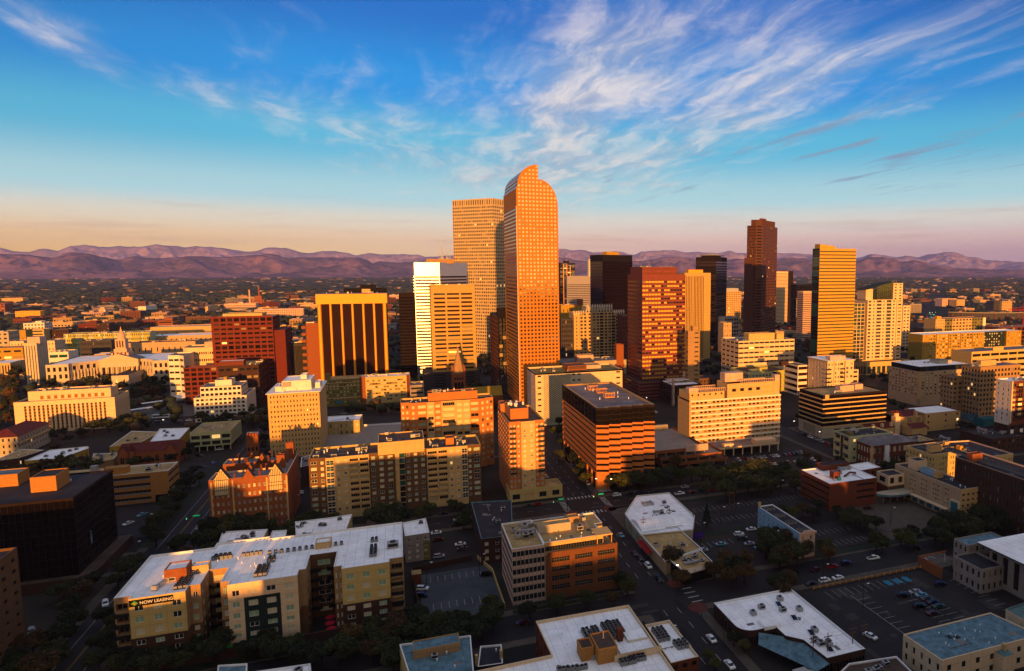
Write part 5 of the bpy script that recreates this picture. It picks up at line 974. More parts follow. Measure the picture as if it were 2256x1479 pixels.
# balconies in the courts
for (x0,x1,y) in ((xc+3.1,xc+6.2,cr+2.9),(xd-5.8,xd-2.6,cr+2.9),(xe+2.1,xe+5.2,cr+3.9),(xf-5.7,xf-2.6,cr+3.9),(xg+.2,xh-.2,2.4),(xa+.1,xb-.2,2.1)):
    balconies(o,x0,x1-x0,y,[3.6+3.35*i for i in range(5)],'fr_dark',1.5)
bb=MB(); bb.box(0,11.2,-.14,0,0,2.05,0); bn=bb.build('banner',[MATS['black_metal']],o,(xb+.1,-.01,h-2.5))
def text(root,s,size,loc,m,rx=90,rz=0,ext=.02,font=None,sx=1.):
    cu=bpy.data.curves.new('lettering','FONT'); cu.body=s; cu.size=size; cu.extrude=ext; cu.align_x='LEFT'; cu.offset=size*.012
    t=bpy.data.objects.new('lettering',cu); COL.objects.link(t); dg=bpy.context.evaluated_depsgraph_get(); me=bpy.data.meshes.new_from_object(t.evaluated_get(dg)); bpy.data.objects.remove(t)
    me.materials.clear(); me.materials.append(MATS[m]); q=bpy.data.objects.new('lettering',me); COL.objects.link(q); q.location=loc; q.rotation_euler=(R(rx),0,R(rz)); q.scale=(sx,1,1)
    if root: q.parent=root
    return q
text(bn,'NOW LEASING',1.3,(2.7,-.17,.55),'fr_white',sx=.96)
lg=MB(); lg.face([(.5,-.16,1.),(1.45,-.16,.25),(2.4,-.16,1.),(1.45,-.16,1.8)],1); lg.face([(.85,-.18,1.),(1.45,-.18,.5),(2.05,-.18,1.),(1.45,-.18,1.25)],0); lg.build('emblem',[MATS['ochre'],mat('leaf_emblem',(.1,.4,.12),var=0)],bn)
pent(o,xc*.60,xc*.60+6,rb*.30,rb*.48,h-.7,h+3.4,'orange_brick','roof_white'); pent(o,xc*.60+6.2,xc*.60+11,rb*.42,rb*.52,h-.7,h+1.8,'sand','roof_white'); pent(o,xe+3,xe+8,rb*.62,rb*.75,h-.7,h+1.6,'sand','roof_white')
fans(o,X(352)+3,4,h-.7,3,6); fans(o,X(352)+5,rb*.42,h-.7,2,5); fans(o,X(352)+9,rb*.72,h-.7,4,2); fans(o,xd-9,rb*.7,h-.7,5,1); fans(o,xd,rb*.7,h-.7,5,1); fans(o,xd+8,rb*.66,h-.7,13,1,1.7); fans(o,xd+7,5,h-.7,3,6); fans(o,xd+9,rb*.45,h-.7,2,3); fans(o,xg-6,8,h-.7,2,7); fans(o,xg-6,rb*.62,h-.7,2,2)
put('rooftop_unit',RM['rooftop_unit'],o,(xg+1,rb*.4,h-.7),0,(1.6,1.4,1.4)); put('roof_duct',RM['roof_duct'],o,(X(300)+4,8,h-.7),R(70)); put('rooftop_unit',RM['rooftop_unit'],o,(X(300)+6,11,h-.7)); clutter(o,xa+2,xh-2,rb*.3,rb-3,h-.7,22,('vent_pipe',),.6)
boxpart(o,'podium_wall',xa-1,xh+.5,-2.2,-1.6,0,3.4,'brown_brick'); sg=boxpart(o,'shop_sign',xd-1,xd+6,-2.45,-2.21,3.5,4.3,'leaf_emblem')
def umbrella(x,y,m,label):
    q=newat('patio_umbrella',label,'umbrella',x,y); b=MB(); b.cyl(0,0,.05,.05,0,2.6,5,1); b.cyl(0,0,1.7,.05,2.3,3.,8,0); b.build('canopy',[MATS[m],MATS['fr_dark']],q)
mat('pink_cloth',(.5,.02,.07),var=0)
for (px,py,l) in ((700,1372,'pink patio umbrella nearest the street in the apartment court'),(703,1383+4,'pink patio umbrella at the front of the apartment court'),(720,1356,'pink patio umbrella deepest in the apartment court')): xq,yq=G(px,py); umbrella(-84.2+(xe+xf)/2+rng.uniform(-3,3),226.5+{1372:5,1387:1,1356:9}[py],'pink_cloth',l)
# buildings right behind it
def low(name,label,cat,pts,h,wall,roof,faces={},cl=4,par=.5,cop='coping',kinds=('vent_pipe','rooftop_unit')):
    P=[G(a,c,h) for a,c in pts]; o=newat(name,label,cat,*P[0]); L=[(x-P[0][0],y-P[0][1]) for x,y in P]
    wins=block(o,L,0,h,[wall],faces,roof,par,[],cop=cop); flush(o,wins)
    xs=[p[0] for p in L]; ys=[p[1] for p in L]; cx,cy=sum(xs)/len(xs),sum(ys)/len(ys)
    for i in range(cl):
        k=rng.choice(kinds); t=rng.uniform(0,.6); q=rng.choice(L); put(k,RM[k],o,(cx+(q[0]-cx)*t,cy+(q[1]-cy)*t,h-par),0,(.8,.8,.8))
    LOG.append((name,[round(P[0][0]),round(P[0][1]),round(max(xs)-min(xs)),round(max(ys)-min(ys)),h],label[:30])); return o,L,P[0]
S2=lambda n,m:ST(n,m,.35,.5,mb=.8,mt=.9,dep=.2,g=('dark','blind'),fr='fr_white',mul=(1,2),fw=.1)
low('apartment_building','flat white-roofed building right behind the long leasing apartments, with two round vents','apartment house',[(652,1188),(758,1180),(776,1133),(733,1140),(650,1150)],9,'yellow_tan','roof_white',{0:S2(2,5),1:S2(2,3)},5)
low('apartment_building','small building with a patched bright white roof left of the flat white-roofed building','apartment house',[(480,1200),(575,1196),(590,1166),(490,1172)],8,'sand','roof_white',{0:S2(2,4)},9,kinds=('skylight','vent_pipe','rooftop_unit'))
low('apartment_building','small white-roofed house with a teal shed roof between the two flat white roofs','apartment house',[(590,1196),(628,1192),(632,1168),(600,1170)],8,'beige','roof_white',{},3)
o,L,_=low('house','brown hip-roofed house behind the long leasing apartments near its right end','house',[(808,1168),(862,1168),(850,1145),(818,1145)],6,'brown_brick','roof_brown',{},0); hip(o,11,11,6,3.5,'roof_brown',.4)
low('townhouse','narrow grey townhouse with a stepped white roof right of the leasing apartments','townhouse',[(892,1182),(946,1174),(938,1142),(887,1152)],11.5,'concrete','roof_white',{0:S2(4,3),1:S2(4,3)},2)
low('townhouse','front unit of the stepped olive townhouse with a small pale roof','townhouse',[(908,1194),(947,1190),(944,1172),(904,1178)],8.5,'olive','roof_white',{0:S2(3,2)},1)
# black glass block at the left edge
o=newat('office_building','huge black glass office block with tan rooftop boxes at the left edge','office building',-196,298.5); h=34.5; w=78.4; d=37
b=MB(); b.box(.3,w-.3,.3,d-.3,4,h-1,0); b.build('core',[MATS['black_metal']],o)
for j in range(9):
    z0=5+(h-6)*j/9; z1=5+(h-6)*(j+1)/9; q=MB(); q.face([(.1,.1,z0),(w-.1,.1,z0),(w-.1,.1,z1),(.1,.1,z1)],0); q.face([(w-.1,.1,z0),(w-.1,d-.1,z0),(w-.1,d-.1,z1),(w-.1,.1,z1)],0)
    q.box(0,w,.0,.1,z0,z0+.16,1); q.box(w-.1,w,.1,d,z0,z0+.16,1)
    for i in range(41): x=w*i/40; q.box(max(0,x-.06),min(w,x+.06),-.02,.1,z0+.16,z1,1)
    for i in range(18): y=d*i/18; q.box(w-.1,w+.02,y,y+.12,z0+.16,z1,1)
    q.build('window_band',[MATS['black_glass'],MATS['spandrel_ochre'] if False else MATS['dark_bronze']],o)
b=MB(); b.box(-.1,w+.1,-.1,.5,h-1,h); b.box(-.1,w+.1,d-.5,d+.1,h-1,h); b.box(w-.5,w+.1,.5,d-.5,h-1,h); b.box(-.1,.5,.5,d-.5,h-1,h); b.build('parapet',[MATS['dark_bronze']],o)
r=MB(); r.face([(.5,.5,h-.5),(w-.5,.5,h-.5),(w-.5,d-.5,h-.5),(.5,d-.5,h-.5)]); r.build('roof',[MATS['roof_dark']],o)
boxpart(o,'brick_base',-2,w+4.5,-3,d+2,0,4.2,'brown_brick','roof_brown'); boxpart(o,'sky_sign',w+.03,w+.3,d*.3,d*.3+1.,12,17,'roof_blue')
def at(px,py,z): x,y=G(px,py,z); return x+196,y-298.5
x0,y0=at(68,1084,h); x1,_=at(117,1084,h); pent(o,x0,x1,y0,y0+11,h-.5,h+5.5,'gold_brick','roof_dark'); x0,y0=at(0,1072,h); x1,_=at(34,1072,h); pent(o,x0-4,x1,y0,y0+9,h-.5,h+4.5,'gold_brick','roof_blue')
for i in range(8): q=at(128+i*4,1072-i*2,h); put('vent_pipe',RM['vent_pipe'],o,(*q,h-.5),0,(.8,)*3)
# brown block in the bottom left corner
o=newat('apartment_building','brown apartment tower cut off by the bottom left corner of the picture','tower',-163,222); w=49.5; h=34.5; d=28
wins=block(o,rect(w,d),0,h,['brown_stucco'],{1:ST(9,5,.34,.34,mb=2,mt=1.5,dep=.3,g=('dark',)),0:ST(9,8,.4,.4,g=('dark',))},'roof_dark',.8,[]); flush(o,wins)
# tan brick office behind the black block
o,w,d,h=new('office_building','tan brick office with ribbon windows and gravel roof behind the black glass block','office building',(200,1053,1120),370,('R',393))
wins=block(o,rect(w,d),0,h,['gold_brick'],{0:ST(4,1,.99,.4,mv=w*.24,mb=.6,mt=.6,dep=.4,g=('dark',),mul=(22,1),fr='fr_grey',name='window_band'),1:ST(4,1,.98,.45,mb=.6,mt=.6,dep=.3,g=('teal_glass',),mul=(8,1),name='window_band')},'roof_tan',.6,[],cop='white_paint'); flush(o,wins)
zz=(h-1.2)/4
for i in range(4): boxpart(o,'sill_band',0,w*.76,-.2,-.003,.6+zz*i+zz*.15,.6+zz*i+zz*.3-.05,'fr_grey')
x0=w*.2; pent(o,w*.12,w*.42,d*.25,d*.5,h-.6,h+3.,'gold_brick','roof_tan'); boxpart(o,'cooling_tower',-w*.12,-w*.04,d*.6,d*.75,h-.6,h+3,'unit_metal'); boxpart(o,'entrance',w*.82,w*.98,-1.4,-.003,0,3.6,'black_metal'); clutter(o,w*.45,w*.9,d*.3,d*.8,h-.6,3)
boxpart(o,'left_wing',-28,-.02,0.5,d,0,h,'gold_brick','roof_tan')
# half-timbered brick mansion block
o,w,d,h=new('apartment_building','orange brick mansion block with half-timbered gables and chimneys on two long flat roofs','apartment block',(459,1060,1182),633,('R',657))
d=min(d,44); mat('timber_white',(.72,.62,.42),var=.05)
aw2=lambda m,wf=.4,sk=None:ST(6,m,wf,.42,mb=1.2,mt=2.2,dep=.25,g=('dark','dark','blind'),fr='fr_white',mul=(2,1),fw=.12,skip=sk)
fw_=d*.36
pl=[(0,0),(w,0),(w,d),(0,d),(0,d*.72),(w*.84,d*.72),(w*.84,fw_),(0,fw_)]
wins=block(o,pl,0,h,['orange_brick'],{0:aw2(15,.42),1:aw2(9,.3),7:aw2(4,.3)},'roof_grey',.8,[],cop='coping_warm'); flush(o,wins)
def gable(x,y,ww,z,rise,timber,depth=3.):
    b=MB(); t=1 if timber else 0
    b.face([(x,y,z),(x+ww,y,z),(x+ww/2,y,z+rise)],t)
    b.face([(x-.4,y-.4,z-.3),(x+ww/2,y-.4,z+rise+.25),(x+ww/2,y+depth,z+rise+.25),(x-.4,y+depth,z-.3)],2); b.face([(x+ww/2,y-.4,z+rise+.25),(x+ww+.4,y-.4,z-.3),(x+ww+.4,y+depth,z-.3),(x+ww/2,y+depth,z+rise+.25)],2); b.face([(x+ww,y+depth,z),(x,y+depth,z),(x+ww/2,y+depth,z+rise)],0)
    if timber:
        zl=z-7
        b.box(x+.3,x+ww-.3,y-.25,y-.003,zl,z,1)
        for i in range(8): xx=x+.4+(ww-1)*i/7; zt=z+rise*(1-abs((xx+.12-x-ww/2)/(ww/2)))-.3; b.box(xx,xx+.2,y-.34,y-.26,zl,max(z,zt),3)
        for q in (0,.33,.55,1.): b.box(x+.3,x+ww-.3,y-.36,y-.27,zl+7*q-.1,zl+7*q+.12,3)
    return b.build('gable',[MATS['orange_brick'],MATS['timber_white'],MATS['roof_brown'],MATS['dark_stone']],o)
gable(w*.06,-.2,w*.2,h-.3,5.2,True); gable(w*.75,-.2,w*.19,h-.3,5.2,True); gable(w*.42,-.1,w*.15,h-.5,4.4,False); gable(w*.4,fw_-1,w*.1,h-.5,3.4,False); gable(w*.46,d*.72,w*.14,h-.5,4.6,False); gable(w*.3,d*.98,w*.08,h-.6,3.2,False); gable(w*.83,-.0+d*.97,w*.14,h-1,6,False)
for i in range(14): x,y=rng.choice(((rng.uniform(.1,.95)*w,fw_-.7),(rng.uniform(.1,.8)*w,d*.73),(rng.uniform(.1,.95)*w,d-.8),(rng.uniform(.1,.9)*w,1.2))); boxpart(o,'chimney',x-.4,x+.4,y-.35,y+.35,h-.8,h+rng.uniform(1.6,2.8),'red_brick')
for x,y,zt in ((w*.80,fw_,5.6),(w*.86,d*.8,7.6),(w*.80,d*.62,4.4)): pent(o,x,x+3.4,y,y+3,h-.8,h+zt,'orange_brick','roof_dark')
for x in (.02,.285,.72,.975): boxpart(o,'quoin_strip',w*x,w*x+.6,-.12,-.003,0,h-1,'sand')
# right of the mansion: small low gray roof
low('garage','low slate-grey roofed annex between the mansion block and the long tan apartments','building',[(662,1030),(682,1025),(688,1002),(664,1008)],12,'brown_brick','roof_grey',{},3)
o,L,_=low('monument_tower','small orange brick tower with a scalloped crown, half in sun, behind the mansion block','tower',[(542,962),(568,960),(570,952),(545,953)],16,'orange_brick','roof_red',{0:ST(1,3,.5,.5,mb=5,mt=6,g=('dark',),fr='fr_white')},0)
w=L[1][0]
for i in range(4): b=MB(); b.cyl(w*(i+.5)/4,.2,w/8,w/8,15.6,17,8); b.dome(w*(i+.5)/4,.2,w/8,17,.9,8,2); b.build('scallop',[MATS['orange_brick']],o)
# left middle: low blocks of the old quarter
o,w,d,h=new('office_building','pale two-storey office on thin columns with a brown gravel roof and a parked car outside','office building',(418,955,998),508,('R',531))
wins=block(o,rect(w,d),3.4,h,['pale_green'],{0:ST(2,4,.86,.66,mt=1.6,dep=1.4,g=('dark',),mul=(4,1),fr='fr_grey'),1:ST(1,8,.5,.85,dep=.8,g=('dark',))},'roof_tan',.5,[]); flush(o,wins)
for i in range(6): boxpart(o,'column',w*i/5*.96,w*i/5*.96+.5,.2,.7,0,3.4,'pale_green'); 
boxpart(o,'core',2,w-2,4,d-2,0,3.4,'black_metal'); clutter(o,w*.2,w*.7,d*.3,d*.6,h-.5,3)
low('building','low ochre block with two orange rooftop units left of the red brick hall','building',[(241,985),(305,978),(352,952),(290,950)],7,'ochre','roof_tan',{0:S2(1,5)},6)
low('building','low ochre and white-roofed block behind the red brick hall with skylight domes','building',[(330,974),(395,968),(418,943),(352,945)],8,'ochre','roof_white',{0:S2(1,4)},8)
o,w,d,h=new('church','dark red brick hall with steep gables and a small pointed turret in the old quarter','church',(258,1000,1034),392,16)
wins=block(o,rect(w,d),0,h,['orange_brick'],{0:ST(1,7,.4,.6,mb=1.5,mt=1.5,dep=.4,g=('dark',),fr='sand' if 'sand' in MATS else 'fr_white',mul=(2,2))},'roof_red',.3,[]); flush(o,wins)
b=MB(); b.face([(0,-.5,h),(w,-.5,h),(w,d/2,h+4),(0,d/2,h+4)],0); b.face([(w,d+.5,h),(0,d+.5,h),(0,d/2,h+4),(w,d/2,h+4)],0); b.face([(0,d+.5,h),(0,-.5,h),(0,d/2,h+4)],1); b.face([(w,-.5,h),(w,d+.5,h),(w,d/2,h+4)],1); b.build('tiled_roof',[MATS['roof_red'],MATS['orange_brick']],o)
for x in (.02,.8): b=MB(); q=w*x; b.face([(q,-.8,h-3),(q+w*.16,-.8,h-3),(q+w*.16,-.8,h),(q+w*.08,-.8,h+3.6),(q,-.8,h)],1); b.face([(q-.3,-1,h-.2),(q+w*.08,-1,h+3.9),(q+w*.08,4,h+3.9),(q-.3,4,h-.2)],0); b.face([(q+w*.08,-1,h+3.9),(q+w*.16+.3,-1,h-.2),(q+w*.16+.3,4,h-.2),(q+w*.08,4,h+3.9)],0); b.build('gable',[MATS['roof_red'],MATS['orange_brick']],o)
b=MB(); b.cyl(w*.24,0,1.5,1.5,0,h+1,8,0); b.cyl(w*.24,0,1.8,.05,h+1,h+6,8,1); b.build('turret',[MATS['orange_brick'],MATS['roof_red']],o)
low('building','yellow-walled flat building with a pale grey roof left of the red brick hall','building',[(54,1016),(133,1010),(196,988),(194,984),(110,992)],6.5,'ochre','roof_white',{0:S2(1,6),1:S2(1,6)},5)
low('building','long low building with dark brick side and pale roof at the left','building',[(-20,1018),(40,1010),(98,992),(46,990)],6.5,'brown_brick','roof_tan',{1:S2(1,6)},4)
low('building','low tan gravel roof with two silver vents beside the yellow-walled building','building',[(200,1020),(250,1012),(262,998),(206,1000)],5.,'tan','roof_tan',{},4)
o,w,d,h=new('library','cream stone building with a dark red tiled roof, cut by the left edge','office building',(-40,968,1015),38,('R',108)); d=min(d,48)
wins=block(o,rect(w,d),0,h,['pale_concrete'],{0:ST(3,6,.3,.5,mb=2),1:ST(3,11,.36,.5,mb=2,mt=1.2)},'roof_red',.2,[]); flush(o,wins); hip(o,w,d,h,4.2,'roof_red',.8); boxpart(o,'cornice',-.9,w+.9,-.9,-.003,h*.64,h*.64+.5,'sand'); boxpart(o,'cornice',w+.003,w+.9,-.9,d,h*.64,h*.64+.5,'sand')
low('building','small flat pale brick building between the cream grid tower and the parking deck','building',[(722,930),(792,926),(799,914),(722,918)],12,'yellow_tan','roof_white',{0:S2(2,6)},2)
o=newat('parking_deck','bare concrete parking deck with a white edge wall behind the long tan apartments','parking deck',*G(640,1000)); P=[G(a,c,3) for a,c in ((645,992),(800,985),(882,972),(884,935),(802,940),(790,955),(650,965))]; q0=G(640,1000); L=[(x-q0[0],y-q0[1]) for x,y in P]; b=MB(); b.prism(L,0,3,0,1); b.build('deck',[MATS['concrete'],MATS['concrete']],o); b=MB(); a_,c_=L[3],L[4]; b.face([(a_[0],a_[1],3),(c_[0],c_[1],3),(c_[0],c_[1],4.4),(a_[0],a_[1],4.4)][::-1]); b.build('edge_wall',[MATS['white_paint']],o)
# brick and glass office on the corner
h=21.; A_=G(1128,1212,h); o=newat('office_building','brick corner office building with a tan gravel roof and glass left half','office building',*A_)
Xp=lambda px:along(A_,h,(1,0),px); w=Xp(1360)+0; xg_=Xp(1200); d=G(1091,1156,h)[1]-A_[1]
hl=h-4.2
rb=lambda m,g_=('dark',),k=5:ST(k,m,.74,.5,mb=3.2,mt=.6,dep=.35,g=g_,mul=(6,2),fr='fr_grey',name='window_group')
wins=block(o,[(xg_,0),(w,0),(w,d*.95),(xg_,d*.95)],0,hl,['umber_brick'],{0:ST(4,3,.76,.5,mb=2.6,mt=.3,mu=1.5,dep=.35,g=('dark',),mul=(7,2),fr='fr_grey',name='window_group'),1:ST(4,4,.7,.5,mb=2.6,mt=.3,g=('dark',),name='window_group')},'roof_tan',.3,[])
wins=block(o,[(xg_,1.8),(w-5,1.8),(w-5,d*.5),(w-2,d*.5),(w-2,d*.97),(xg_,d*.97)],hl-.3,h,['sand'],{0:ST(1,1,.985,.62,dep=.3,mb=.4,mt=1.,g=('dark',),mul=(22,1),fr='fr_grey',name='window_band'),1:ST(1,1,.9,.6,g=('amber_glass',),mul=(5,1),name='window_band')},'roof_tan',.6,wins,cop='coping')
wins=block(o,[(0,0.4),(xg_-.02,.4),(xg_-.02,d),(0,d)],0,h,['blush'],{0:ST(6,1,.985,.6,mb=.6,mt=.5,dep=.25,g=('dark',),mul=(12,1),fr='fr_grey',name='window_band'),3:ST(6,1,.985,.55,mb=.6,mt=.5,dep=.25,g=('dark',),mul=(20,1),name='window_band')},'roof_tan',.6,wins,cop='coping'); flush(o,wins)
for i in range(9): boxpart(o,'glazing_fin',xg_*i/8,xg_*i/8+.16,-.1,.395,0,h-1,'unit_metal')
boxpart(o,'terrace_wall',xg_+1.,w+.02,-.06,.25,hl,hl+1.,'umber_brick'); boxpart(o,'terrace_wall',w-.3,w+.02,.26,d*.5,hl,hl+1.,'umber_brick'); b=MB(); b.box(w-8,w-1.6,.9,8,h-.2,h+.3); b.build('corner_canopy',[MATS['sand']],o)
for x,y in ((w-7.6,1.2),(w-2,1.2),(w-2,7.5)): boxpart(o,'canopy_post',x,x+.25,y,y+.25,hl,h-.2,'sand')
pent(o,w*.3,w*.62,d*.45,d*.62,h-.6,h+2.6,'pale_concrete','roof_tan'); pent(o,w*.28,w*.45,d*.63,d*.75,h-.6,h+1.8,'tan','roof_tan'); pent(o,w*.62,w*.75,d*.72,d*.86,h-.6,h+1.7,'tan','roof_tan')
for x,y,s_ in ((.1,.42,1.),(.17,.38,1.),(.22,.42,1.),(.08,.66,.9),(.2,.7,1.2),(.7,.4,1.),(.8,.75,.8)): put('rooftop_unit',RM['rooftop_unit'],o,(w*x,d*y,h-.6),rng.choice((0,R(90))),(s_,s_,s_*1.2))
put('roof_duct',RM['roof_duct'],o,(w*.2,d*.57,h-.6)); put('roof_duct',RM['roof_duct'],o,(w*.3,d*.8,h-.6),R(12)); clutter(o,w*.1,w*.8,d*.1,d*.35,h-.6,7,('vent_pipe',),.7)
low('apartment_building','dark blue-grey flat roofed brick building behind the corner office, its parapet edged in blue','apartment house',[(1060,1188),(1130,1180),(1127,1102),(1038,1107)],11.,'brown_brick','roof_dark',{0:S2(3,3)},6,cop='roof_blue')
# sunken parking court with low walls
o=newat('parking_court','walled parking court with white bay lines left of the brick corner office','parking court',*G(910,1340)); q0=G(910,1340)
def wallp(pts,hh,m='brown_brick',t=.3,name='court_wall'):
    for i in range(len(pts)-1):
        a=G(*pts[i]); c=G(*pts[i+1]); dx,dy=c[0]-a[0],c[1]-a[1]; l=math.hypot(dx,dy); b=MB(); b.box(0,l,-t/2,t/2,0,hh); b.build(name,[MATS[m]],o,(a[0]-q0[0],a[1]-q0[1],0),math.atan2(dy,dx))
wallp([(922,1345),(908,1262),(1040,1235)],2.2); wallp([(1052,1232),(1085,1262),(1112,1340)],1.6,'sand')
boxpart(o,'stair_hut',0,3.5,18,22,0,4,'red_brick','roof_tan')
# white roofed low building on the triangular lot
o,L,P0=low('warehouse','low white-roofed building with a slanted corner and an arched roof bay across the crossing','shop building',[(1412,1177),(1378,1132),(1404,1093),(1473,1086),(1529,1137),(1525,1166)],6.5,'pale_concrete','roof_white',{0:ST(1,4,.7,.5,g=('dark','blind_green')),4:ST(1,3,.6,.5)},9,kinds=('rooftop_unit','skylight','vent_pipe','roof_duct'))
b=MB(); N=10; x0,y0=1.5,2.5; ww,dd=23,15
for i in range(N):
    t0,t1=i/N,(i+1)/N; z0_=6.1+2.2*math.sin(math.pi*t0); z1_=6.1+2.2*math.sin(math.pi*t1); b.face([(x0,y0+dd*t0,z0_),(x0+ww,y0+dd*t0,z0_),(x0+ww,y0+dd*t1,z1_),(x0,y0+dd*t1,z1_)])
b.face([(x0,y0+dd*i/N,6.1+2.2*math.sin(math.pi*i/N)) for i in range(N+1)]); b.face([(x0+ww,y0+dd*i/N,6.1+2.2*math.sin(math.pi*i/N)) for i in range(N,-1,-1)]); b.build('arched_roof',[MATS['roof_white']],o)
b=MB(); b.face([(16,-.06,.6),(30,-.06,.6),(30,-.06,3.4),(16,-.06,3.4)]); b.build('mural',[mat('mural_paint',(.12,.05,.3),var=.8,sc_=1.2)],o)
o,L,P0=low('shop_building','low shop row with a tan roof, a red awning and dark shopfronts along the street','shop building',[(1466,1214+22),(1412,1176),(1492,1163),(1545,1210)],6.,'beige','roof_tan',{},4)
a=MB(); a.face([(L[1][0]-.05,L[1][1]-1,3.8),(L[1][0]-.05,L[1][1]-14,3.8),(L[1][0]-2.2,L[1][1]-14,2.8),(L[1][0]-2.2,L[1][1]-1,2.8)]); a.build('awning',[mat('awning_red',(.4,.02,.02),var=0)],o)
o,L,P0=low('restaurant','low tan-roofed restaurant with a cream arched parapet sign wall over a black front','restaurant',[(1508,1258),(1478,1234),(1540,1210),(1570,1240)],6.,'black_metal','roof_tan',{},7,kinds=('rooftop_unit','vent_pipe','roof_duct'))
ww=L[3][0]; yy=L[3][1]; dl=math.hypot(ww,yy); an=math.atan2(yy,ww)
b=MB(); b.box(0,dl,-.25,-.02,4.2,6.4); 
N=8
for i in range(N): t0,t1=math.pi*i/N,math.pi*(i+1)/N; c_=dl*.55; b.face([(c_,-.26,6.4),(c_-2.6*math.cos(t1),-.26,6.4+1.3*math.sin(t1)),(c_-2.6*math.cos(t0),-.26,6.4+1.3*math.sin(t0))])
for i in range(3): b.box(dl*(.06+.32*i),dl*(.06+.32*i)+dl*.24,-.34,-.26,4.6,5.9,1)
b.build('sign_wall',[MATS['cream'],MATS['white_paint']],o,(0,0,0),an)
# light blue narrow building
o,w,d,h=new('apartment_building','narrow light blue building with a curled pale cornice and a long dark flat roof','townhouse',(1761.4,1176,1232),1796,('L',1670))
wins=block(o,rect(w,d),0,h,['light_blue','blush'],{0:ST(3,2,.3,.6,mb=.8,mt=1.2,dep=.25,fr='fr_white',mul=(1,2),fw=.1),3:ST(3,9,.2,.5,mb=1,mt=1.4,dep=.2,mul=(1,2),fr='fr_white')},'roof_dark',.5,[],em={0:1},cop='white_paint'); flush(o,wins)
b=MB(); b.box(-.3,w+.3,-.6,-.003,h-.6,h+.2); b.prism([(w*.2,-.5),(w*.8,-.5),(w*.8,-.1),(w*.2,-.1)],h+.2,h+.9); b.build('cornice',[MATS['blush']],o)
for i in range(4): fans(o,w*.2,d*(.06+.26*i),h-.5,3,2,1.5,1.3)
boxpart(o,'chimney',0,1,d-1,d,h-.5,h+2,'sand')
# restaurant with curved corner, bottom right
h=5.6; P=[G(a,c,h) for a,c in ((1897.5,1432),(1741,1296),(1577,1334))]; o=newat('restaurant','long white-roofed restaurant with a rounded glass corner and a blue metal side roof','restaurant',P[2][0],P[1][1]-6)
qx,qy=P[2][0],P[1][1]-6; E=(P[1][0]-qx,P[1][1]-qy); S=(P[0][0]-qx,P[0][1]-qy)
arc=[(3.5-3.5*math.sin(t),-3.5+3.5-3.5*math.cos(t)+0.) for t in [math.pi/2*i/6 for i in range(6,-1,-1)]]
w_=E[0]; yb_=S[1]
pl=[(0,0)]+[(5-5*math.cos(math.pi/2*i/7),-9-5*math.sin(math.pi/2*i/7)) for i in range(8)]+[(12,-14),(12,-20),(16,-24),(17,yb_),(w_,yb_),(w_,E[1]),(0,E[1])][0:]
pl=[(p[0],p[1]) for p in pl]
# order counter-clockwise
ar=sum(pl[i][0]*pl[(i+1)%len(pl)][1]-pl[(i+1)%len(pl)][0]*pl[i][1] for i in range(len(pl)))
if ar<0: pl=pl[::-1]
wins=block(o,pl,0,h,['brown_brick'],{i:ST(1,max(1,int(math.hypot(pl[i][0]-pl[(i+1)%len(pl)][0],pl[i][1]-pl[(i+1)%len(pl)][1])/2.2)),.8,.6,mt=1.4,dep=.3,g=('dark',),fr='fr_grey',mul=(2,1)) for i in range(len(pl)-3)},'roof_white',.6,[],cop='white_paint'); flush(o,wins)
for i in range(9): put('rooftop_unit',RM['rooftop_unit'],o,(rng.uniform(6 if i<3 else 19,w_-4),rng.uniform(-7 if i<3 else yb_+4,E[1]-3 if i<3 else -4),h-.6),R(90)*rng.randrange(2),(.9,.9,.9))
for i in range(4): put('skylight',RM['skylight'],o,(w_*.68,-2-i*9.5,h-.6),R(75),(1.3,1.3,1)); 
clutter(o,18,w_-2,yb_+3,0,h-.6,8,('vent_pipe',),.6)
b=MB(); b.face([(6,-14,4.6),(16,-22,4.6),(16.9,-36,4.6),(12.5,-36,3.2),(3.5,-18,3.2)]); b.build('metal_roof',[MATS['roof_blue']],o); boxpart(o,'roof_box',8,14,-14.5,-10,h-.6,h+.6,'roof_white'); 
for i,(x,y,m) in enumerate(((6,-33,'unit_metal'),(9,-40,'awning_red'),(0,-38,'awning_red'))):
    q=newat('shade_sail',('grey','red','orange-red')[i]+' shade sail stretched over the terrace of the white-roofed restaurant, '+('nearest the blue roof','nearest the picture edge','left one')[i],'shade sail',qx+x,qy+y); b=MB(); c=[(0,0,3.4),(6.5,1,2.8),(5.5,-5,3.4),(-1.5,-4.5,2.7)]; k=6
    for a in range(k):
        for e in range(k):
            f=lambda s,t:tuple((c[0][j]*(1-s)+c[1][j]*s)*(1-t)+(c[3][j]*(1-s)+c[2][j]*s)*t-(.8*math.sin(math.pi*s)*math.sin(math.pi*t) if j==2 else 0) for j in range(3))
            b.face([f(a/k,e/k),f((a+1)/k,e/k),f((a+1)/k,(e+1)/k),f(a/k,(e+1)/k)])
    b.build('sail',[MATS[m]],q); b=MB()
    for p in c: b.cyl(p[0],p[1],.07,.07,0,p[2]+.1,5)
    b.build('post',[MATS['fr_dark']],q)
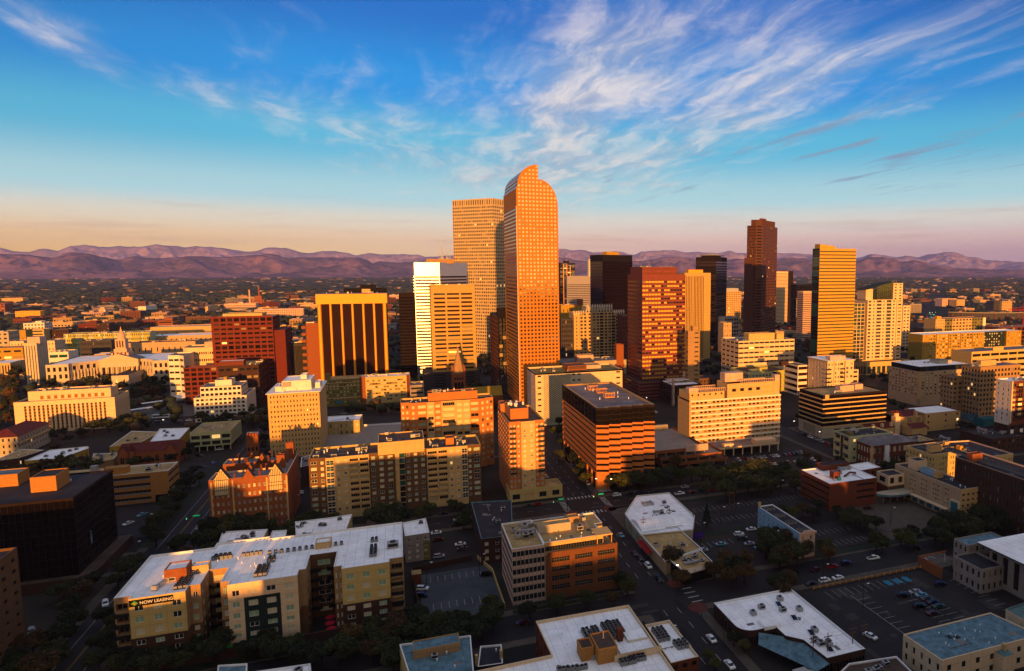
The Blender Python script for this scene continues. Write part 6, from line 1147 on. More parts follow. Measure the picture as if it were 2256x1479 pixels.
# white roofed apartments at the bottom centre
h=12.5; pp=[(1180,1369),(1385,1333),(1522,1530),(1500,1620),(980,1760),(960,1498),(1214,1443)]
P=[G(a,c,h) for a,c in pp]; o=newat('apartment_building','white-roofed brick apartment building crowded with air conditioners at the bottom centre','apartment block',*P[0]); q0=P[0]; L=[(x-q0[0],y-q0[1]) for x,y in P][::-1]
wins=block(o,L,0,h,['red_brick'],{i:ST(3,4,.3,.45) for i in range(7)},'roof_white',.9,[],cop='cream'); flush(o,wins)
rp=lambda a,c,z=h-.9:(G(a,c,z)[0]-q0[0],G(a,c,z)[1]-q0[1])
for a,c,nx,ny in ((1283,1390,2,5),(1302,1386,2,5),(1325,1378,5,6),(1300,1408,2,3),(1275,1430,2,2),(1345,1395,3,3),(1362,1452,4,3),(1385,1450,4,2),(1405,1446,2,2),(1335,1352+20,1,1),(1230,1476,3,1),(1250,1474,3,1),(1270,1472,3,1)):
    x,y=rp(a,c); fans(o,x,y-ny*1.15,h-.9,nx,ny,1.05,1.1)
x,y=rp(1316,1462); pent(o,x,x+5.6,y-1,y+7.5,h-.9,h+3.6,'gold_brick','roof_brown'); pent(o,x-4,x-.3,y+2,y+7,h-.9,h+3.,'gold_brick','roof_brown'); mast(o,x+3,y+4,h+3.6,2,'flue'); x2,y2=rp(1359,1412); boxpart(o,'brick_stack',x2,x2+1.6,y2-1,y2+.6,h-.9,h+3,'red_brick')
for a,c,ww,dd in ((1372,1398,6,5),(1358,1430,5.5,5)): x,y=rp(a,c); boxpart(o,'roof_hatch',x,x+ww,y-dd,y,h-.9,h-.1,'white','roof_white')
for a,c in ((1299,1405),(1318,1420),(1300,1445)): x,y=rp(a,c); put('roof_duct',RM['roof_duct'],o,(x,y,h-.9),R(100),(.8,.8,.8))
clutter(o,*sorted((rp(1200,1390)[0],rp(1390,1390)[0])),*sorted((rp(1200,1440)[1],rp(1200,1370)[1])),h-.9,14,('vent_pipe',),.55); 
x,y=rp(1372,1478); w_=boxpart(o,'screen_wall',x-1,x+13,y+4.,y+4.3,h-.9,h+1.2,'cream'); 
text(w_,'LUXURY',.9,(x+3,y+3.97,h+.15),'awning_red')
P=[G(a,c,h-1.5) for a,c in ((1421,1377),(1475,1366),(1540,1447),(1478,1462))]; o=newat('apartment_building','small white-roofed brick wing with lit yellow windows at the bottom street corner','apartment block',*P[0]); L=[(x-P[0][0],y-P[0][1]) for x,y in P][::-1]
wins=block(o,L,0,h-1.5,['red_brick'],{0:ST(3,3,.5,.4,mb=1,dep=.3,g=('lit_window','dark','dark'),mul=(3,2),fr='fr_dark'),2:ST(3,4,.4,.4)},'roof_white',.8,[],cop='cream'); flush(o,wins); fans(o,1.5,-9,h-2.3,3,5,1.15,1.3); fans(o,5,-14.5,h-2.3,3,3,1.15,1.3)
# weathered blue roof house, small dark house
o,L,P0=low('apartment_building','old house with a weathered flaking blue-grey flat roof at the bottom edge','house',[(905,1500),(1045,1490),(1037,1400),(880,1420)],9.5,'yellow_tan','roof_blue',{},4); x,y=G(910,1440,11); pent(o,x-P0[0],x-P0[0]+13,y-P0[1],y-P0[1]+5.5,9,11.6,'tan','roof_blue')
o,L,P0=low('house','small dark-roofed brick house with two pale chimneys right of the weathered blue roof','house',[(1052,1470),(1108,1462),(1105,1420),(1058,1424)],6,'brown_brick','roof_dark',{},1); 
for i in (0,1): x=L[0][0]+(L[1][0]-L[0][0])*i; boxpart(o,'chimney',x-.4,x+.4,2,3,5,8.2,'sand')
low('house','white edged low roof at the bottom edge left of centre','house',[(560,1540),(690,1520),(684,1462),(560,1480)],9,'cream','roof_white',{},2); low('house','pale blue low roof corner at the bottom edge beside the white edged roof','house',[(470,1550),(540,1540),(545,1462),(480,1466)],9,'cream','roof_blue',{},1)
# beige block with teal roof bottom right
h=9.; pp=[(2090,1470),(1992,1400),(2182,1349),(2330,1400),(2300,1425)]
P=[G(a,c,h) for a,c in ((2076,1456),(1990,1398),(2182,1350),(2290,1400))]; o=newat('apartment_building','cream two-storey building with a flat blue-grey roof at the bottom right','apartment house',*P[0]); L=[(x-P[0][0],y-P[0][1]) for x,y in P]; L=[L[0],L[3],L[2],L[1]]
wins=block(o,L,0,h,['cream'],{0:ST(2,7,.28,.5,mb=.8,mt=1,fr='fr_dark',dep=.2,g=('dark','dark','dark','dark','dark','dark','lit_window'),mul=(2,1),fw=.1),3:ST(2,5,.3,.55,mb=.8,mt=1,fr='fr_dark',dep=.2,mul=(2,1),fw=.1)},'roof_blue',.3,[]); flush(o,wins); clutter(o,6,26,2,12,h-.3,14,('vent_pipe',),.5)
c0=L[1]; boxpart(o,'porch',c0[0]*.52,c0[0]*.64,c0[1]*.5-3.2,c0[1]*.5-.0,0,7.6,'cream','roof_copper'); boxpart(o,'chimney',c0[0]*.6,c0[0]*.62,c0[1]*.5-1,c0[1]*.5+.2,7.6,9.6,'sand')
low('apartment_building','small cream building with a teal roof edge at the bottom right picture edge','apartment house',[(2290,1400),(2216,1340),(2256,1326),(2360,1370)],8,'cream','roof_copper',{1:S2(2,4)},2,cop='roof_copper') if False else low('apartment_building','small cream building with a teal roof edge at the bottom right picture edge','apartment house',[(2216,1342),(2380,1440),(2440,1400),(2262,1326)],8,'cream','roof_copper',{0:S2(2,6)},2,cop='roof_copper')
low('house','brown low roof with silver pipes at the bottom edge right of the white-roofed restaurant','house',[(1800,1530),(2030,1500),(1975,1446),(1870,1462)],5,'brown_brick','roof_brown',{},8)
# modern office with overhanging white roof at the right
h=15.; P=[G(a,c,h) for a,c in ((2161,1196),(2400,1330),(2700,1260),(2330,1163))]; o=newat('office_building','modern grey office with a thin overhanging white roof at the right edge','office building',*P[0]); L=[(x-P[0][0],y-P[0][1]) for x,y in P]
il=[(2.2,L[0][1]-2.2),(2.2,L[1][1]+2),(L[2][0],L[1][1]+2),(L[2][0],-2.2)]
if sum(il[i][0]*il[(i+1)%4][1]-il[(i+1)%4][0]*il[i][1] for i in range(4))<0: il=il[::-1]
wins=block(o,il,0,h-.5,['concrete'],{i:ST(1,9,.5,.84,mb=1,mt=1.2,dep=.5,g=('dark',),mul=(1,7),fr='fr_dark',name='window_strip') for i in range(4)},'roof_grey',.2,[]); flush(o,wins)
b=MB(); pl=[(-1.5,.5),(-1.5,L[1][1]),(L[2][0],L[1][1]),(L[2][0],.5)][::-1]
if sum(pl[i][0]*pl[(i+1)%4][1]-pl[(i+1)%4][0]*pl[i][1] for i in range(4))<0: pl=pl[::-1]
b.prism(pl,h-.4,h+.2,0,1); b.build('overhanging_roof',[MATS['concrete_dark'],MATS['roof_white']],o)
w6=block(o,[(-9,-9),(2.1,-9),(2.1,4),(-9,4)],0,9.5,['concrete'],{0:ST(2,4,.4,.5,g=('dark',)),3:ST(2,5,.4,.5,g=('dark',))},'roof_dark',.5,[]); w6=block(o,[(-2,4.1),(18,4.1),(18,11),(-2,11)],0,12.5,['concrete'],{0:ST(3,6,.4,.5,g=('dark',)),3:ST(3,3,.4,.5)},'roof_blue',.5,w6); flush(o,w6)

q=newat('pergola','orange framed pergola with wooden slats at the entrance of the modern grey office','pergola',*G(2047,1262)); b=MB(); b.box(0,.6,-6,6,0,4.4,0); b.box(.6,14,5.4,6,3.6,4.4,0); b.build('frame',[MATS['orange_brick']],q); b=MB()
for i in range(9): b.box(.6+i*1.3,.8+i*1.3,-5,5.4,4.,4.2)
b.build('slats',[MATS['concrete']],q); b=MB(); b.box(13,13.2,-5,-4.8,0,4); b.box(13,13.2,5.1,5.3,0,3.6); b.build('post',[MATS['white_paint']],q)
print('p4 ok')
# ---------------------------------------------------------------- ground, streets, lots
import numpy as np
def groundmat():
    m=bpy.data.materials.new('ground_cover'); m.use_nodes=True; q=NG(m.node_tree); p=m.node_tree.nodes['Principled BSDF']; p.inputs['Roughness'].default_value=.95; p.inputs['Specular IOR Level'].default_value=.1
    co=q.n('ShaderNodeTexCoord').outputs['Object']; sp=q.n('ShaderNodeSeparateXYZ'); q.l(co,sp.inputs[0]); dist=sp.outputs[1]
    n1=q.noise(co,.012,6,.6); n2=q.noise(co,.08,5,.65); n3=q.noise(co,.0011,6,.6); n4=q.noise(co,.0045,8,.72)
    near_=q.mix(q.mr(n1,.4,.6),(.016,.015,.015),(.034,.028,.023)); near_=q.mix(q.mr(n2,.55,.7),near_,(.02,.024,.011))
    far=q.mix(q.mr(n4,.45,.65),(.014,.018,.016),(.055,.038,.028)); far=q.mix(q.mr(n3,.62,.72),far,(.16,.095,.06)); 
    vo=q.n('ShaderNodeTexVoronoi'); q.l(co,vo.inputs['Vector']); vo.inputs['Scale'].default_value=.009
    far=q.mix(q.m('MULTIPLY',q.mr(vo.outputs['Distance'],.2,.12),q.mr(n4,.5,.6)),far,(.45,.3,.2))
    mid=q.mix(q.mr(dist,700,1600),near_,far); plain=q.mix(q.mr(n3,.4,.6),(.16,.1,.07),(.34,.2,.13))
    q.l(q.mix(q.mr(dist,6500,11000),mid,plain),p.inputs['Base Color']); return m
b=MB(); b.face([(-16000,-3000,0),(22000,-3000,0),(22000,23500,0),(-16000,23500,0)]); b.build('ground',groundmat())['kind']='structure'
mat('asphalt',(.045,.042,.044),var=.25,sc_=.08,rough=.8); mat('sidewalk',(.17,.145,.12),var=.2,sc_=.3); mat('lot_asphalt',(.058,.051,.05),var=.28,sc_=.1); mat('lot_blue',(.12,.14,.16),var=.25,sc_=.12); mat('grass',(.03,.06,.014),var=.3,sc_=.3); mat('paint_white',(.5,.5,.48),var=.15,sc_=.5); mat('paint_yellow',(.45,.3,.05),var=.15,sc_=.5); mat('brick_paving',(.2,.07,.05),var=.2); mat('plaza',(.2,.19,.18),var=.15); mat('blue_paint',(.05,.3,.42),var=.1)
def sheet(name,x0,x1,y0,y1,z,m,kind='structure'):
    b=MB(); b.face([(x0,y0,z),(x1,y0,z),(x1,y1,z),(x0,y1,z)]); o=b.build(name,[MATS[m]]); o['kind']=kind; return o
rd=MB(); EW=((79,95,60,900),(-105,-89,120,760),(259,275,120,640)); NS=((203,219,-260,420),(307,323,-260,420))
for i,(x0,x1,y0,y1) in enumerate(EW): rd.face([(x0,y0,.010),(x1,y0,.010),(x1,y1,.010),(x0,y1,.010)])
for i,(y0,y1,x0,x1) in enumerate(NS): rd.face([(x0,y0,.014),(x1,y0,.014),(x1,y1,.014),(x0,y1,.014)])
for (x0,x1,y0,y1,z) in ((-320,60,602,620,.018),(-260,-180,640,700,.022)): rd.face([(x0,y0,z),(x1,y0,z),(x1,y1,z),(x0,y1,z)])
c=R(45); 
for (ax,ay,l,w_) in ((470,500,1300,22),(330,420,900,14)):
    d_=(math.cos(c),math.sin(c)); n_=(-d_[1],d_[0]); P=lambda t,s:(ax+d_[0]*t+n_[0]*s,ay+d_[1]*t+n_[1]*s,.026); rd.face([P(0,-w_/2),P(l,-w_/2),P(l,w_/2),P(0,w_/2)])
rd.build('road',[MATS['asphalt']])['kind']='structure'
# pavements with kerbs round the near blocks
sw=MB(); xs=[(-89,79),(95,259),(275,420),(-260,-105)]; ys=[(120,203),(219,307),(323,420)]
for x0,x1 in xs:
    for y0,y1 in ys:
        t=3.6
        for a in ((x0,x1,y0,y0+t),(x0,x1,y1-t,y1),(x0,x0+t,y0+t,y1-t),(x1-t,x1,y0+t,y1-t)): sw.box(*a,0.,.14,0,bot=False)
sw.build('pavement',[MATS['sidewalk']])['kind']='structure'
for (x0,x1,y0,y1,m,z) in ((95.1+3.6,258-3,326.7,372,'lot_asphalt',.03),(128,200,262,300,'lot_asphalt',.03),(160,196,226,252,'lot_asphalt',.034),(143,203,150,197,'lot_asphalt',.03),(131.5,143,150,197,'lot_asphalt',.026),(99,152,223,252,'lot_asphalt',.026),(6,30,262,302,'lot_asphalt',.03),(4,32,224,262,'lot_blue',.036),(-142,-110,345,392,'lot_asphalt',.03),(-128,-109,410,470,'lot_asphalt',.03),(-20,40,495,600,'lot_asphalt',.03),(170,258,400,470,'lot_asphalt',.03),(440,520,470,520,'lot_asphalt',.03)): sheet('parking_lot',x0,x1,y0,y1,z,m)
for (x0,x1,y0,y1) in ((128,200,300.5,303),(128,168,257,261.5),(160,252,220.5,224.8),(100,128,304,306),(-260,-200,600,600.5),(34,75,219.5,222),(-84,-4,219.8,223),(-109,-105,330,470)): sheet('lawn',x0,x1,y0,y1,.16,'grass')
sheet('lawn',-470,-395,690,800,.05,'grass'); sheet('plaza',-225,-150,625,690,.05,'plaza'); sheet('plaza',-200,-176,700,790,.04,'plaza'); sheet('plaza',203,258,225,300,.045,'sidewalk') ; sheet('plaza',95.5,120,262,306,.16,'sidewalk')
pm=MB(); L_=lambda x0,x1,y0,y1,z=.034:pm.face([(x0,y0,z),(x1,y0,z),(x1,y1,z),(x0,y1,z)])
for y in range(70,600,10):
    if not(200<y<222 or 300<y<326): 
        for x in (84.3,89.6): L_(x-.08,x+.08,y,y+4)
        L_(-97.35,-97.2,y,y+10.) if False else None
for y0,y1 in ((120,200),(222,304),(326,600)):
    for x in (-101.5,-92.6): L_(x-.07,x+.07,y0,y1)
for k in range(8): L_(80+k*1.9,80.8+k*1.9,324.5,327.5); L_(80+k*1.9,80.8+k*1.9,302,305.5)
for k in range(8): L_(96.2,99.2,308.2+k*1.9,309+k*1.9,.034); L_(74.6,77.6,308.2+k*1.9,309+k*1.9,.034)
for k in range(4): L_(96.2,100.6,205.5+k*3.4,206+k*3.4,.034)
for x in range(-240,400,9): 
    if not(76<x<98 or 255<x<278 or -108<x<-86): L_(x,x+3,314.9,315.05)
for x0,n,y0,y1,st in ((130,26,285,290,2.7),(130,26,270,275,2.7),(162,12,240,245,2.8),(162,12,228,233,2.8),(8,8,232,237,2.7),(8,8,254,259,2.7),(170,20,410,415,2.8),(170,20,440,445,2.8),(-20,20,520,525,2.8),(100,14,246,251,2.7)):
    for i in range(n): L_(x0+i*st,x0+.12+i*st,y0,y1,.05)
for i in range(13): L_(146+i*3.,146.12+i*3.,190,195.5,.05)
for i in range(11): L_(153.6,158.6,152+i*3.4,152.12+i*3.4,.05); L_(197,202,152+i*3.4,152.12+i*3.4,.05); L_(170,175,155+i*3.,155.12+i*3.,.05); L_(176,181,155+i*3.,155.12+i*3.,.05)
L_(153.3,153.45,150,190,.05)
for k in range(9): L_(97+k*1.,97.5+k*1.,330,336,.05)
pm.build('road_marking',[MATS['paint_white']])['kind']='structure'
ym=MB(); 
for y0,y1 in ((120,200),(222,304),(326,600)):
    for x in (-97.4,-97.): ym.face([(x-.07,y0,.034),(x+.07,y0,.034),(x+.07,y1,.034),(x-.07,y1,.034)])
ym.build('centre_line',[MATS['paint_yellow']])['kind']='structure'
bp=MB()
for i in range(3): bp.face([(172+i*4.4,191,.055),(174.6+i*4.4,191,.055),(174.6+i*4.4,194.6,.055),(172+i*4.4,194.6,.055)])
bp.build('disabled_bay_paint',[MATS['blue_paint']])['kind']='structure'
rp_=MB(); r9=random.Random(4)
for i in range(150):
    if i%3==0: x=r9.choice((80,84,90))+r9.random()*2; y=r9.uniform(130,600); w_,d_=r9.uniform(1.2,3),r9.uniform(2,9)
    elif i%3==1: x=r9.uniform(-240,400); y=r9.choice((204,208,213,308,312,317))+r9.random(); w_,d_=r9.uniform(2,9),r9.uniform(1.2,3)
    else: x=r9.uniform(132,196); y=r9.uniform(152,192) if i%2 else r9.uniform(264,296); w_,d_=r9.uniform(1,7),r9.uniform(1,6)
    z=.0305+i*.00002 if i%3<2 else .0375+i*.00002; rp_.face([(x,y,z),(x+w_,y,z),(x+w_,y+d_,z),(x,y+d_,z)],i%2)
rp_.build('asphalt_patch',[mat('patch_dark',(.03,.03,.032),var=.2),mat('patch_light',(.10,.095,.09),var=.2)])['kind']='structure'
bk=MB()
for cx_,cy_ in ((96.6,220.6),(96.6,201.4),(77.4,305),(96.6,305)): bk.cyl(cx_,cy_,3.6,3.6,.145,.16,14)
bk.build('corner_paving',[MATS['brick_paving']])['kind']='structure'
# ---------------------------------------------------------------- cars
PAINT={'white':(.78,.78,.78),'silver':(.42,.43,.45),'black':(.012,.012,.014),'dark_blue':(.02,.04,.1),'red':(.35,.02,.02),'grey':(.12,.12,.13),'light_blue':(.22,.42,.5),'blue':(.03,.12,.35),'green':(.03,.12,.1),'dark_red':(.12,.01,.02)}
for k,v in PAINT.items(): mat('paint_'+k if k not in('white','yellow') else 'car_white',v,var=0,rough=.25,spec=.6)
PM=lambda k:MATS['car_white'] if k=='white' else MATS['paint_'+k]
mat('tyre',(.015,.015,.015),var=0); mat('rim',(.5,.5,.5),var=0,rough=.3,metal=.8)
def sect(b,prof,w,mi,inset_=0.):
    n=len(prof)
    for s in (-1,1):
        pts=[(s*(w/2-(inset_ if z>.95 else 0)),y,z) for y,z in prof]; b.face(pts if s<0 else pts[::-1],mi)
    for i in range(n):
        a,c=prof[i],prof[(i+1)%n]; wa=w/2-(inset_ if a[1]>.95 else 0); wc=w/2-(inset_ if c[1]>.95 else 0); b.face([(wa,a[0],a[1]),(-wa,a[0],a[1]),(-wc,c[0],c[1]),(wc,c[0],c[1])],mi)
def carmesh(kind):
    body=MB(); gl=MB()
    if kind=='sedan': bp_=[(-2.3,.35),(-2.3,.75),(-2.15,.9),(-1.3,1.0),(1.55,.98),(2.2,.85),(2.3,.6),(2.3,.3)]; cab=[(-1.55,.98),(-.75,1.43),(.6,1.45),(1.5,.98)]; L=4.6; ht=1.45
    elif kind=='suv': bp_=[(-2.3,.4),(-2.3,.9),(-2.1,1.05),(-1.2,1.1),(2.2,1.1),(2.3,.9),(2.3,.35)]; cab=[(-1.4,1.08),(-.7,1.68),(1.8,1.7),(2.2,1.08)]; ht=1.7
    elif kind=='pickup': bp_=[(-2.7,.45),(-2.7,1.0),(-1.4,1.12),(2.7,1.1),(2.75,.5)]; cab=[(-1.5,1.1),(-.9,1.75),(.7,1.75),(.9,1.1)]; ht=1.75
    elif kind=='bus': bp_=[(-6,.4),(-6,3.0),(6,3.0),(6,.4)]; cab=[(-5.6,2.99),(-5.4,3.15),(5.4,3.15),(5.6,2.99)]; ht=3.1
    sect(body,bp_,1.85 if kind!='bus' else 2.5,0,0.)
    w=1.6 if kind!='bus' else 2.3
    tp=max(z for _,z in cab); sect(gl,cab,w,0,.12 if kind!='bus' else 0)
    ys=[y for y,z in cab if z==tp] or [cab[1][0],cab[2][0]]
    body.box(-w/2+.14,w/2-.14,cab[1][0]+.02,cab[2][0]-.02,cab[1][1]-.03,max(cab[1][1],cab[2][1])+.03,0)
    if kind=='pickup': body.box(-.75,.75,1.,2.6,1.101,1.12,1)
    if kind=='bus':
        for s in (-1,1): gl.box(s*1.26-.01,s*1.26+.01,-5.6,5.4,1.5,2.6)
    wh=MB(); 
    for i in range(10):
        t0,t1=2*math.pi*i/10,2*math.pi*(i+1)/10; r=.34
        for y_,c_ in ((-.12,0),(.12,0)): pass
        wh.face([(-.12,r*math.cos(t0),r*math.sin(t0)),(.12,r*math.cos(t0),r*math.sin(t0)),(.12,r*math.cos(t1),r*math.sin(t1)),(-.12,r*math.cos(t1),r*math.sin(t1))],0)
        for s in (-1,1): wh.face([(s*.12,0,0),(s*.12,r*math.cos(t0),r*math.sin(t0)),(s*.12,r*math.cos(t1),r*math.sin(t1))],0); wh.face([(s*.125,0,0),(s*.125,.2*math.cos(t0),.2*math.sin(t0)),(s*.125,.2*math.cos(t1),.2*math.sin(t1))],1)
    return body,gl,wh,ht
CM={}
for k in ('sedan','suv','pickup','bus'): CM[k]=carmesh(k)
CMM={}
whm=CM['sedan'][2].mesh('wheel',[MATS['tyre'],MATS['rim']]); hl=MB(); hl.box(-.22,.22,-.03,.03,-.08,.08); hlm=hl.mesh('headlight',[MATS['white_paint']]); tl=MB(); tl.box(-.18,.18,-.03,.03,-.09,.09); tlm=tl.mesh('tail_light',[mat('tail_red',(.5,.01,.01),var=0)])
ncar=0
def car(kind,col,x,y,rz,label,group=None,z=0.,parts=True,name=None):
    global ncar; ncar+=1
    if (kind,col) not in CMM:
        b,g_,_,_=CM[kind]; CMM[kind,col]=(b.mesh('body',[PM(col),MATS['fr_dark']]),g_.mesh('windows',[MATS['dark']]))
    o=empty(name or {'bus':'bus','pickup':'pickup_truck'}.get(kind,'parked_car'),(x,y,z),R(rz)); tag(o,label,{'bus':'bus','pickup':'pickup truck'}.get(kind,'car'),group)
    put('body',CMM[kind,col][0],o); put('windows',CMM[kind,col][1],o)
    hw=.82 if kind!='bus' else 1.1; ay={'sedan':1.4,'suv':1.4,'pickup':1.7,'bus':4.}[kind]
    if parts:
        for sx_ in (-1,1):
            for sy in (-1,1): put('wheel',whm,o,(sx_*hw,sy*ay,.34))
            fy={'sedan':-2.31,'suv':-2.31,'pickup':-2.71,'bus':-6.01}[kind]; put('headlight',hlm,o,(sx_*.62,fy,.68)); put('tail_light',tlm,o,(sx_*.62,-fy,.72))
    return o
def carp(px,py,kind,col,rz,label,group=None,z=.04): x,y=G(px,py,.7); return car(kind,col,x,y,rz,label,group,z)
NSR,EWR=90,0
for c in ((1567,1407,'sedan','white',0,'white car parked nearest the camera at the kerb left of the rounded restaurant'),(1607,1464,'sedan','white',0,'white car at the bottom edge, behind the other white one at the restaurant kerb'),
 (1428,1247,'suv','white',0,'white car parked by the kerb under the tree beside the tan shop row'),(1398,1219,'sedan','dark_blue',0,'dark blue car parked ahead of the black one by the red awning'),(1410,1229,'sedan','black',0,'black car parked between the dark blue car and the white car by the shop row'),(1452,1276,'suv','black',0,'black car parked by the kerb in front of the black-fronted restaurant'),
 (1368,1179,'sedan','light_blue',0,'light blue car on the street beside the white slanted-corner roof'),
 (1359,1091,'suv','white',90,'white car at the kerb just right of the zig-zag office corner'),(1390,1089,'sedan','black',90,'black car behind the white one at the zig-zag office corner'),(1412,1084,'sedan','dark_blue',90,'dark blue car under the street trees beside the zig-zag office'),(1433,1082,'suv','grey',90,'grey car parked under the trees left of the white pickup truck'),
 (1497,1088,'pickup','white',90,'white pickup truck on the cross street above the white slanted-corner roof'),(1509,1073,'sedan','silver',90,'silver car parked behind the white pickup truck at the tree line'),(1524,1085,'sedan','dark_red',90,'dark red car just right of the white pickup truck'),(1547,1082,'suv','green',90,'green car at the kerb in front of the round green tree'),(1566,1080,'sedan','red',90,'red car at the kerb right of the round green tree'),
 (1184,1111,'sedan','red',90,'red car parked at the foot of the slim orange apartment tower'),(1165,1113,'sedan','grey',90,'grey car ahead of the red one at the foot of the slim orange tower'),
 (1924,1230,'pickup','white',90,'white pickup truck driving on the lower right street'),(2049,1231,'sedan','silver',90,'silver car by the orange pergola'),(1846,1273,'sedan','white',90,'white car in the street, right one of the white pair'),(1817,1279,'suv','white',90,'white car in the street, left one of the white pair'),(1787,1286,'sedan','black',90,'black car behind the white pair on the lower right street'),
 (1797,1255,'sedan','dark_red',90,'dark red car at the far kerb of the lower right street'),(1834,1248,'sedan','red',90,'bright red car at the far kerb of the lower right street'),(1864,1241,'suv','dark_blue',90,'blue car at the far kerb right of the bright red one'),(1746,1263,'suv','black',90,'black car under the trees at the left end of the far kerb'),(2020,1208,'suv','black',90,'black car turning out of the lot near the modern grey office'),
 (1917,1401,'sedan','white',15,'white car alone in the dark lot beside the cream two-storey building'),
 (2016,1304,'sedan','silver',80,'silver car in the lot cluster, farthest left at the top'),(2030,1311,'sedan','light_blue',80,'light blue car in the lot cluster next to the silver one'),(1990,1312,'suv','black',80,'black car left end of the lot cluster'),(2042,1319,'sedan','grey',80,'grey car in the middle of the lot cluster'),(2056,1327,'sedan','dark_blue',80,'dark blue car in the middle of the lot cluster'),(2026,1336,'suv','black',80,'black car in the front row of the lot cluster'),(2068,1336,'sedan','green',80,'dark green car at the right of the lot cluster'),(2055,1351,'sedan','dark_red',80,'dark red car nearest in the lot cluster'),(2072,1287,'suv','dark_blue',80,'dark blue car parked alone above the lot cluster'),
 (1190+0*1,1400,'sedan','black',90,'x'),
 (961,1174,'sedan','white',90,'white car in the small lot right of the stepped townhouse'),(965,1189,'sedan','dark_red',90,'dark red car in the small lot right of the stepped townhouse'),(967,1226,'suv','silver',90,'silver car at the mouth of the small lot by the townhouse'),(1014,1199,'sedan','white',90,'white car in the right row of the small townhouse lot'),(1018,1209,'sedan','grey',90,'grey car below the white one in the right row of the small townhouse lot'),(1006,1156,'sedan','black',90,'black car at the top of the small townhouse lot'),(1009,1145,'sedan','silver',90,'silver car behind the black one at the top of the small townhouse lot'),(977,1132,'sedan','dark_blue',90,'dark car on the street below the long tan apartments'),
 (930,1297,'suv','white',70,'white car in the walled parking court'),(930,1312,'suv','black',70,'black car beside the white one in the walled parking court'),(1072,1266,'suv','black',80,'black car in the far corner of the walled parking court'),
 (283,1153,'sedan','white',-30,'white car in the lot right of the black glass block'),(314,1134,'sedan','light_blue',-30,'light blue car beyond the white one in the lot by the black glass block'),(262,1196,'suv','green',30,'dark green car under the trees at the foot of the black glass block'),(438,1162,'sedan','silver',0,'silver car waiting at the lights on the left street'),
 (484,990,'sedan','white',70,'white car in front of the pale office on columns'),(438,1004,'suv','black',60,'black car in the lot below the pale office on columns'),(446,1029,'sedan','dark_red',60,'dark red car in the lot between the two brick blocks'),(468,1020,'sedan','blue',30,'blue car at the edge of the lot between the two brick blocks'),
 (232,1330,'suv','white',20,'white car at the kerb left of the leasing apartments'),(69,1392,'suv','silver',20,'silver van-like car in the bottom left corner under the trees'),(665,1085,'sedan','silver',10,'silver car in the alley between the mansion block and the long tan apartments'),
 (1588,1199,'sedan','light_blue',80,'light blue car in the middle of the lot left of the light blue building'),(1628,1177,'suv','white',80,'white car in the row left of the light blue building'),(1636,1186,'suv','green',80,'dark green van in the row left of the light blue building'),(1651,1198,'sedan','silver',80,'silver car in the row left of the light blue building'),(1655,1166,'sedan','white',80,'white car farthest up beside the light blue building'),(1548,1212,'sedan','silver',80,'silver car tucked behind the tan-roofed restaurant'),(1673,1206,'sedan','light_blue',80,'pale car half under trees in front of the light blue building'),
 (1912,1120,'sedan','dark_red',70,'dark red car at the corner of the red brick office'),(2010,1162,'suv','black',60,'black car under trees below the long tan office'),
 (1151,1372,'sedan','dark_red',90,'dark red car on the street at the left of the bottom white-roofed apartments'),(822,882,'sedan','white',90,'white car on the street below the panelled office block'),(757,912,'sedan','silver',90,'silver car beside the small flat pale brick building'),(1444,908,'sedan','white',0,'white car in the lane left of the hotel')):
    if c[5]=='x': continue
    carp(*c)
cols=['black','white','silver','dark_blue','grey','red','white','black','silver']
# cars that only their place tells apart come in rows
def row(x0,y0,dx,dy,n,rz,label,skip=.25,group=None):
    for i in range(n):
        if rng.random()<skip: continue
        car(rng.choice(('sedan','suv','sedan')),rng.choice(cols),x0+dx*i,y0+dy*i,rz+rng.uniform(-3,3),label,group or label,.04,parts=False)
row(196,340,3.1,0,18,0,'car in the near row of the lot below the hotel canopy',.2); row(198,356,3.1,0,17,0,'car in the far row of the lot below the hotel canopy',.2); row(190,333,3.2,0,10,0,'car at the tree edge of the lot below the hotel canopy',.5)
row(77,334,0,6.4,12,0,'car parked along the street left of the zig-zag office',.25); row(97.6-1.2,345,0,6.6,9,0,'car parked on the right side of the street under the zig-zag office',.3)
row(274,330,0,6.5,12,0,'car parked along the street left of the black glass cube',.3); row(181,412,3,0,20,0,'car in the rear lot behind the hotel',.5); row(-18,522,3,0,16,0,'car in the lot behind the church tower block',.5)
row(-300,606,7,0,30,90,'car on the avenue below the federal building',.5); row(445,480,3,0,18,0,'car in the lot behind the beige condominium',.4)
for i in range(46): t=rng.uniform(80,1250); s=rng.choice((-6,-2,2,6)); car('sedan',rng.choice(cols),470+.707*t-.707*s,500+.707*t+.707*s,-45,'car on the long diagonal avenue at the right',group='cars on the long diagonal avenue at the right',parts=False,z=.05)
x,y=G(355,918,1.5); car('bus','white',x,y,85,'white and red city bus at the bus station plaza',z=.05)
for k,(px,py) in enumerate(((300,902),(345,885))):
    x,y=G(px,py,5); o=newat('bus_shelter',('nearer','farther')[k]+' long white canopy roof at the bus station plaza','canopy',x,y,35); b=MB(); b.box(-11,11,-2.5,2.5,4.6,5.0)
    b.build('canopy_roof',[MATS['white_paint']],o); b=MB()
    for i in range(6): b.cyl(-10+4*i,0,.15,.15,0,4.6,6)
    b.build('canopy_post',[MATS['fr_grey']],o)
x,y=G(405,872,6); o=newat('dome_canopy','white tensile canopy disc in front of the low red wing','canopy',x,y); b=MB(); b.cyl(0,0,9,.5,5,8.5,16); b.build('canopy_roof',[MATS['white_paint']],o); boxpart(o,'post',-.3,.3,-.3,.3,0,5,'fr_grey')
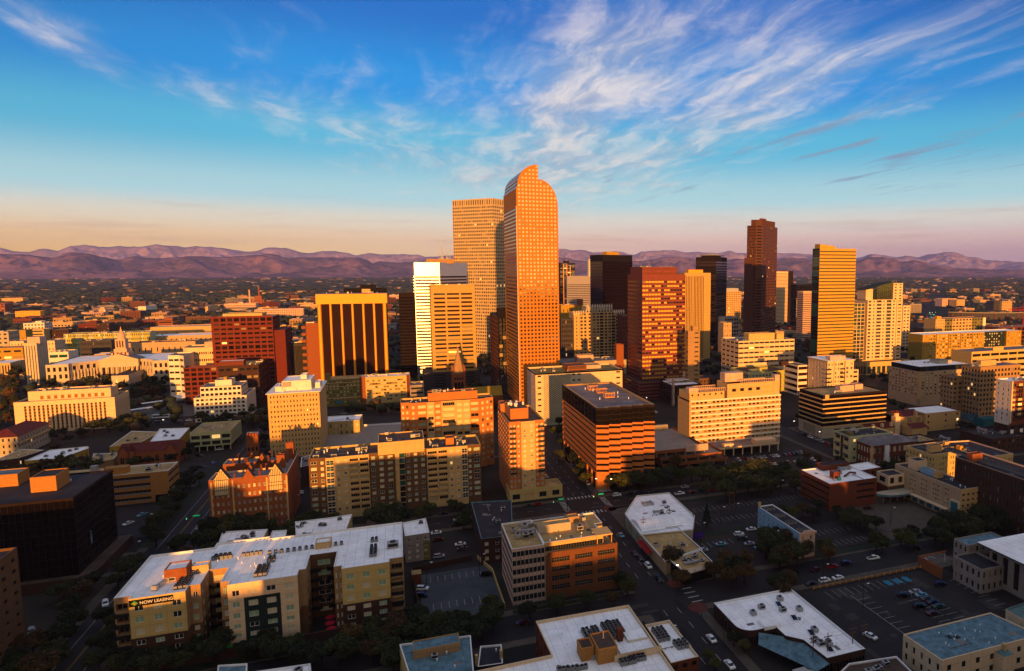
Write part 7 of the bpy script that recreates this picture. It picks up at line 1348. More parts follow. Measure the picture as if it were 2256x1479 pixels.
# ---------------------------------------------------------------- lamps, signals, poles
def lamp(px,py,label,hh=8.5,glow=False,grp=None,name='street_lamp'):
    x,y=G(px,py,0); o=newat(name,label,'street lamp',x,y,0,grp); b=MB(); b.cyl(0,0,.13,.08,0,hh,6); b.tube((0,0,hh-.1),(1.8,0,hh+.3),.06); b.build('pole',[MATS['fr_dark']],o); b=MB(); b.box(1.5,2.4,-.18,.18,hh+.2,hh+.4); b.build('lamp_head',[MATS['lamp_glow' if glow else 'white_paint']],o)
for c in ((1595,1423,'street lamp on the pavement beside the rounded restaurant'),(1474,1440,'street lamp at the corner of the small brick wing with lit windows'),(1482,1282,'street lamp lit orange at the corner by the black-fronted restaurant',6,True),(1587,1158,'tall lamp in the empty striped lot behind the white slanted-corner roof'),(1618,1150,'tall dark pole lamp left of the light blue building'),(1543,1196,'lamp in the lot behind the tan shop row'),(1717,1095,'tall lamp by the parking entrance of the red brick office'),(1962,1160,'tall lamp at the drop-off circle of the long tan office'),(1813,1294,'tall lamp between the white car pair and the lot fence'),(1901,1340,'tall wooden lamp pole in the middle of the dark lot'),(1306,1085,'street lamp at the zig-zag office corner',7,True),(1339,1086,'street lamp just right of the zig-zag office corner',7,True),(940,1290,'thin lamp at the left wall of the parking court'),(1057,1270,'thin lamp at the right wall of the parking court'),(650,1130,'lamp in the alley beside the mansion block'),(326,1175,'lamp pole in the lot right of the black glass block'),(298,1240,'dark utility-like lamp at the left street corner'),(1705,1215,'lamp under the trees in front of the light blue building')):
    lamp(*c[:3],**dict(zip(('hh','glow'),c[3:])))
for px,py in ((114,935),(168,940),(210,928),(354,947),(1744,950),(1790,958),(1800,975),(2210,965),(2105,945),(590,935),(1420,895),(1150,930)): lamp(px,py,'small lit street lamp glowing white in the shade of the middle distance',7,True,'lit street lamps in the middle distance')
def signal(px,py,label,sign=True):
    x,y=G(px,py,0); o=newat('traffic_signal',label,'traffic light',x,y); b=MB(); b.cyl(0,0,.16,.12,0,6.6,6); b.tube((0,0,6.2),(-7,0,6.5),.09); b.build('mast_arm',[MATS['fr_dark']],o); b=MB(); b.box(-7.2,-6.8,-.2,.2,5.6,6.7); b.build('signal_head',[MATS['ochre']],o)
    b=MB(); b.box(-7.1,-6.9,-.23,-.205,5.7,5.95); b.build('green_light',[MATS['green_glow']],o)
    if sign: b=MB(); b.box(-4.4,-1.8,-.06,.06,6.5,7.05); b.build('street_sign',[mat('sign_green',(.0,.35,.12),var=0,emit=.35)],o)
for c in ((452,1166,'traffic signal with a green street sign over the left street'),(1337,1116,'traffic signal at the crossing below the zig-zag office'),(1250,1128,'traffic signal at the near left corner of the zig-zag office crossing'),(1918,1010,'traffic signal with a green street sign by the hipped-roof apartment house'),(1955,1022,'second traffic signal at the hipped-roof apartment house, farther right')): signal(*c)
def pole(px,py,label,hh=13):
    x,y=G(px,py,0); o=newat('utility_pole',label,'utility pole',x,y); b=MB(); b.cyl(0,0,.2,.13,0,hh,6); b.build('pole',[MATS['brown_stucco']],o); b=MB(); b.box(-1.4,1.4,-.08,.08,hh-1.4,hh-1.2); b.box(-1.1,1.1,-.08,.08,hh-2.6,hh-2.4); b.build('cross_arm',[MATS['brown_stucco']],o); b=MB()
    for x_ in (-1.2,-.6,.6,1.2): b.cyl(x_,0,.08,.05,hh-1.2,hh-.9,5)
    b.build('insulator',[MATS['fr_grey']],o)
PL=[(1790,1474),(1822,1470),(1877,1452),(1902,1444),(1475,1170),(1527,1168),(1607,1128),(1617,1130),(1417,1192)]
for i,(px,py) in enumerate(PL): pole(px,py,('wooden utility pole leftmost of the four behind the white-roofed restaurant','wooden utility pole second of the four behind the white-roofed restaurant','wooden utility pole third of the four behind the white-roofed restaurant','wooden utility pole rightmost behind the white-roofed restaurant','utility pole rising behind the arched white roof','utility pole at the painted wall of the white slanted-corner building','utility pole between the conifer and the light blue building','utility pole twin right of the one by the conifer','utility pole on the street side of the arched white roof')[i],11)
wr=MB()
for a,c in (((1790,1474),(1822,1470)),((1822,1470),(1877,1452)),((1475,1170),(1527,1168)),((1527,1168),(1607,1128))):
    p=G(*a); q=G(*c)
    for s in (-1.2,1.2):
        pr=None
        for i in range(9):
            t=i/8; v=(p[0]+(q[0]-p[0])*t+s,p[1]+(q[1]-p[1])*t,9.9-1.*math.sin(math.pi*t))
            if pr: wr.tube(pr,v,.025,0,3)
            pr=v
o=wr.build('power_line',[MATS['fr_dark']]); tag(o,'thin black power lines strung between the wooden utility poles','power line')
# fence posts along the lot
o=newat('lot_fence','low yellow-posted chain fence along the street edge of the dark lot','fence',143,198.2); b=MB()
for i in range(20): b.box(i*3-.08,i*3+.08,-.08,.08,.14,1.3)
b.build('post',[MATS['gold_paint']],o); b=MB(); b.box(0,57,-.03,.03,1.,1.06); b.box(0,57,-.03,.03,.5,.55); b.build('rail',[MATS['gold_paint']],o)
# ---------------------------------------------------------------- people on the pavements
def person(x,y,rz,label,shirt,trous):
    o=newat('person',label,'person',x,y,rz); me=bpy.data.meshes.new('body')
    V=[(0,0,.95),(0,0,1.2),(0,0,1.42),(0,0,1.52),(0,-.02,1.62),(0,0,1.72),(.11,0,.9),(.14,-.08,.5),(.15,-.02,.08),(.15,-.18,.04),(-.11,0,.9),(-.13,.1,.5),(-.14,.2,.1),(-.14,.06,.04),(.2,0,1.4),(.28,.06,1.12),(.28,-.06,.88),(-.2,0,1.4),(-.28,-.06,1.12),(-.26,-.16,.9)]
    Ed=[(0,1),(1,2),(2,3),(3,4),(4,5),(0,6),(6,7),(7,8),(8,9),(0,10),(10,11),(11,12),(12,13),(2,14),(14,15),(15,16),(2,17),(17,18),(18,19)]
    me.from_pydata(V,Ed,[]); q=bpy.data.objects.new('body',me); COL.objects.link(q); q.parent=o; sk=q.modifiers.new('s','SKIN')
    rad=[.13,.14,.15,.06,.1,.08,.085,.065,.045,.04,.085,.065,.045,.04,.06,.045,.035,.06,.045,.035]
    for i,r_ in enumerate(rad): me.skin_vertices[0].data[i].radius=(r_,r_)
    me.skin_vertices[0].data[0].use_root=True; q.modifiers.new('u','SUBSURF').levels=1; me.materials.append(MATS[trous])
    b=MB(); b.cyl(0,0,.19,.17,.93,1.46,8); b.build('jacket',[MATS[shirt]],o); b=MB(); b.cyl(0,0,.11,.1,1.63,1.74,8); b.dome(0,0,.1,1.74,.06,8,2); b.build('hair',[MATS['fr_dark']],o)
for px,py,l,s in ((1545,1362,'person in dark clothes standing on the pavement by the rounded restaurant','fr_dark'),(1567,1394,'person in grey walking on the pavement behind the white parked car','fr_grey')): x,y=G(px,py); person(x,y,40,l,s,'dark_stone')
# ---------------------------------------------------------------- trees
mat('bark',(.07,.05,.035),var=.2,sc_=1.)
def leafmat(name,a,b_):
    m=bpy.data.materials.new(name); m.use_nodes=True; q=NG(m.node_tree); p=m.node_tree.nodes['Principled BSDF']; p.inputs['Roughness'].default_value=.7; p.inputs['Specular IOR Level'].default_value=.2
    co=q.n('ShaderNodeTexCoord').outputs['Object']; n=q.noise(co,.55,4,.6); oi=q.n('ShaderNodeObjectInfo').outputs['Random']
    q.l(q.mix(q.mr(q.m('ADD',q.m('MULTIPLY',n,.7),q.m('MULTIPLY',oi,.3)),.35,.65),a,b_),p.inputs['Base Color']); MATS[name]=m
leafmat('leaf_dark',(.012,.02,.007),(.032,.04,.011)); leafmat('leaf_green',(.026,.036,.009),(.065,.068,.016)); leafmat('leaf_autumn',(.045,.028,.01),(.09,.05,.014)); leafmat('leaf_conifer',(.012,.026,.014),(.022,.04,.02))
def crown(seed,n,shape,leaf,lobes=9):
    r_=np.random.RandomState(seed)
    if shape=='cone':
        t=r_.rand(n)**.7; rad=(1-t)*2.6*(.55+.45*r_.rand(n)); an=r_.rand(n)*6.283; C_=np.stack([rad*np.cos(an),rad*np.sin(an),1.4+t*9.4],1)
    else:
        ctr=np.stack([r_.uniform(-2.3,2.3,lobes),r_.uniform(-2.3,2.3,lobes),r_.uniform(-1.3,2.1,lobes)],1); ctr*= (1/np.maximum(1,np.linalg.norm(ctr/[2.9,2.9,2.4],axis=1)))[:,None]
        rr=r_.uniform(.7,1.75,lobes); k=r_.randint(0,lobes,n); d=r_.normal(size=(n,3)); d/=np.linalg.norm(d,axis=1)[:,None]; C_=ctr[k]+d*(rr[k]*(.62+.42*r_.rand(n)))[:,None]; C_[:,2]=C_[:,2]*.95+5.6
    s=leaf*(.6+.9*r_.rand(n)); u=r_.normal(size=(n,3)); u/=np.linalg.norm(u,axis=1)[:,None]; v=np.cross(u,r_.normal(size=(n,3))); v/=np.linalg.norm(v,axis=1)[:,None]
    V=np.stack([C_-u*s[:,None],C_+v*s[:,None]*.7,C_+u*s[:,None],C_-v*s[:,None]*.7],1).reshape(-1,3); me=bpy.data.meshes.new('crown'); me.from_pydata(V.tolist(),[],np.arange(4*n).reshape(-1,4).tolist()); return me
def trunkm(h,r=.28):
    b=MB(); b.cyl(0,0,r,r*.6,0,h,6,0,False)
    for i in range(4): a=1.57*i+.4; b.tube((0,0,h*.75),(1.7*math.cos(a),1.7*math.sin(a),h*1.35),r*.35,0,4)
    return b.mesh('trunk',[MATS['bark']])
TP=[]
for i,(lf,sh,n) in enumerate((('leaf_dark','r',4200),('leaf_dark','r',4200),('leaf_green','r',4200),('leaf_green','r',4200),('leaf_autumn','r',3400),('leaf_conifer','cone',3000))):
    m=crown(20+i,n,sh,.235,15); m.materials.append(MATS[lf]); TP.append((m,trunkm(4.2 if sh=='r' else 2.)))
TPF=[]
for i,(lf,sh,n) in enumerate((('leaf_dark','r',700),('leaf_dark','r',700),('leaf_green','r',700),('leaf_autumn','r',600),('leaf_autumn','r',600),('leaf_conifer','cone',600))):
    m=crown(40+i,n,sh,.6); m.materials.append(MATS[lf]); TPF.append((m,trunkm(4.2 if sh=='r' else 2.)))
ntree=0; TREES=[]
def tree(x,y,hh,k,label,group=None,wid=1.,z=0.):
    global ntree; ntree+=1; TREES.append((x,y,hh,k,label,group,wid,z,rng.uniform(0,360)))
def plant(x,y,hh,k,label,group,wid,z,rot):
    far=math.hypot(x,y)>420; m,t=(TPF if far else TP)[k]; s=hh/(9.3 if k!=5 else 10.8); o=newat('pine_tree' if k==5 else 'street_tree',label,'tree',x,y,rot,group); o.scale=(s*wid,s*wid,s); o.location.z=z
    put('trunk',t,o); put('crown',m,o)
def trees(pts,label,hh=8.5,ks=(0,1,2,3),group=None,wid=1.28):
    for px,py in pts: x,y=G(px,py,hh*.55); tree(x+rng.uniform(-.5,.5),y,hh*rng.uniform(.85,1.15),rng.choice(ks),label,group or label,wid)
trees([(1345,1056),(1372,1062),(1398,1055),(1425,1052),(1452,1047),(1432,1060)],'dark street tree in the row along the foot of the zig-zag office',10)
trees([(1478,1040),(1500,1046),(1522,1042),(1545,1048)],'street tree in front of the low orange parking structure',10,(2,3)); tree(*G(1492,1018,8),14,4,'tall orange-brown tree rising before the low orange parking structure')
trees([(1590,1052),(1612,1040),(1635,1048),(1660,1038),(1682,1050),(1648,1062),(1620,1068),(1600,1078),(1674,1068)],'green tree in the big clump below the hotel parking lot',12,(2,3,0)); trees([(1706,1042),(1730,1028),(1748,1046),(1770,1024),(1722,1058),(1752,1066),(1790,1040)],'dark tree between the big green clump and the red brick office',10,(0,1,2))
tree(*G(1556,1072,5),9,3,'round green tree standing alone by the street above the white slanted-corner roof')
tree(*G(1557,1140,5),11.5,5,'dark conifer alone beside the empty striped parking lot')
trees([(1470,1232),(1495,1228)],'large dark tree over the pavement by the black-fronted restaurant',9,(0,1,4)); trees([(1592,1238),(1620,1250),(1650,1232),(1610,1268),(1640,1262),(1575,1250)],'brown-green tree in the clump right of the black-fronted restaurant',9.5,(0,4,4))
trees([(1704,1195),(1722,1210),(1742,1192),(1735,1225),(1760,1215),(1716,1228)],'big rust-tinged tree in front of the light blue building',11,(4,0,2)); trees([(1815,1205),(1828,1220)],'tree just right of the light blue building',8.5,(4,2))
trees([(1745,1130),(1768,1122),(1790,1132),(1722,1125)],'tree along the drive left of the red brick office',7.5,(0,2,4)); trees([(1862,1148),(1885,1140),(1905,1152),(1930,1148)],'dark tree in the island below the red brick office',8,(0,1,2))
trees([(1930,1190),(1945,1198)],'rounded tree by the lower right street, left of its neighbour clump',8,(2,0)); trees([(1985,1180),(2000,1192),(2012,1176)],'tree at the exit of the striped lot on the lower right',8.5,(0,2))
trees([(2090,1150),(2118,1140),(2142,1150),(2165,1138),(2180,1156),(2105,1166),(2135,1168),(2075,1160)],'very dark tree in the grove below the sunlit end of the long tan office',11,(0,1))
trees([(1500,1275),(1725,1300),(1710,1285),(1735,1278)],'dark tree on the near side of the lower right street',8,(0,4)); trees([(1640,1420),(1618,1405)],'small street tree on the pavement by the blue metal roof',5.5,(0,2)); trees([(1575,1462),(1562,1440)],'small street tree across from the rounded restaurant',5,(2,))
trees([(1372,1272),(1380,1290)],'street tree right beside the brick corner office',7.5,(2,0)); trees([(1225,1328),(1295,1320),(1165,1345)],'round dark street tree in front of the brick corner office',7.5,(0,1)); tree(*G(1352,1318,4),7,4,'rust-brown street tree at the right end of the brick corner office')
trees([(905,1370),(930,1350),(955,1372),(985,1382),(1010,1368),(1075,1345),(1085,1365),(1060,1378),(890,1395),(930,1395)],'dark tree along the street below the walled parking court',9,(0,1))
trees([(780,1400),(812,1388),(840,1405),(865,1390),(770,1425),(745,1430),(820,1430),(850,1425)],'dark tree in front of the right wing of the leasing apartments',9.5,(0,1,4)); trees([(500,1410),(540,1425),(575,1418),(610,1430),(640,1420),(470,1430),(420,1420)],'dark tree in front of the cream wing of the leasing apartments',8.5,(0,1)); trees([(300,1440),(335,1425),(365,1440),(395,1410),(285,1460),(345,1465),(390,1455)],'dark tree at the left foot of the leasing apartments',9,(0,1))
trees([(40,1440),(75,1420),(110,1450),(145,1400),(165,1360),(20,1475),(90,1475),(130,1300),(170,1310),(200,1280),(150,1330)],'very dark tree in the bottom left corner below the black glass block',9,(0,1,4))
trees([(275,1250),(300,1235),(320,1262),(260,1275)],'dark tree between the black glass block and the leasing apartments',8,(0,1)); trees([(385,1205),(400,1190),(410,1215)],'autumn-tinged tree at the left street corner',7,(4,0))
trees([(330,1165),(345,1150),(362,1135),(378,1120),(368,1105),(345,1185),(395,1100),(400,1068),(410,1050),(392,1085)],'dark tree along the street left of the mansion block',8.5,(0,1,2)); trees([(430,1035),(420,1060),(440,1055),(405,1000),(415,985)],'dark tree between the tan brick office and the mansion block',8,(0,1))
trees([(465,1160),(480,1180),(500,1165),(520,1150),(540,1160),(560,1150),(580,1165),(500,1135),(530,1128),(555,1130),(450,1190),(470,1205)],'big dark tree in the front garden of the mansion block',11,(0,1,2))
trees([(620,1170),(645,1160),(670,1155),(690,1148),(715,1152),(738,1145),(760,1150),(660,1175),(700,1165)],'tree in front of the left part of the long tan apartments',9.5,(0,2)); trees([(825,1130),(845,1120),(865,1132),(835,1148),(858,1152),(878,1140)],'large green tree in front of the middle of the long tan apartments',11.5,(0,2,1)); trees([(925,1130),(945,1122),(1000,1110),(1012,1120),(1030,1130),(1020,1150)],'tree before the right part of the long tan apartments',7,(0,2))
trees([(1150,1078),(1162,1072)],'small tree in the planter at the foot of the slim orange tower',6,(2,)); trees([(1222,915),(1232,928),(1245,905),(1228,950),(1240,975),(1255,995),(1232,1000),(1262,1015),(1275,1038),(1290,1050),(1285,1030)],'street tree down the left side of the zig-zag office',9,(0,2,1))
trees([(770,905),(782,892),(775,880),(800,902),(815,897),(840,898),(860,900),(880,902)],'tree on the avenue below the panelled office block',8.5,(0,1)); trees([(570,925),(580,945),(585,965),(575,980),(588,910)],'tree in the gap left of the cream grid tower',9.5,(0,4))
trees([(445,918),(460,925),(480,930),(500,920),(520,905),(535,915),(548,905),(555,925),(540,890)],'tree before the cream stepped office',10,(0,2,1)); trees([(205,940),(222,932),(240,938),(258,930),(275,925),(290,935),(300,920),(185,950),(265,945),(310,930)],'tree at the foot of the long cream federal building',10,(0,2)); trees([(115,960),(135,952),(150,965),(120,985)],'dark tree between the red-roofed library and the long cream building',8,(0,4))
trees([(80,1030),(100,1020),(120,1028),(140,1015),(160,1024),(180,1018),(60,1042),(40,1035),(200,1025),(15,1040)],'olive green tree in the belt behind the black glass block',9.5,(2,3,4)); trees([(275,1012),(290,1020),(300,1008),(340,1012),(352,1005),(380,1010),(325,1015)],'tree in front of the red brick hall',7,(2,0))
trees([(1840,985),(1858,990),(1780,1005),(1800,1012),(1850,1015)],'tree at the kerb by the pale green apartment building',6.5,(0,4)); trees([(1955,1030),(1975,1022),(1995,1015),(2008,1028),(1985,1035),(1965,1005)],'dark tree in front of the hipped-roof apartment house',8,(0,1)); trees([(1770,930),(1758,918),(1950,880),(1965,890),(1975,870),(1990,900)],'dark tree around the black glass cube',8,(0,1)); trees([(2120,935),(2140,942),(2160,950),(2130,955)],'tree below the blue mural',8,(0,))
trees([(2000,775),(2010,790),(1995,800),(1988,770),(1945,830),(1955,840),(1965,828)],'tree in the gap right of the curved-top residential tower',10,(0,))
trees([(2190,1075),(2205,1090),(2215,1115)],'tree in the shade by the dark curved brick apartments',8,(0,))
trees([(225,1415),(240,1395),(255,1370),(232,1355),(245,1440),(215,1450),(262,1455)],'dark tree along the kerb at the left side of the leasing apartments',8.5,(0,1)); trees([(690,1430),(710,1442),(660,1440),(885,1430),(905,1440),(870,1450),(960,1400),(1000,1400),(1040,1395)],'dark tree in the strip of street trees near the bottom edge',9,(0,1))
trees([(1400,1040),(1465,1052),(1385,1048),(1555,1030),(1565,1042),(1582,1036)],'tree filling the gap along the street below the zig-zag office',10,(0,2)); trees([(1690,1040),(1700,1066),(1625,1028),(1668,1028)],'green tree at the back of the big clump below the hotel lot',11,(2,3))
trees([(1770,1205),(1695,1180),(1690,1205),(1750,1180)],'tree beside the wall of the light blue building',10,(4,0)); trees([(1850,1128),(1872,1132),(1800,1110)],'dark tree by the drive of the red brick office',7.5,(0,)); trees([(2060,1175),(2080,1185),(2150,1180),(2200,1150),(2195,1135)],'very dark tree at the edge of the grove below the long tan office',11,(0,1))
def scatter(x0,x1,y0,y1,n,label,hh=11,ks=(0,0,1,2)):
    for i in range(n): tree(rng.uniform(x0,x1),rng.uniform(y0,y1),hh*rng.uniform(.8,1.2),rng.choice(ks),label,label)
def pscatter(quad,n,label,hh=11,ks=(0,0,1,3)):
    P=[G(*p,5) for p in quad]
    for i in range(n):
        s,t=rng.random(),rng.random(); x=(P[0][0]*(1-s)+P[1][0]*s)*(1-t)+(P[3][0]*(1-s)+P[2][0]*s)*t; y=(P[0][1]*(1-s)+P[1][1]*s)*(1-t)+(P[3][1]*(1-s)+P[2][1]*s)*t; tree(x,y,hh*rng.uniform(.8,1.2),rng.choice(ks),label,label)
pscatter([(140,852),(285,860),(270,822),(160,818)],26,'dark tree in the civic park grove below the columned city hall',13); pscatter([(85,870),(280,868),(285,845),(110,845)],22,'dark tree in the near edge of the civic park',13); pscatter([(290,880),(368,872),(365,820),(300,818)],24,'tree in the grove between the temple-like hall and the white office wing',13,(0,3,1)); pscatter([(0,905),(40,895),(30,830),(0,828)],12,'dark tree at the left edge of the civic park',13); pscatter([(20,838),(110,830),(110,812),(20,815)],12,'dark tree at the far side of the civic lawn',12); pscatter([(0,930),(30,925),(35,905),(0,905)],5,'tree between the library roof and the long cream building',10)
TREES.sort(key=lambda t:math.hypot(t[0],t[1])/t[2])
for t in TREES[:290]: plant(*t)
VV=[];FF=[];MM=[];nv=0;gm_=[]
for x,y,hh,k,l_,g_,wd,z,rot in TREES[290:]:
    me=TPF[k][0]; n_=len(me.vertices); v=np.empty(n_*3,np.float32); me.vertices.foreach_get('co',v); v=v.reshape(-1,3); s=hh/9.3; c_,s_=math.cos(rot),math.sin(rot); w=np.stack([(v[:,0]*c_-v[:,1]*s_)*s*wd+x,(v[:,0]*s_+v[:,1]*c_)*s*wd+y,v[:,2]*s],1); VV.append(w); FF.append(np.arange(n_).reshape(-1,4)+nv); nv+=n_
    if me.materials[0] not in gm_: gm_.append(me.materials[0])
    MM.append(np.full(n_//4,gm_.index(me.materials[0]),np.int32))
me=bpy.data.meshes.new('park_trees'); me.from_pydata(np.concatenate(VV).tolist(),[],np.concatenate(FF).tolist()); [me.materials.append(m) for m in gm_]; me.polygons.foreach_set('material_index',np.concatenate(MM)); o=bpy.data.objects.new('park_trees',me); COL.objects.link(o); tag(o,'dark massed trees of the civic park and the farther streets','trees',None,'stuff')
print('cars',ncar,'trees',ntree)
# ---------------------------------------------------------------- civic quarter on the left
o=newat('city_hall','grand curved city hall with a columned portico and a slim pink clock tower','city hall',*G(105,862)[:2]); X0,Y0=G(105,862)
mat('granite',(.62,.55,.45),var=.07,streak=.2); mat('granite_pink',(.66,.48,.38),var=.05)
h=26.; Wt=along((X0,Y0),h,(1,0),372)+4; n=18; pts=[]
fr=[]; 
wl=Wt*.17; dp=30
# curved centre recedes
pts=[(0,0),(wl,0)]+[(wl+(Wt-2*wl)*i/n,5+(dp-5)*math.sin(math.pi*i/n)**.8) for i in range(0,n+1)]+[(Wt-wl,0),(Wt,0),(Wt,dp+45),(0,dp+45)]
P_=[]; 
for p in pts:
    if not P_ or math.hypot(p[0]-P_[-1][0],p[1]-P_[-1][1])>.3: P_.append(p)
fc={}; nn=len(P_)
for i in range(nn-3):
    L=math.hypot(P_[i][0]-P_[i+1][0],P_[i][1]-P_[i+1][1]); fc[i]=ST(3,max(1,int(L/3.8)),.5,.6,mb=3,mt=1.5,dep=.6,g=('dark',))
wins=block(o,P_,0,h,['granite'],fc,'roof_white',.8,[],cop='roof_grey'); flush(o,wins)
cols_=[]
for i in range(2,n+1):
    a,c=P_[i],P_[i+1]
    for t in (0,.5): x=a[0]+(c[0]-a[0])*t; y=a[1]+(c[1]-a[1])*t; q=MB(); q.cyl(x,y-1.2,.55,.5,6,h*.72,7); q.build('column',[MATS['granite']],o)
cx_=Wt*.5; yb_=dp-1
b=MB(); b.box(cx_-17,cx_+17,yb_-10,yb_+4,h*.72,h,0); b.box(cx_-18,cx_+18,yb_-11,yb_+4,0,5,0); b.face([(cx_-18,yb_-11,h),(cx_+18,yb_-11,h),(cx_,yb_-11,h+6.5)],0); b.face([(cx_-18,yb_-11,h),(cx_,yb_-11,h+6.5),(cx_,yb_+10,h+6.5),(cx_-18,yb_+10,h)],1); b.face([(cx_+18,yb_-11,h),(cx_+18,yb_+10,h),(cx_,yb_+10,h+6.5),(cx_,yb_-11,h+6.5)],1); b.build('portico',[MATS['granite'],MATS['roof_grey']],o)
for i in range(8): q=MB(); q.cyl(cx_-15.5+31*i/7,yb_-9.5,1.1,.95,5,h*.72,8); q.build('portico_column',[MATS['granite']],o)
b=MB(); zt=[(7.5,h,h+7),(5.6,h+7,h+11),(4.4,h+11,h+21)]
for s_,z0,z1 in zt: b.box(cx_-s_,cx_+s_,yb_+2-s_,yb_+2+s_,z0,z1)
b.cyl(cx_,yb_+2,3.8,3.4,h+21,h+25,10); b.dome(cx_,yb_+2,3.5,h+25,3.4,10,4); b.cyl(cx_,yb_+2,1.2,1.,h+28,h+31,8); b.build('clock_tower',[MATS['granite_pink']],o)
for i in range(3): boxpart(o,'belfry_opening',cx_-3.2+i*2.4,cx_-2+i*2.4,yb_-2.55,yb_-2.403,h+12.5,h+19.5,'dark_stone')
for i in range(4): boxpart(o,'window',cx_-6+i*3.4,cx_-4.8+i*3.4,yb_-5.6,yb_-5.503,h+4,h+7.5,'dark_stone')
b=MB(); b.cyl(cx_,yb_+2,.5,.1,h+31,h+34.5,6); b.build('gilded_finial',[MATS['gold_paint']],o)
o,w,d,h=simple('office_tower','pale civic tower with vertical window slots left of the columned city hall','office tower',(52,757,850),80,('R',104),'granite',1,4,.3,.9,rm=6,nm='window_strip',dep=.8,cl=2,pen=(.2,1.2,.1,.7,6,'blush'))
o,w,d,h=simple('hall','small temple-like hall with columns and dark flat roof before the city hall','hall',(245,829,862),283,('R',325),'granite',1,2,.2,.5,rm=12,dep=1.,roof='roof_dark',cl=0,nm='column_gap')
simple('museum','long sand-coloured museum with a sunlit upper left corner behind the city hall','museum',(315,742,776),470,40,'beige',2,14,.24,.24,cl=2,roof='roof_white'); simple('museum','low sand-coloured lower range of the museum with dark roof slots','museum',(272,757,790),430,24,'beige',1,12,.2,.3,cl=2,roof='roof_red'); simple('museum','far pale range with a green glass end behind the sand-coloured museum','museum',(331,722,752),466,40,'sand',1,6,.1,.2,cl=1,roof='blush')
o,w,d,h=new('apartment_building','long pale green apartment terrace of joined blocks behind the clock tower','apartment block',(140,737,786),331,24)
lst=[(1+.5*(i%3),1.5*(i%2),i%2,ST(5,2+i%3,.4,.45,dep=.4,g=('dark','dark_warm'))) for i in range(14)]; poly,fc,em=bays(w,d,lst); wins=block(o,poly,0,h,['pale_green','yellow_green'],fc,'roof_grey',.6,[],em=em); flush(o,wins); clutter(o,5,w-5,4,20,h-.6,12)
simple('office_building','pale office with dark slots and a shaded grey side at the left edge','office building',(-10,732,800),18,('R',42),'pale_concrete',7,2,.5,.4,rm=7,cl=2); simple('parking_garage','ochre and dark slotted garage right of the pale slotted office','parking garage',(42,728,770),56,20,'ochre',1,1,.1,.2,cl=0); simple('office_building','small yellow office with striped floors below the white modern office','office building',(58,727,756),96,24,'yellow_tan',4,1,.9,.4,nm='window_band',cl=2)
simple('office_building','white modern office with square windows high in the left distance','office building',(51,713,742),97,('R',115),'white',4,6,.5,.5,cl=2,rm=4,pen=(.5,.8,.2,.7,3,'white')); simple('apartment_building','brown brick block with cream bands behind the pale green terrace','apartment block',(110,727,752),155,24,'brown_brick',3,8,.4,.5,cl=1,roof='roof_tan')
simple('office_building','low cream office wing with small windows beside the civic tower','office building',(21,753,800),52,22,'cream',4,4,.3,.3,cl=2); simple('office_building','cream office with a shaded gridded right side behind the civic tower','office building',(95,752,800),120,('R',143),'cream',4,3,.3,.3,rm=8,cl=2); simple('office_building','dark ochre concrete block with deep recesses at the left edge','office building',(-20,768,812),50,24,'ochre',3,3,.7,.3,nm='window_band',cl=0); simple('museum','cream columned wing at the left edge beside the civic park','hall',(-30,802,832),22,('R',60),'sand',1,8,.5,.7,rm=10,cl=1,roof='roof_white')
simple('office_building','glass-roofed grey hall between the civic tower and the city hall','hall',(106,777,812),150,26,'white',2,2,.9,.4,nm='window_band',g=('teal_glass',),cl=3); simple('office_building','dark grey arched stone block in front of the pale green terrace','office building',(176,752,790),245,26,'concrete_dark',3,18,.4,.5,cl=5)
simple('apartment_building','orange-red brick towers with balconies among trees in the left distance','apartment block',(172,714,742),196,26,'red_granite',5,5,.5,.4,cl=0); simple('apartment_building','taller red brick block right of the orange-red brick towers','apartment block',(192,709,742),212,26,'red_brick',6,5,.5,.4,cl=0); simple('apartment_building','shaded red brick block at the right end of the red brick towers','apartment block',(213,713,742),240,26,'brown_brick',6,6,.5,.4,cl=0)
simple('office_building','stepped orange brick office alone above the museum roofs','office building',(348,707,736),380,('R',402),'orange_brick',4,1,.9,.4,rm=6,nm='window_band',cl=1,pen=(.4,1.,0,.5,5,'orange_brick'))
simple('apartment_building','golden row of apartments in the left distance','apartment block',(33,687,706),88,20,'gold_paint',5,14,.3,.4,cl=0); simple('office_building','golden long block high in the far left distance','office building',(3,658,668),50,40,'sand',3,14,.3,.4,cl=0); simple('office_building','dark block with an orange-lit front at the far left edge','office building',(-20,670,692),10,('R',28),'orange_brick',5,3,.5,.5,rm=4,cl=0)
simple('warehouse','white square sign-like hall front in the left middle distance','warehouse',(304,676,690),321,('R',345),'white',1,1,.1,.1,cl=0,rm=3); simple('tower_block','pink domed hall lit by the sun in the left distance','hall',(217,682,698),232,16,'granite_pink',2,3,.3,.3,cl=0,pen=(.2,.8,.2,.8,5,'blush')); simple('office_building','tan slab with a dark side in the centre left distance','office building',(452,676,692),458,('R',480),'sand',6,1,.2,.3,rm=6,cl=0)
simple('apartment_building','cream and orange apartment rows left of the gold framed tower','apartment block',(560,683,702),668,24,'blush',4,22,.4,.5,cl=3,roof='roof_white')
for px,hh,l in ((551,46,'pale smokestack left of the orange one in the distance'),(572,56,'orange brick smokestack in the centre left distance')):
    x,y=G(px,674,0); o=newat('smokestack',l,'chimney',x,y); b=MB(); b.cyl(0,0,3.2,2.2,0,hh*1.15,10); b.build('shaft',[MATS['blush' if px==551 else 'orange_brick']],o); b=MB(); b.cyl(0,0,2.5,2.5,hh*1.15,hh*1.15+1.5,10); b.build('rim',[MATS['concrete']],o)
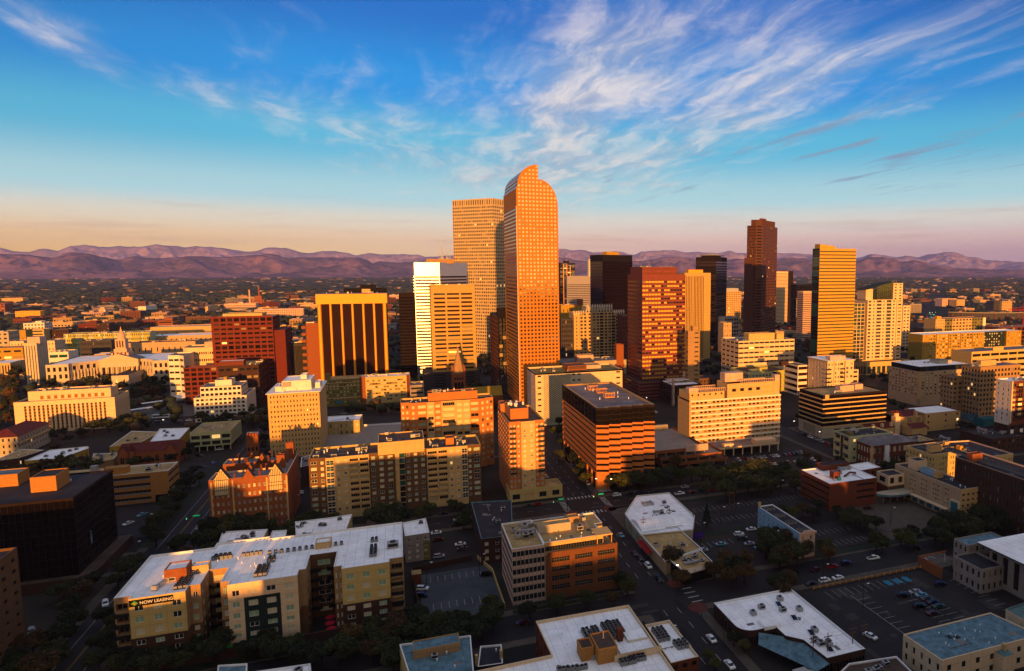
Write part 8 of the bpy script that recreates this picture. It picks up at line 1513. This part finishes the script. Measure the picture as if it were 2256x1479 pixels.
simple('power_plant','orange brick boiler house between the two smokestacks','factory',(553,661,676),582,26,'orange_brick',3,4,.4,.4,cl=2,pen=(.3,.8,.1,.6,12,'orange_brick'))
# unseen blocks added east of the camera, placed and sized to shade chosen facades
k=0
for (x,y,w,d,h) in ((-150,60,46,40,34),(-39,35,46,30,51),(-92,35,24,30,34),(5,20,42,34,42),(38,20,24,30,25),(120,40,60,36,30),(166,35,32,30,31),(212,30,50,40,36),(300,60,60,40,34),(-240,60,50,40,44),(-330,90,50,40,38),(-30,-120,60,40,62),(90,-150,50,40,56),(200,-120,60,40,56),(-150,-140,60,40,60),(-270,-110,60,40,62),(330,-100,60,40,58),(400,80,60,40,30),(-420,60,60,40,46),(-400,-120,70,40,60),(450,-90,70,40,56),(20,-330,80,40,62),(-140,-350,80,40,72),(180,-330,80,40,62),(330,-350,80,40,62),(-300,-340,80,40,62),(-480,-330,80,40,62)):
    k+=1; 
    if k>21: h*=.9
    o=newat('apartment_building','unseen apartment block added east of the viewpoint to shade the near facades','apartment block',x-w/2,y-d/2,0,'unseen apartment blocks added east of the viewpoint for their shade'); wins=block(o,rect(w,d),0,h,[('tan','red_brick','beige','concrete')[k%4]],{2:ST(int(h/3.4),8,.4,.5)},'roof_grey',.8,[]); flush(o,wins,40)
# ---------------------------------------------------------------- the lower city beyond: individual blocks, then the rest as masses
def lowrise(seed):
    r=random.Random(seed); o=None; b=MB(); hh=r.choice((6,8,9,12,15)); w,d=r.choice(((30,22),(44,20),(24,24),(60,30),(36,18)))
    wl=('blush','sand','umber_brick','brown_stucco','tan','red_brick','concrete','beige')[seed%8]; rf=('roof_grey','roof_brown','roof_tan','roof_dark','roof_white')[seed%5]
    b.box(0,w,0,d,0,hh,0); b.box(0,w,0,.4,hh,hh+.8,0); b.box(0,w,d-.4,d,hh,hh+.8,0); b.box(0,.4,.4,d-.4,hh,hh+.8,0); b.box(w-.4,w,.4,d-.4,hh,hh+.8,0); b.box(w*.4,w*.55,d*.4,d*.7,hh,hh+3,0); wm=b.mesh('wall',[MATS[wl]])
    r_=MB(); r_.face([(.4,.4,hh+.15),(w-.4,.4,hh+.15),(w-.4,d-.4,hh+.15),(.4,d-.4,hh+.15)]); rm=r_.mesh('roof',[MATS[rf]])
    g_=MB(); nf=max(1,int(hh/3.5))
    for j in range(nf):
        for i in range(int(w/4)): g_.box(1.2+i*4,3.3+i*4,-.06,.0-.003,1+j*3.4,2.7+j*3.4)
        for i in range(int(d/4)): g_.box(-.06,-.003,1.2+i*4,3.3+i*4,1+j*3.4,2.7+j*3.4); g_.box(w+.003,w+.06,1.2+i*4,3.3+i*4,1+j*3.4,2.7+j*3.4)
    gm=g_.mesh('window_row',[MATS['dark']]); return wm,rm,gm,w,d
LR=[lowrise(i) for i in range(16)]
occ=[(v[0]-6,v[1]-10,v[0]+v[2]+6,v[1]+v[3]+10) for _,v,_ in LOG if len(v)==5]
def free(x,y,w,d):
    for a in occ:
        if x<a[2] and x+w>a[0] and y<a[3] and y+d>a[1]: return False
    return True
r3=random.Random(11); zones=((560,900,14,'low building between the downtown towers'),(900,1400,70,'low building on the flats just beyond the towers'),(1400,2100,106,'low sunlit building on the plain beyond downtown'),(2100,3000,90,'far low sunlit building on the plain, a few pixels tall'))
for y0,y1,n,lab in zones:
    c=0; tr=0
    while c<n and tr<6000:
        tr+=1; y=r3.uniform(y0,y1); az=r3.uniform(-24,49) if y>900 else r3.uniform(-22,46); x=y*math.tan(R(az)); 
        # the plain is built up in bands; leave the tree belts
        if r3.random()>.35+.65*(math.sin(x*.004+1)*math.sin(y*.006)+.3): continue
        if -480<x<-150 and 640<y<860: continue
        L=LR[r3.randrange(16)]; s=1. if y<1400 else 1.35
        if abs(x-y+30)<70 and x>400: continue
        if not free(x,y,L[3]*s,L[4]*s): continue
        occ.append((x-5,y-5,x+L[3]*s+5,y+L[4]*s+5)); c+=1
        o=newat('low_building',lab,'building',x,y,r3.choice((0,0,0,45)),lab); o.scale=(s,s,s*r3.uniform(.7,1.25)); put('wall',L[0],o); put('roof',L[1],o); put('window_row',L[2],o)
rs=np.random.RandomState(5)
def npmesh(name,V,Fq,mats,mi=None,kind='stuff',label=None,cat=None):
    me=bpy.data.meshes.new(name); nf,k=Fq.shape; me.vertices.add(len(V)); me.vertices.foreach_set('co',V.astype(np.float32).ravel()); me.loops.add(nf*k); me.loops.foreach_set('vertex_index',Fq.astype(np.int32).ravel()); me.polygons.add(nf); me.polygons.foreach_set('loop_start',np.arange(0,nf*k,k,dtype=np.int32))
    for m in mats: me.materials.append(m)
    if mi is not None: me.polygons.foreach_set('material_index',mi.astype(np.int32))
    me.update(calc_edges=True); me.validate(); o=bpy.data.objects.new(name,me); COL.objects.link(o); tag(o,label,cat,None,kind); return o
def pts_in(n,y0,y1,p=1.,a0=-25,a1=50):
    u=rs.rand(n); y=(y0**p+(y1**p-y0**p)*u)**(1/p); az=np.radians(rs.uniform(a0,a1,n)); return y*np.tan(az),y
def houses(n,y0,y1,s0,s1,label,h0,h1,name,dens):
    x,y=pts_in(n,y0,y1,1.5); d_=np.sin(x*.0031+.7)*np.sin(y*.0043+.4)+.5*np.sin(x*.011)*np.sin(y*.013); k=rs.rand(len(x))<np.clip(.35+dens*d_,.04,1); k&=~((x>-480)&(x<-120)&(y<870)); x,y=x[k],y[k]
    ok=np.ones(len(x),bool)
    for a in occ: ok&=~((x>a[0]-8)&(x<a[2])&(y>a[1]-8)&(y<a[3]))
    x,y=x[ok],y[ok]; n=len(x); w=rs.uniform(s0,s1,n); d=rs.uniform(s0,s1,n)*.7; h=rs.uniform(h0,h1,n); g_=h*rs.choice([0.,.35],n,p=[.55,.45])
    B_=np.zeros((n,10,3)); 
    for i,(a,c) in enumerate(((0,0),(1,0),(1,1),(0,1))): B_[:,i]=np.stack([x+a*w,y+c*d,0*h],1); B_[:,i+4]=np.stack([x+a*w,y+c*d,h],1)
    B_[:,8]=np.stack([x,y+d/2,h+g_],1); B_[:,9]=np.stack([x+w,y+d/2,h+g_],1)
    f=np.array([(0,1,5,4),(1,2,6,5),(2,3,7,6),(3,0,4,7),(4,5,9,8),(6,7,8,9),(5,6,9,9),(7,4,8,8)]); F_=(np.arange(n)[:,None,None]*10+f[None]).reshape(-1,4)
    wm=rs.randint(0,5,n); rm=rs.randint(5,8,n); mi=np.stack([wm,wm,wm,wm,rm,rm,wm,wm],1).ravel()
    # triangles for the gable ends
    q=F_.reshape(n,8,4); quads=q[:,:6].reshape(-1,4); mq=mi.reshape(n,8)[:,:6].ravel()
    npmesh(name,B_.reshape(-1,3),quads,[MATS[m] for m in ('tan','umber_brick','beige','brown_stucco','concrete','roof_dark','roof_brown','roof_grey')],mq,label=label,cat='houses')
houses(2200,900,3000,8,18,'mass of small houses between the tree belts of the plain',4,7,'distant_houses',.8)
houses(420,1250,3300,26,64,'wide flat sheds of the rail yards and industry on the plain',5,9,'industrial_sheds',1.); houses(2000,1400,3400,9,24,'rows of small buildings across the middle of the plain',4,9,'plain_rows',.9)
houses(1700,3000,8000,16,46,'far small houses and sheds scattered over the plain',5,11,'far_houses',.9)
houses(500,8000,11500,30,90,'faint settlement specks at the foot of the hills',7,16,'foothill_houses',.9)
def clumps(n,y0,y1,s0,s1,name,label,leaf,dens=.3,p=1.6):
    x,y=pts_in(n,y0,y1,p,-27,52); d_=np.sin(x*.0031+.7)*np.sin(y*.0043+.4); k=rs.rand(len(x))<np.clip(.62-dens*d_,.05,1); k&=~(np.abs(x-y+30)<60)|(x<350); x,y=x[k],y[k]; ok=np.ones(len(x),bool)
    for a in occ: ok&=~((x>a[0]-2)&(x<a[2])&(y>a[1]-2)&(y<a[3]))
    x,y=x[ok],y[ok]; n=len(x); s=rs.uniform(s0,s1,n)
    phi=(1+5**.5)/2; V=np.array([(-1,phi,0),(1,phi,0),(-1,-phi,0),(1,-phi,0),(0,-1,phi),(0,1,phi),(0,-1,-phi),(0,1,-phi),(phi,0,-1),(phi,0,1),(-phi,0,-1),(-phi,0,1)])/1.9; F_=np.array([(0,11,5),(0,5,1),(0,1,7),(0,7,10),(0,10,11),(1,5,9),(5,11,4),(11,10,2),(10,7,6),(7,1,8),(3,9,4),(3,4,2),(3,2,6),(3,6,8),(3,8,9),(4,9,5),(2,4,11),(6,2,10),(8,6,7),(9,8,1)])
    VV=V[None]*(1+rs.uniform(-.35,.35,(n,12,1)))*s[:,None,None]; hz=np.minimum(s,rs.uniform(3.2,5.5,n))/s; VV[:,:,2]=VV[:,:,2]*hz[:,None]*1.0+np.minimum(s,5)[:,None]*.9; VV[:,:,0]+=x[:,None]; VV[:,:,1]+=y[:,None]
    npmesh(name,VV.reshape(-1,3),(np.arange(n)[:,None,None]*12+F_[None]).reshape(-1,3),[MATS[l] for l in leaf],rs.randint(0,len(leaf),n).repeat(20),label=label,cat='trees')
clumps(5200,560,1500,3.2,6,'tree_belt','dark tree canopy filling the streets beyond the towers',('leaf_dark','leaf_dark','leaf_green','leaf_autumn'),.35)
clumps(21000,1500,4200,5,12,'distant_trees','dark carpet of trees over the plain',('leaf_dark','leaf_dark','leaf_green','leaf_dark'),.4)
clumps(20000,4200,11000,14,42,'far_trees','far dark woodland bands below the mountains',('leaf_dark','leaf_dark','leaf_conifer'),.3)
# a few lights and signals glowing along the diagonal avenue
gl=MB()
for i in range(60):
    t=rng.uniform(60,1250); s=rng.uniform(-10,10); x,y=470+.707*t-.707*s,500+.707*t+.707*s; gl.box(x-.35,x+.35,y-.1,y+.1,1 if i%2 else 5.5,1.6 if i%2 else 6.2,rng.randrange(3))
o=gl.build('avenue_lights',[MATS['red_glow'],MATS['green_glow'],MATS['lamp_glow']]); tag(o,'tiny red, green and white traffic lights glowing along the diagonal avenue','lights',None,'stuff')
# ---------------------------------------------------------------- mountains
from mathutils import noise as mn
def mount(name,prof,D,dep,seed,rough,mats,label,base=0.,step=4,rows=48):
    xs_=[p[0] for p in prof]; V=[]; x=prof[0][0]; cols=[]
    while x<=prof[-1][0]: cols.append(x); x+=step
    def py(x):
        for a,c in zip(prof,prof[1:]):
            if a[0]<=x<=c[0]: t=(x-a[0])/(c[0]-a[0]); t=t*t*(3-2*t)*.6+t*.4; return a[1]+(c[1]-a[1])*t
    for x in cols:
        yy=py(x)+mn.fractal(Vector((x*.035,seed,0)),1,2,5)*rough*1.1; a=(x-CX)/F; bb=-(yy-CY)/F; r=[fw[i]+a*rt[i]+bb*upv[i] for i in range(3)]; hy=math.hypot(r[0],r[1]); ux,uy=r[0]/hy,r[1]/hy; top=H+D*r[2]/hy
        for j in range(rows+6):
            t=j/rows; dd=D-dep*(1-t); X_,Y_=ux*dd,uy*dd; env=min(1,t)
            if j<=rows: z=top*(env**1.15); f=math.sin(math.pi*min(1,env))**.8
            else: z=top*(1-(t-1)*6); f=.2
            rg=mn.ridged_multi_fractal(Vector((X_/1500,Y_/1500,seed)),.9,2.1,7,1.,2.); z+=(rg-1.15)*top*.5*f+mn.fractal(Vector((X_/380,Y_/380,seed)),1,2,5)*top*.1*f
            if j<rows: z=min(z,(H+(top-H)*dd/D)-top*.012*(rows-j)**.5)
            V.append((X_,Y_,max(z,-8+0*base) if j else -8.))
    n=rows+6; F_=[]
    for i in range(len(cols)-1):
        for j in range(n-1): a=i*n+j; F_.append((a,a+n,a+n+1,a+1))
    o=npmesh(name,np.array(V),np.array(F_),mats,kind='structure'); o['label']=label; return o
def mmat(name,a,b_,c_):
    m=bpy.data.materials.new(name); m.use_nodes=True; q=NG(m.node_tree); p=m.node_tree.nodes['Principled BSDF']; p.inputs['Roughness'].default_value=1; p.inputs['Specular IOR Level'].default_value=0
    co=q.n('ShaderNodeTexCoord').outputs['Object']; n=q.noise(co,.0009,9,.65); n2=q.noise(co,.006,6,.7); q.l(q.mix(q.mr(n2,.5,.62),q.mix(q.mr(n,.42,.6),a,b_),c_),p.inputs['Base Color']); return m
M1=mmat('foothill',(.25,.145,.20),(.085,.07,.12),(.06,.055,.10)); M2=mmat('far_range',(.34,.26,.40),(.20,.17,.30),(.17,.15,.27))  # purple of the haze put into both range colours, paler on the far one
FR=[(-260,556),(-90,562),(0,560),(51,562),(103,566),(113,569),(154,557),(177,558),(195,560),(231,567.5),(259,573),(295,566),(331,569.5),(385,568),(424,565),(488,567),(564,563),(592,560),(610,562),(623,567.5),(641,568),(787,568),(808,572),(821,580),(836,576),(872,579),(950,577),(1040,580),(1180,572),(1232,568),(1300,577),(1400,576),(1480,566),(1560,574),(1640,571),(1712,572),(1740,569),(1780,570),(1860,577),(1890,575),(1912,567),(1930,569),(1945,567),(1965,570),(1990,578),(2010,574),(2035,577),(2060,584),(2100,591),(2180,594),(2300,596),(2500,597)]
BK=[(-260,550),(-100,540),(0,547),(33,554.7),(60,556),(85,549.6),(128,552),(159,543),(185,540),(221,545),(257,543),(303,545.7),(342,539),(372,542),(401,545),(432,543),(475,545.7),(514,551),(545,555.5),(564,553),(602,545.7),(628,547),(661,556),(682,558.5),(718,554),(733,553.4),(764,558.5),(787,562.4),(816,558.5),(846,562.4),(872,560),(921,562),(936,567),(998,563.7),(1100,556),(1232,549.6),(1249,549.6),(1262,553.4),(1282,551),(1308,557),(1364,554.7),(1395,562.4),(1416,556),(1439,553),(1485,552),(1513,557),(1544,556),(1580,558.5),(1608,553.4),(1624,558.5),(1642,558.5),(1712,558.5),(1743,558.5),(1777,561),(1850,567),(1887,569),(1918,561),(1951,563.7),(1975,567.5),(1995,563.7),(2021,567.5),(2052,561),(2085,556),(2108,558.5),(2142,567.5),(2175,574),(2256,578),(2400,582),(2520,584)]
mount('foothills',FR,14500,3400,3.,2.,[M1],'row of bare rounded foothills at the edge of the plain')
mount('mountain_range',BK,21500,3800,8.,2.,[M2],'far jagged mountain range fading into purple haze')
# ---------------------------------------------------------------- air
bx=MB(); bx.box(-20000,26000,-3600,24500,-12,1080); hz=bx.build('haze',[]); hz['kind']='stuff'; hz['label']='thin purple morning haze over the plain'
m=bpy.data.materials.new('haze_air'); m.use_nodes=True; nt=m.node_tree; nt.nodes.clear(); vo=nt.nodes.new('ShaderNodeVolumePrincipled'); ou=nt.nodes.new('ShaderNodeOutputMaterial'); nt.links.new(vo.outputs[0],ou.inputs['Volume'])
vo.inputs['Color'].default_value=(.36,.42,1,1); vo.inputs['Density'].default_value=2.7e-5; vo.inputs['Anisotropy'].default_value=0.
hz.data.materials.append(m)
print('p6 ok')
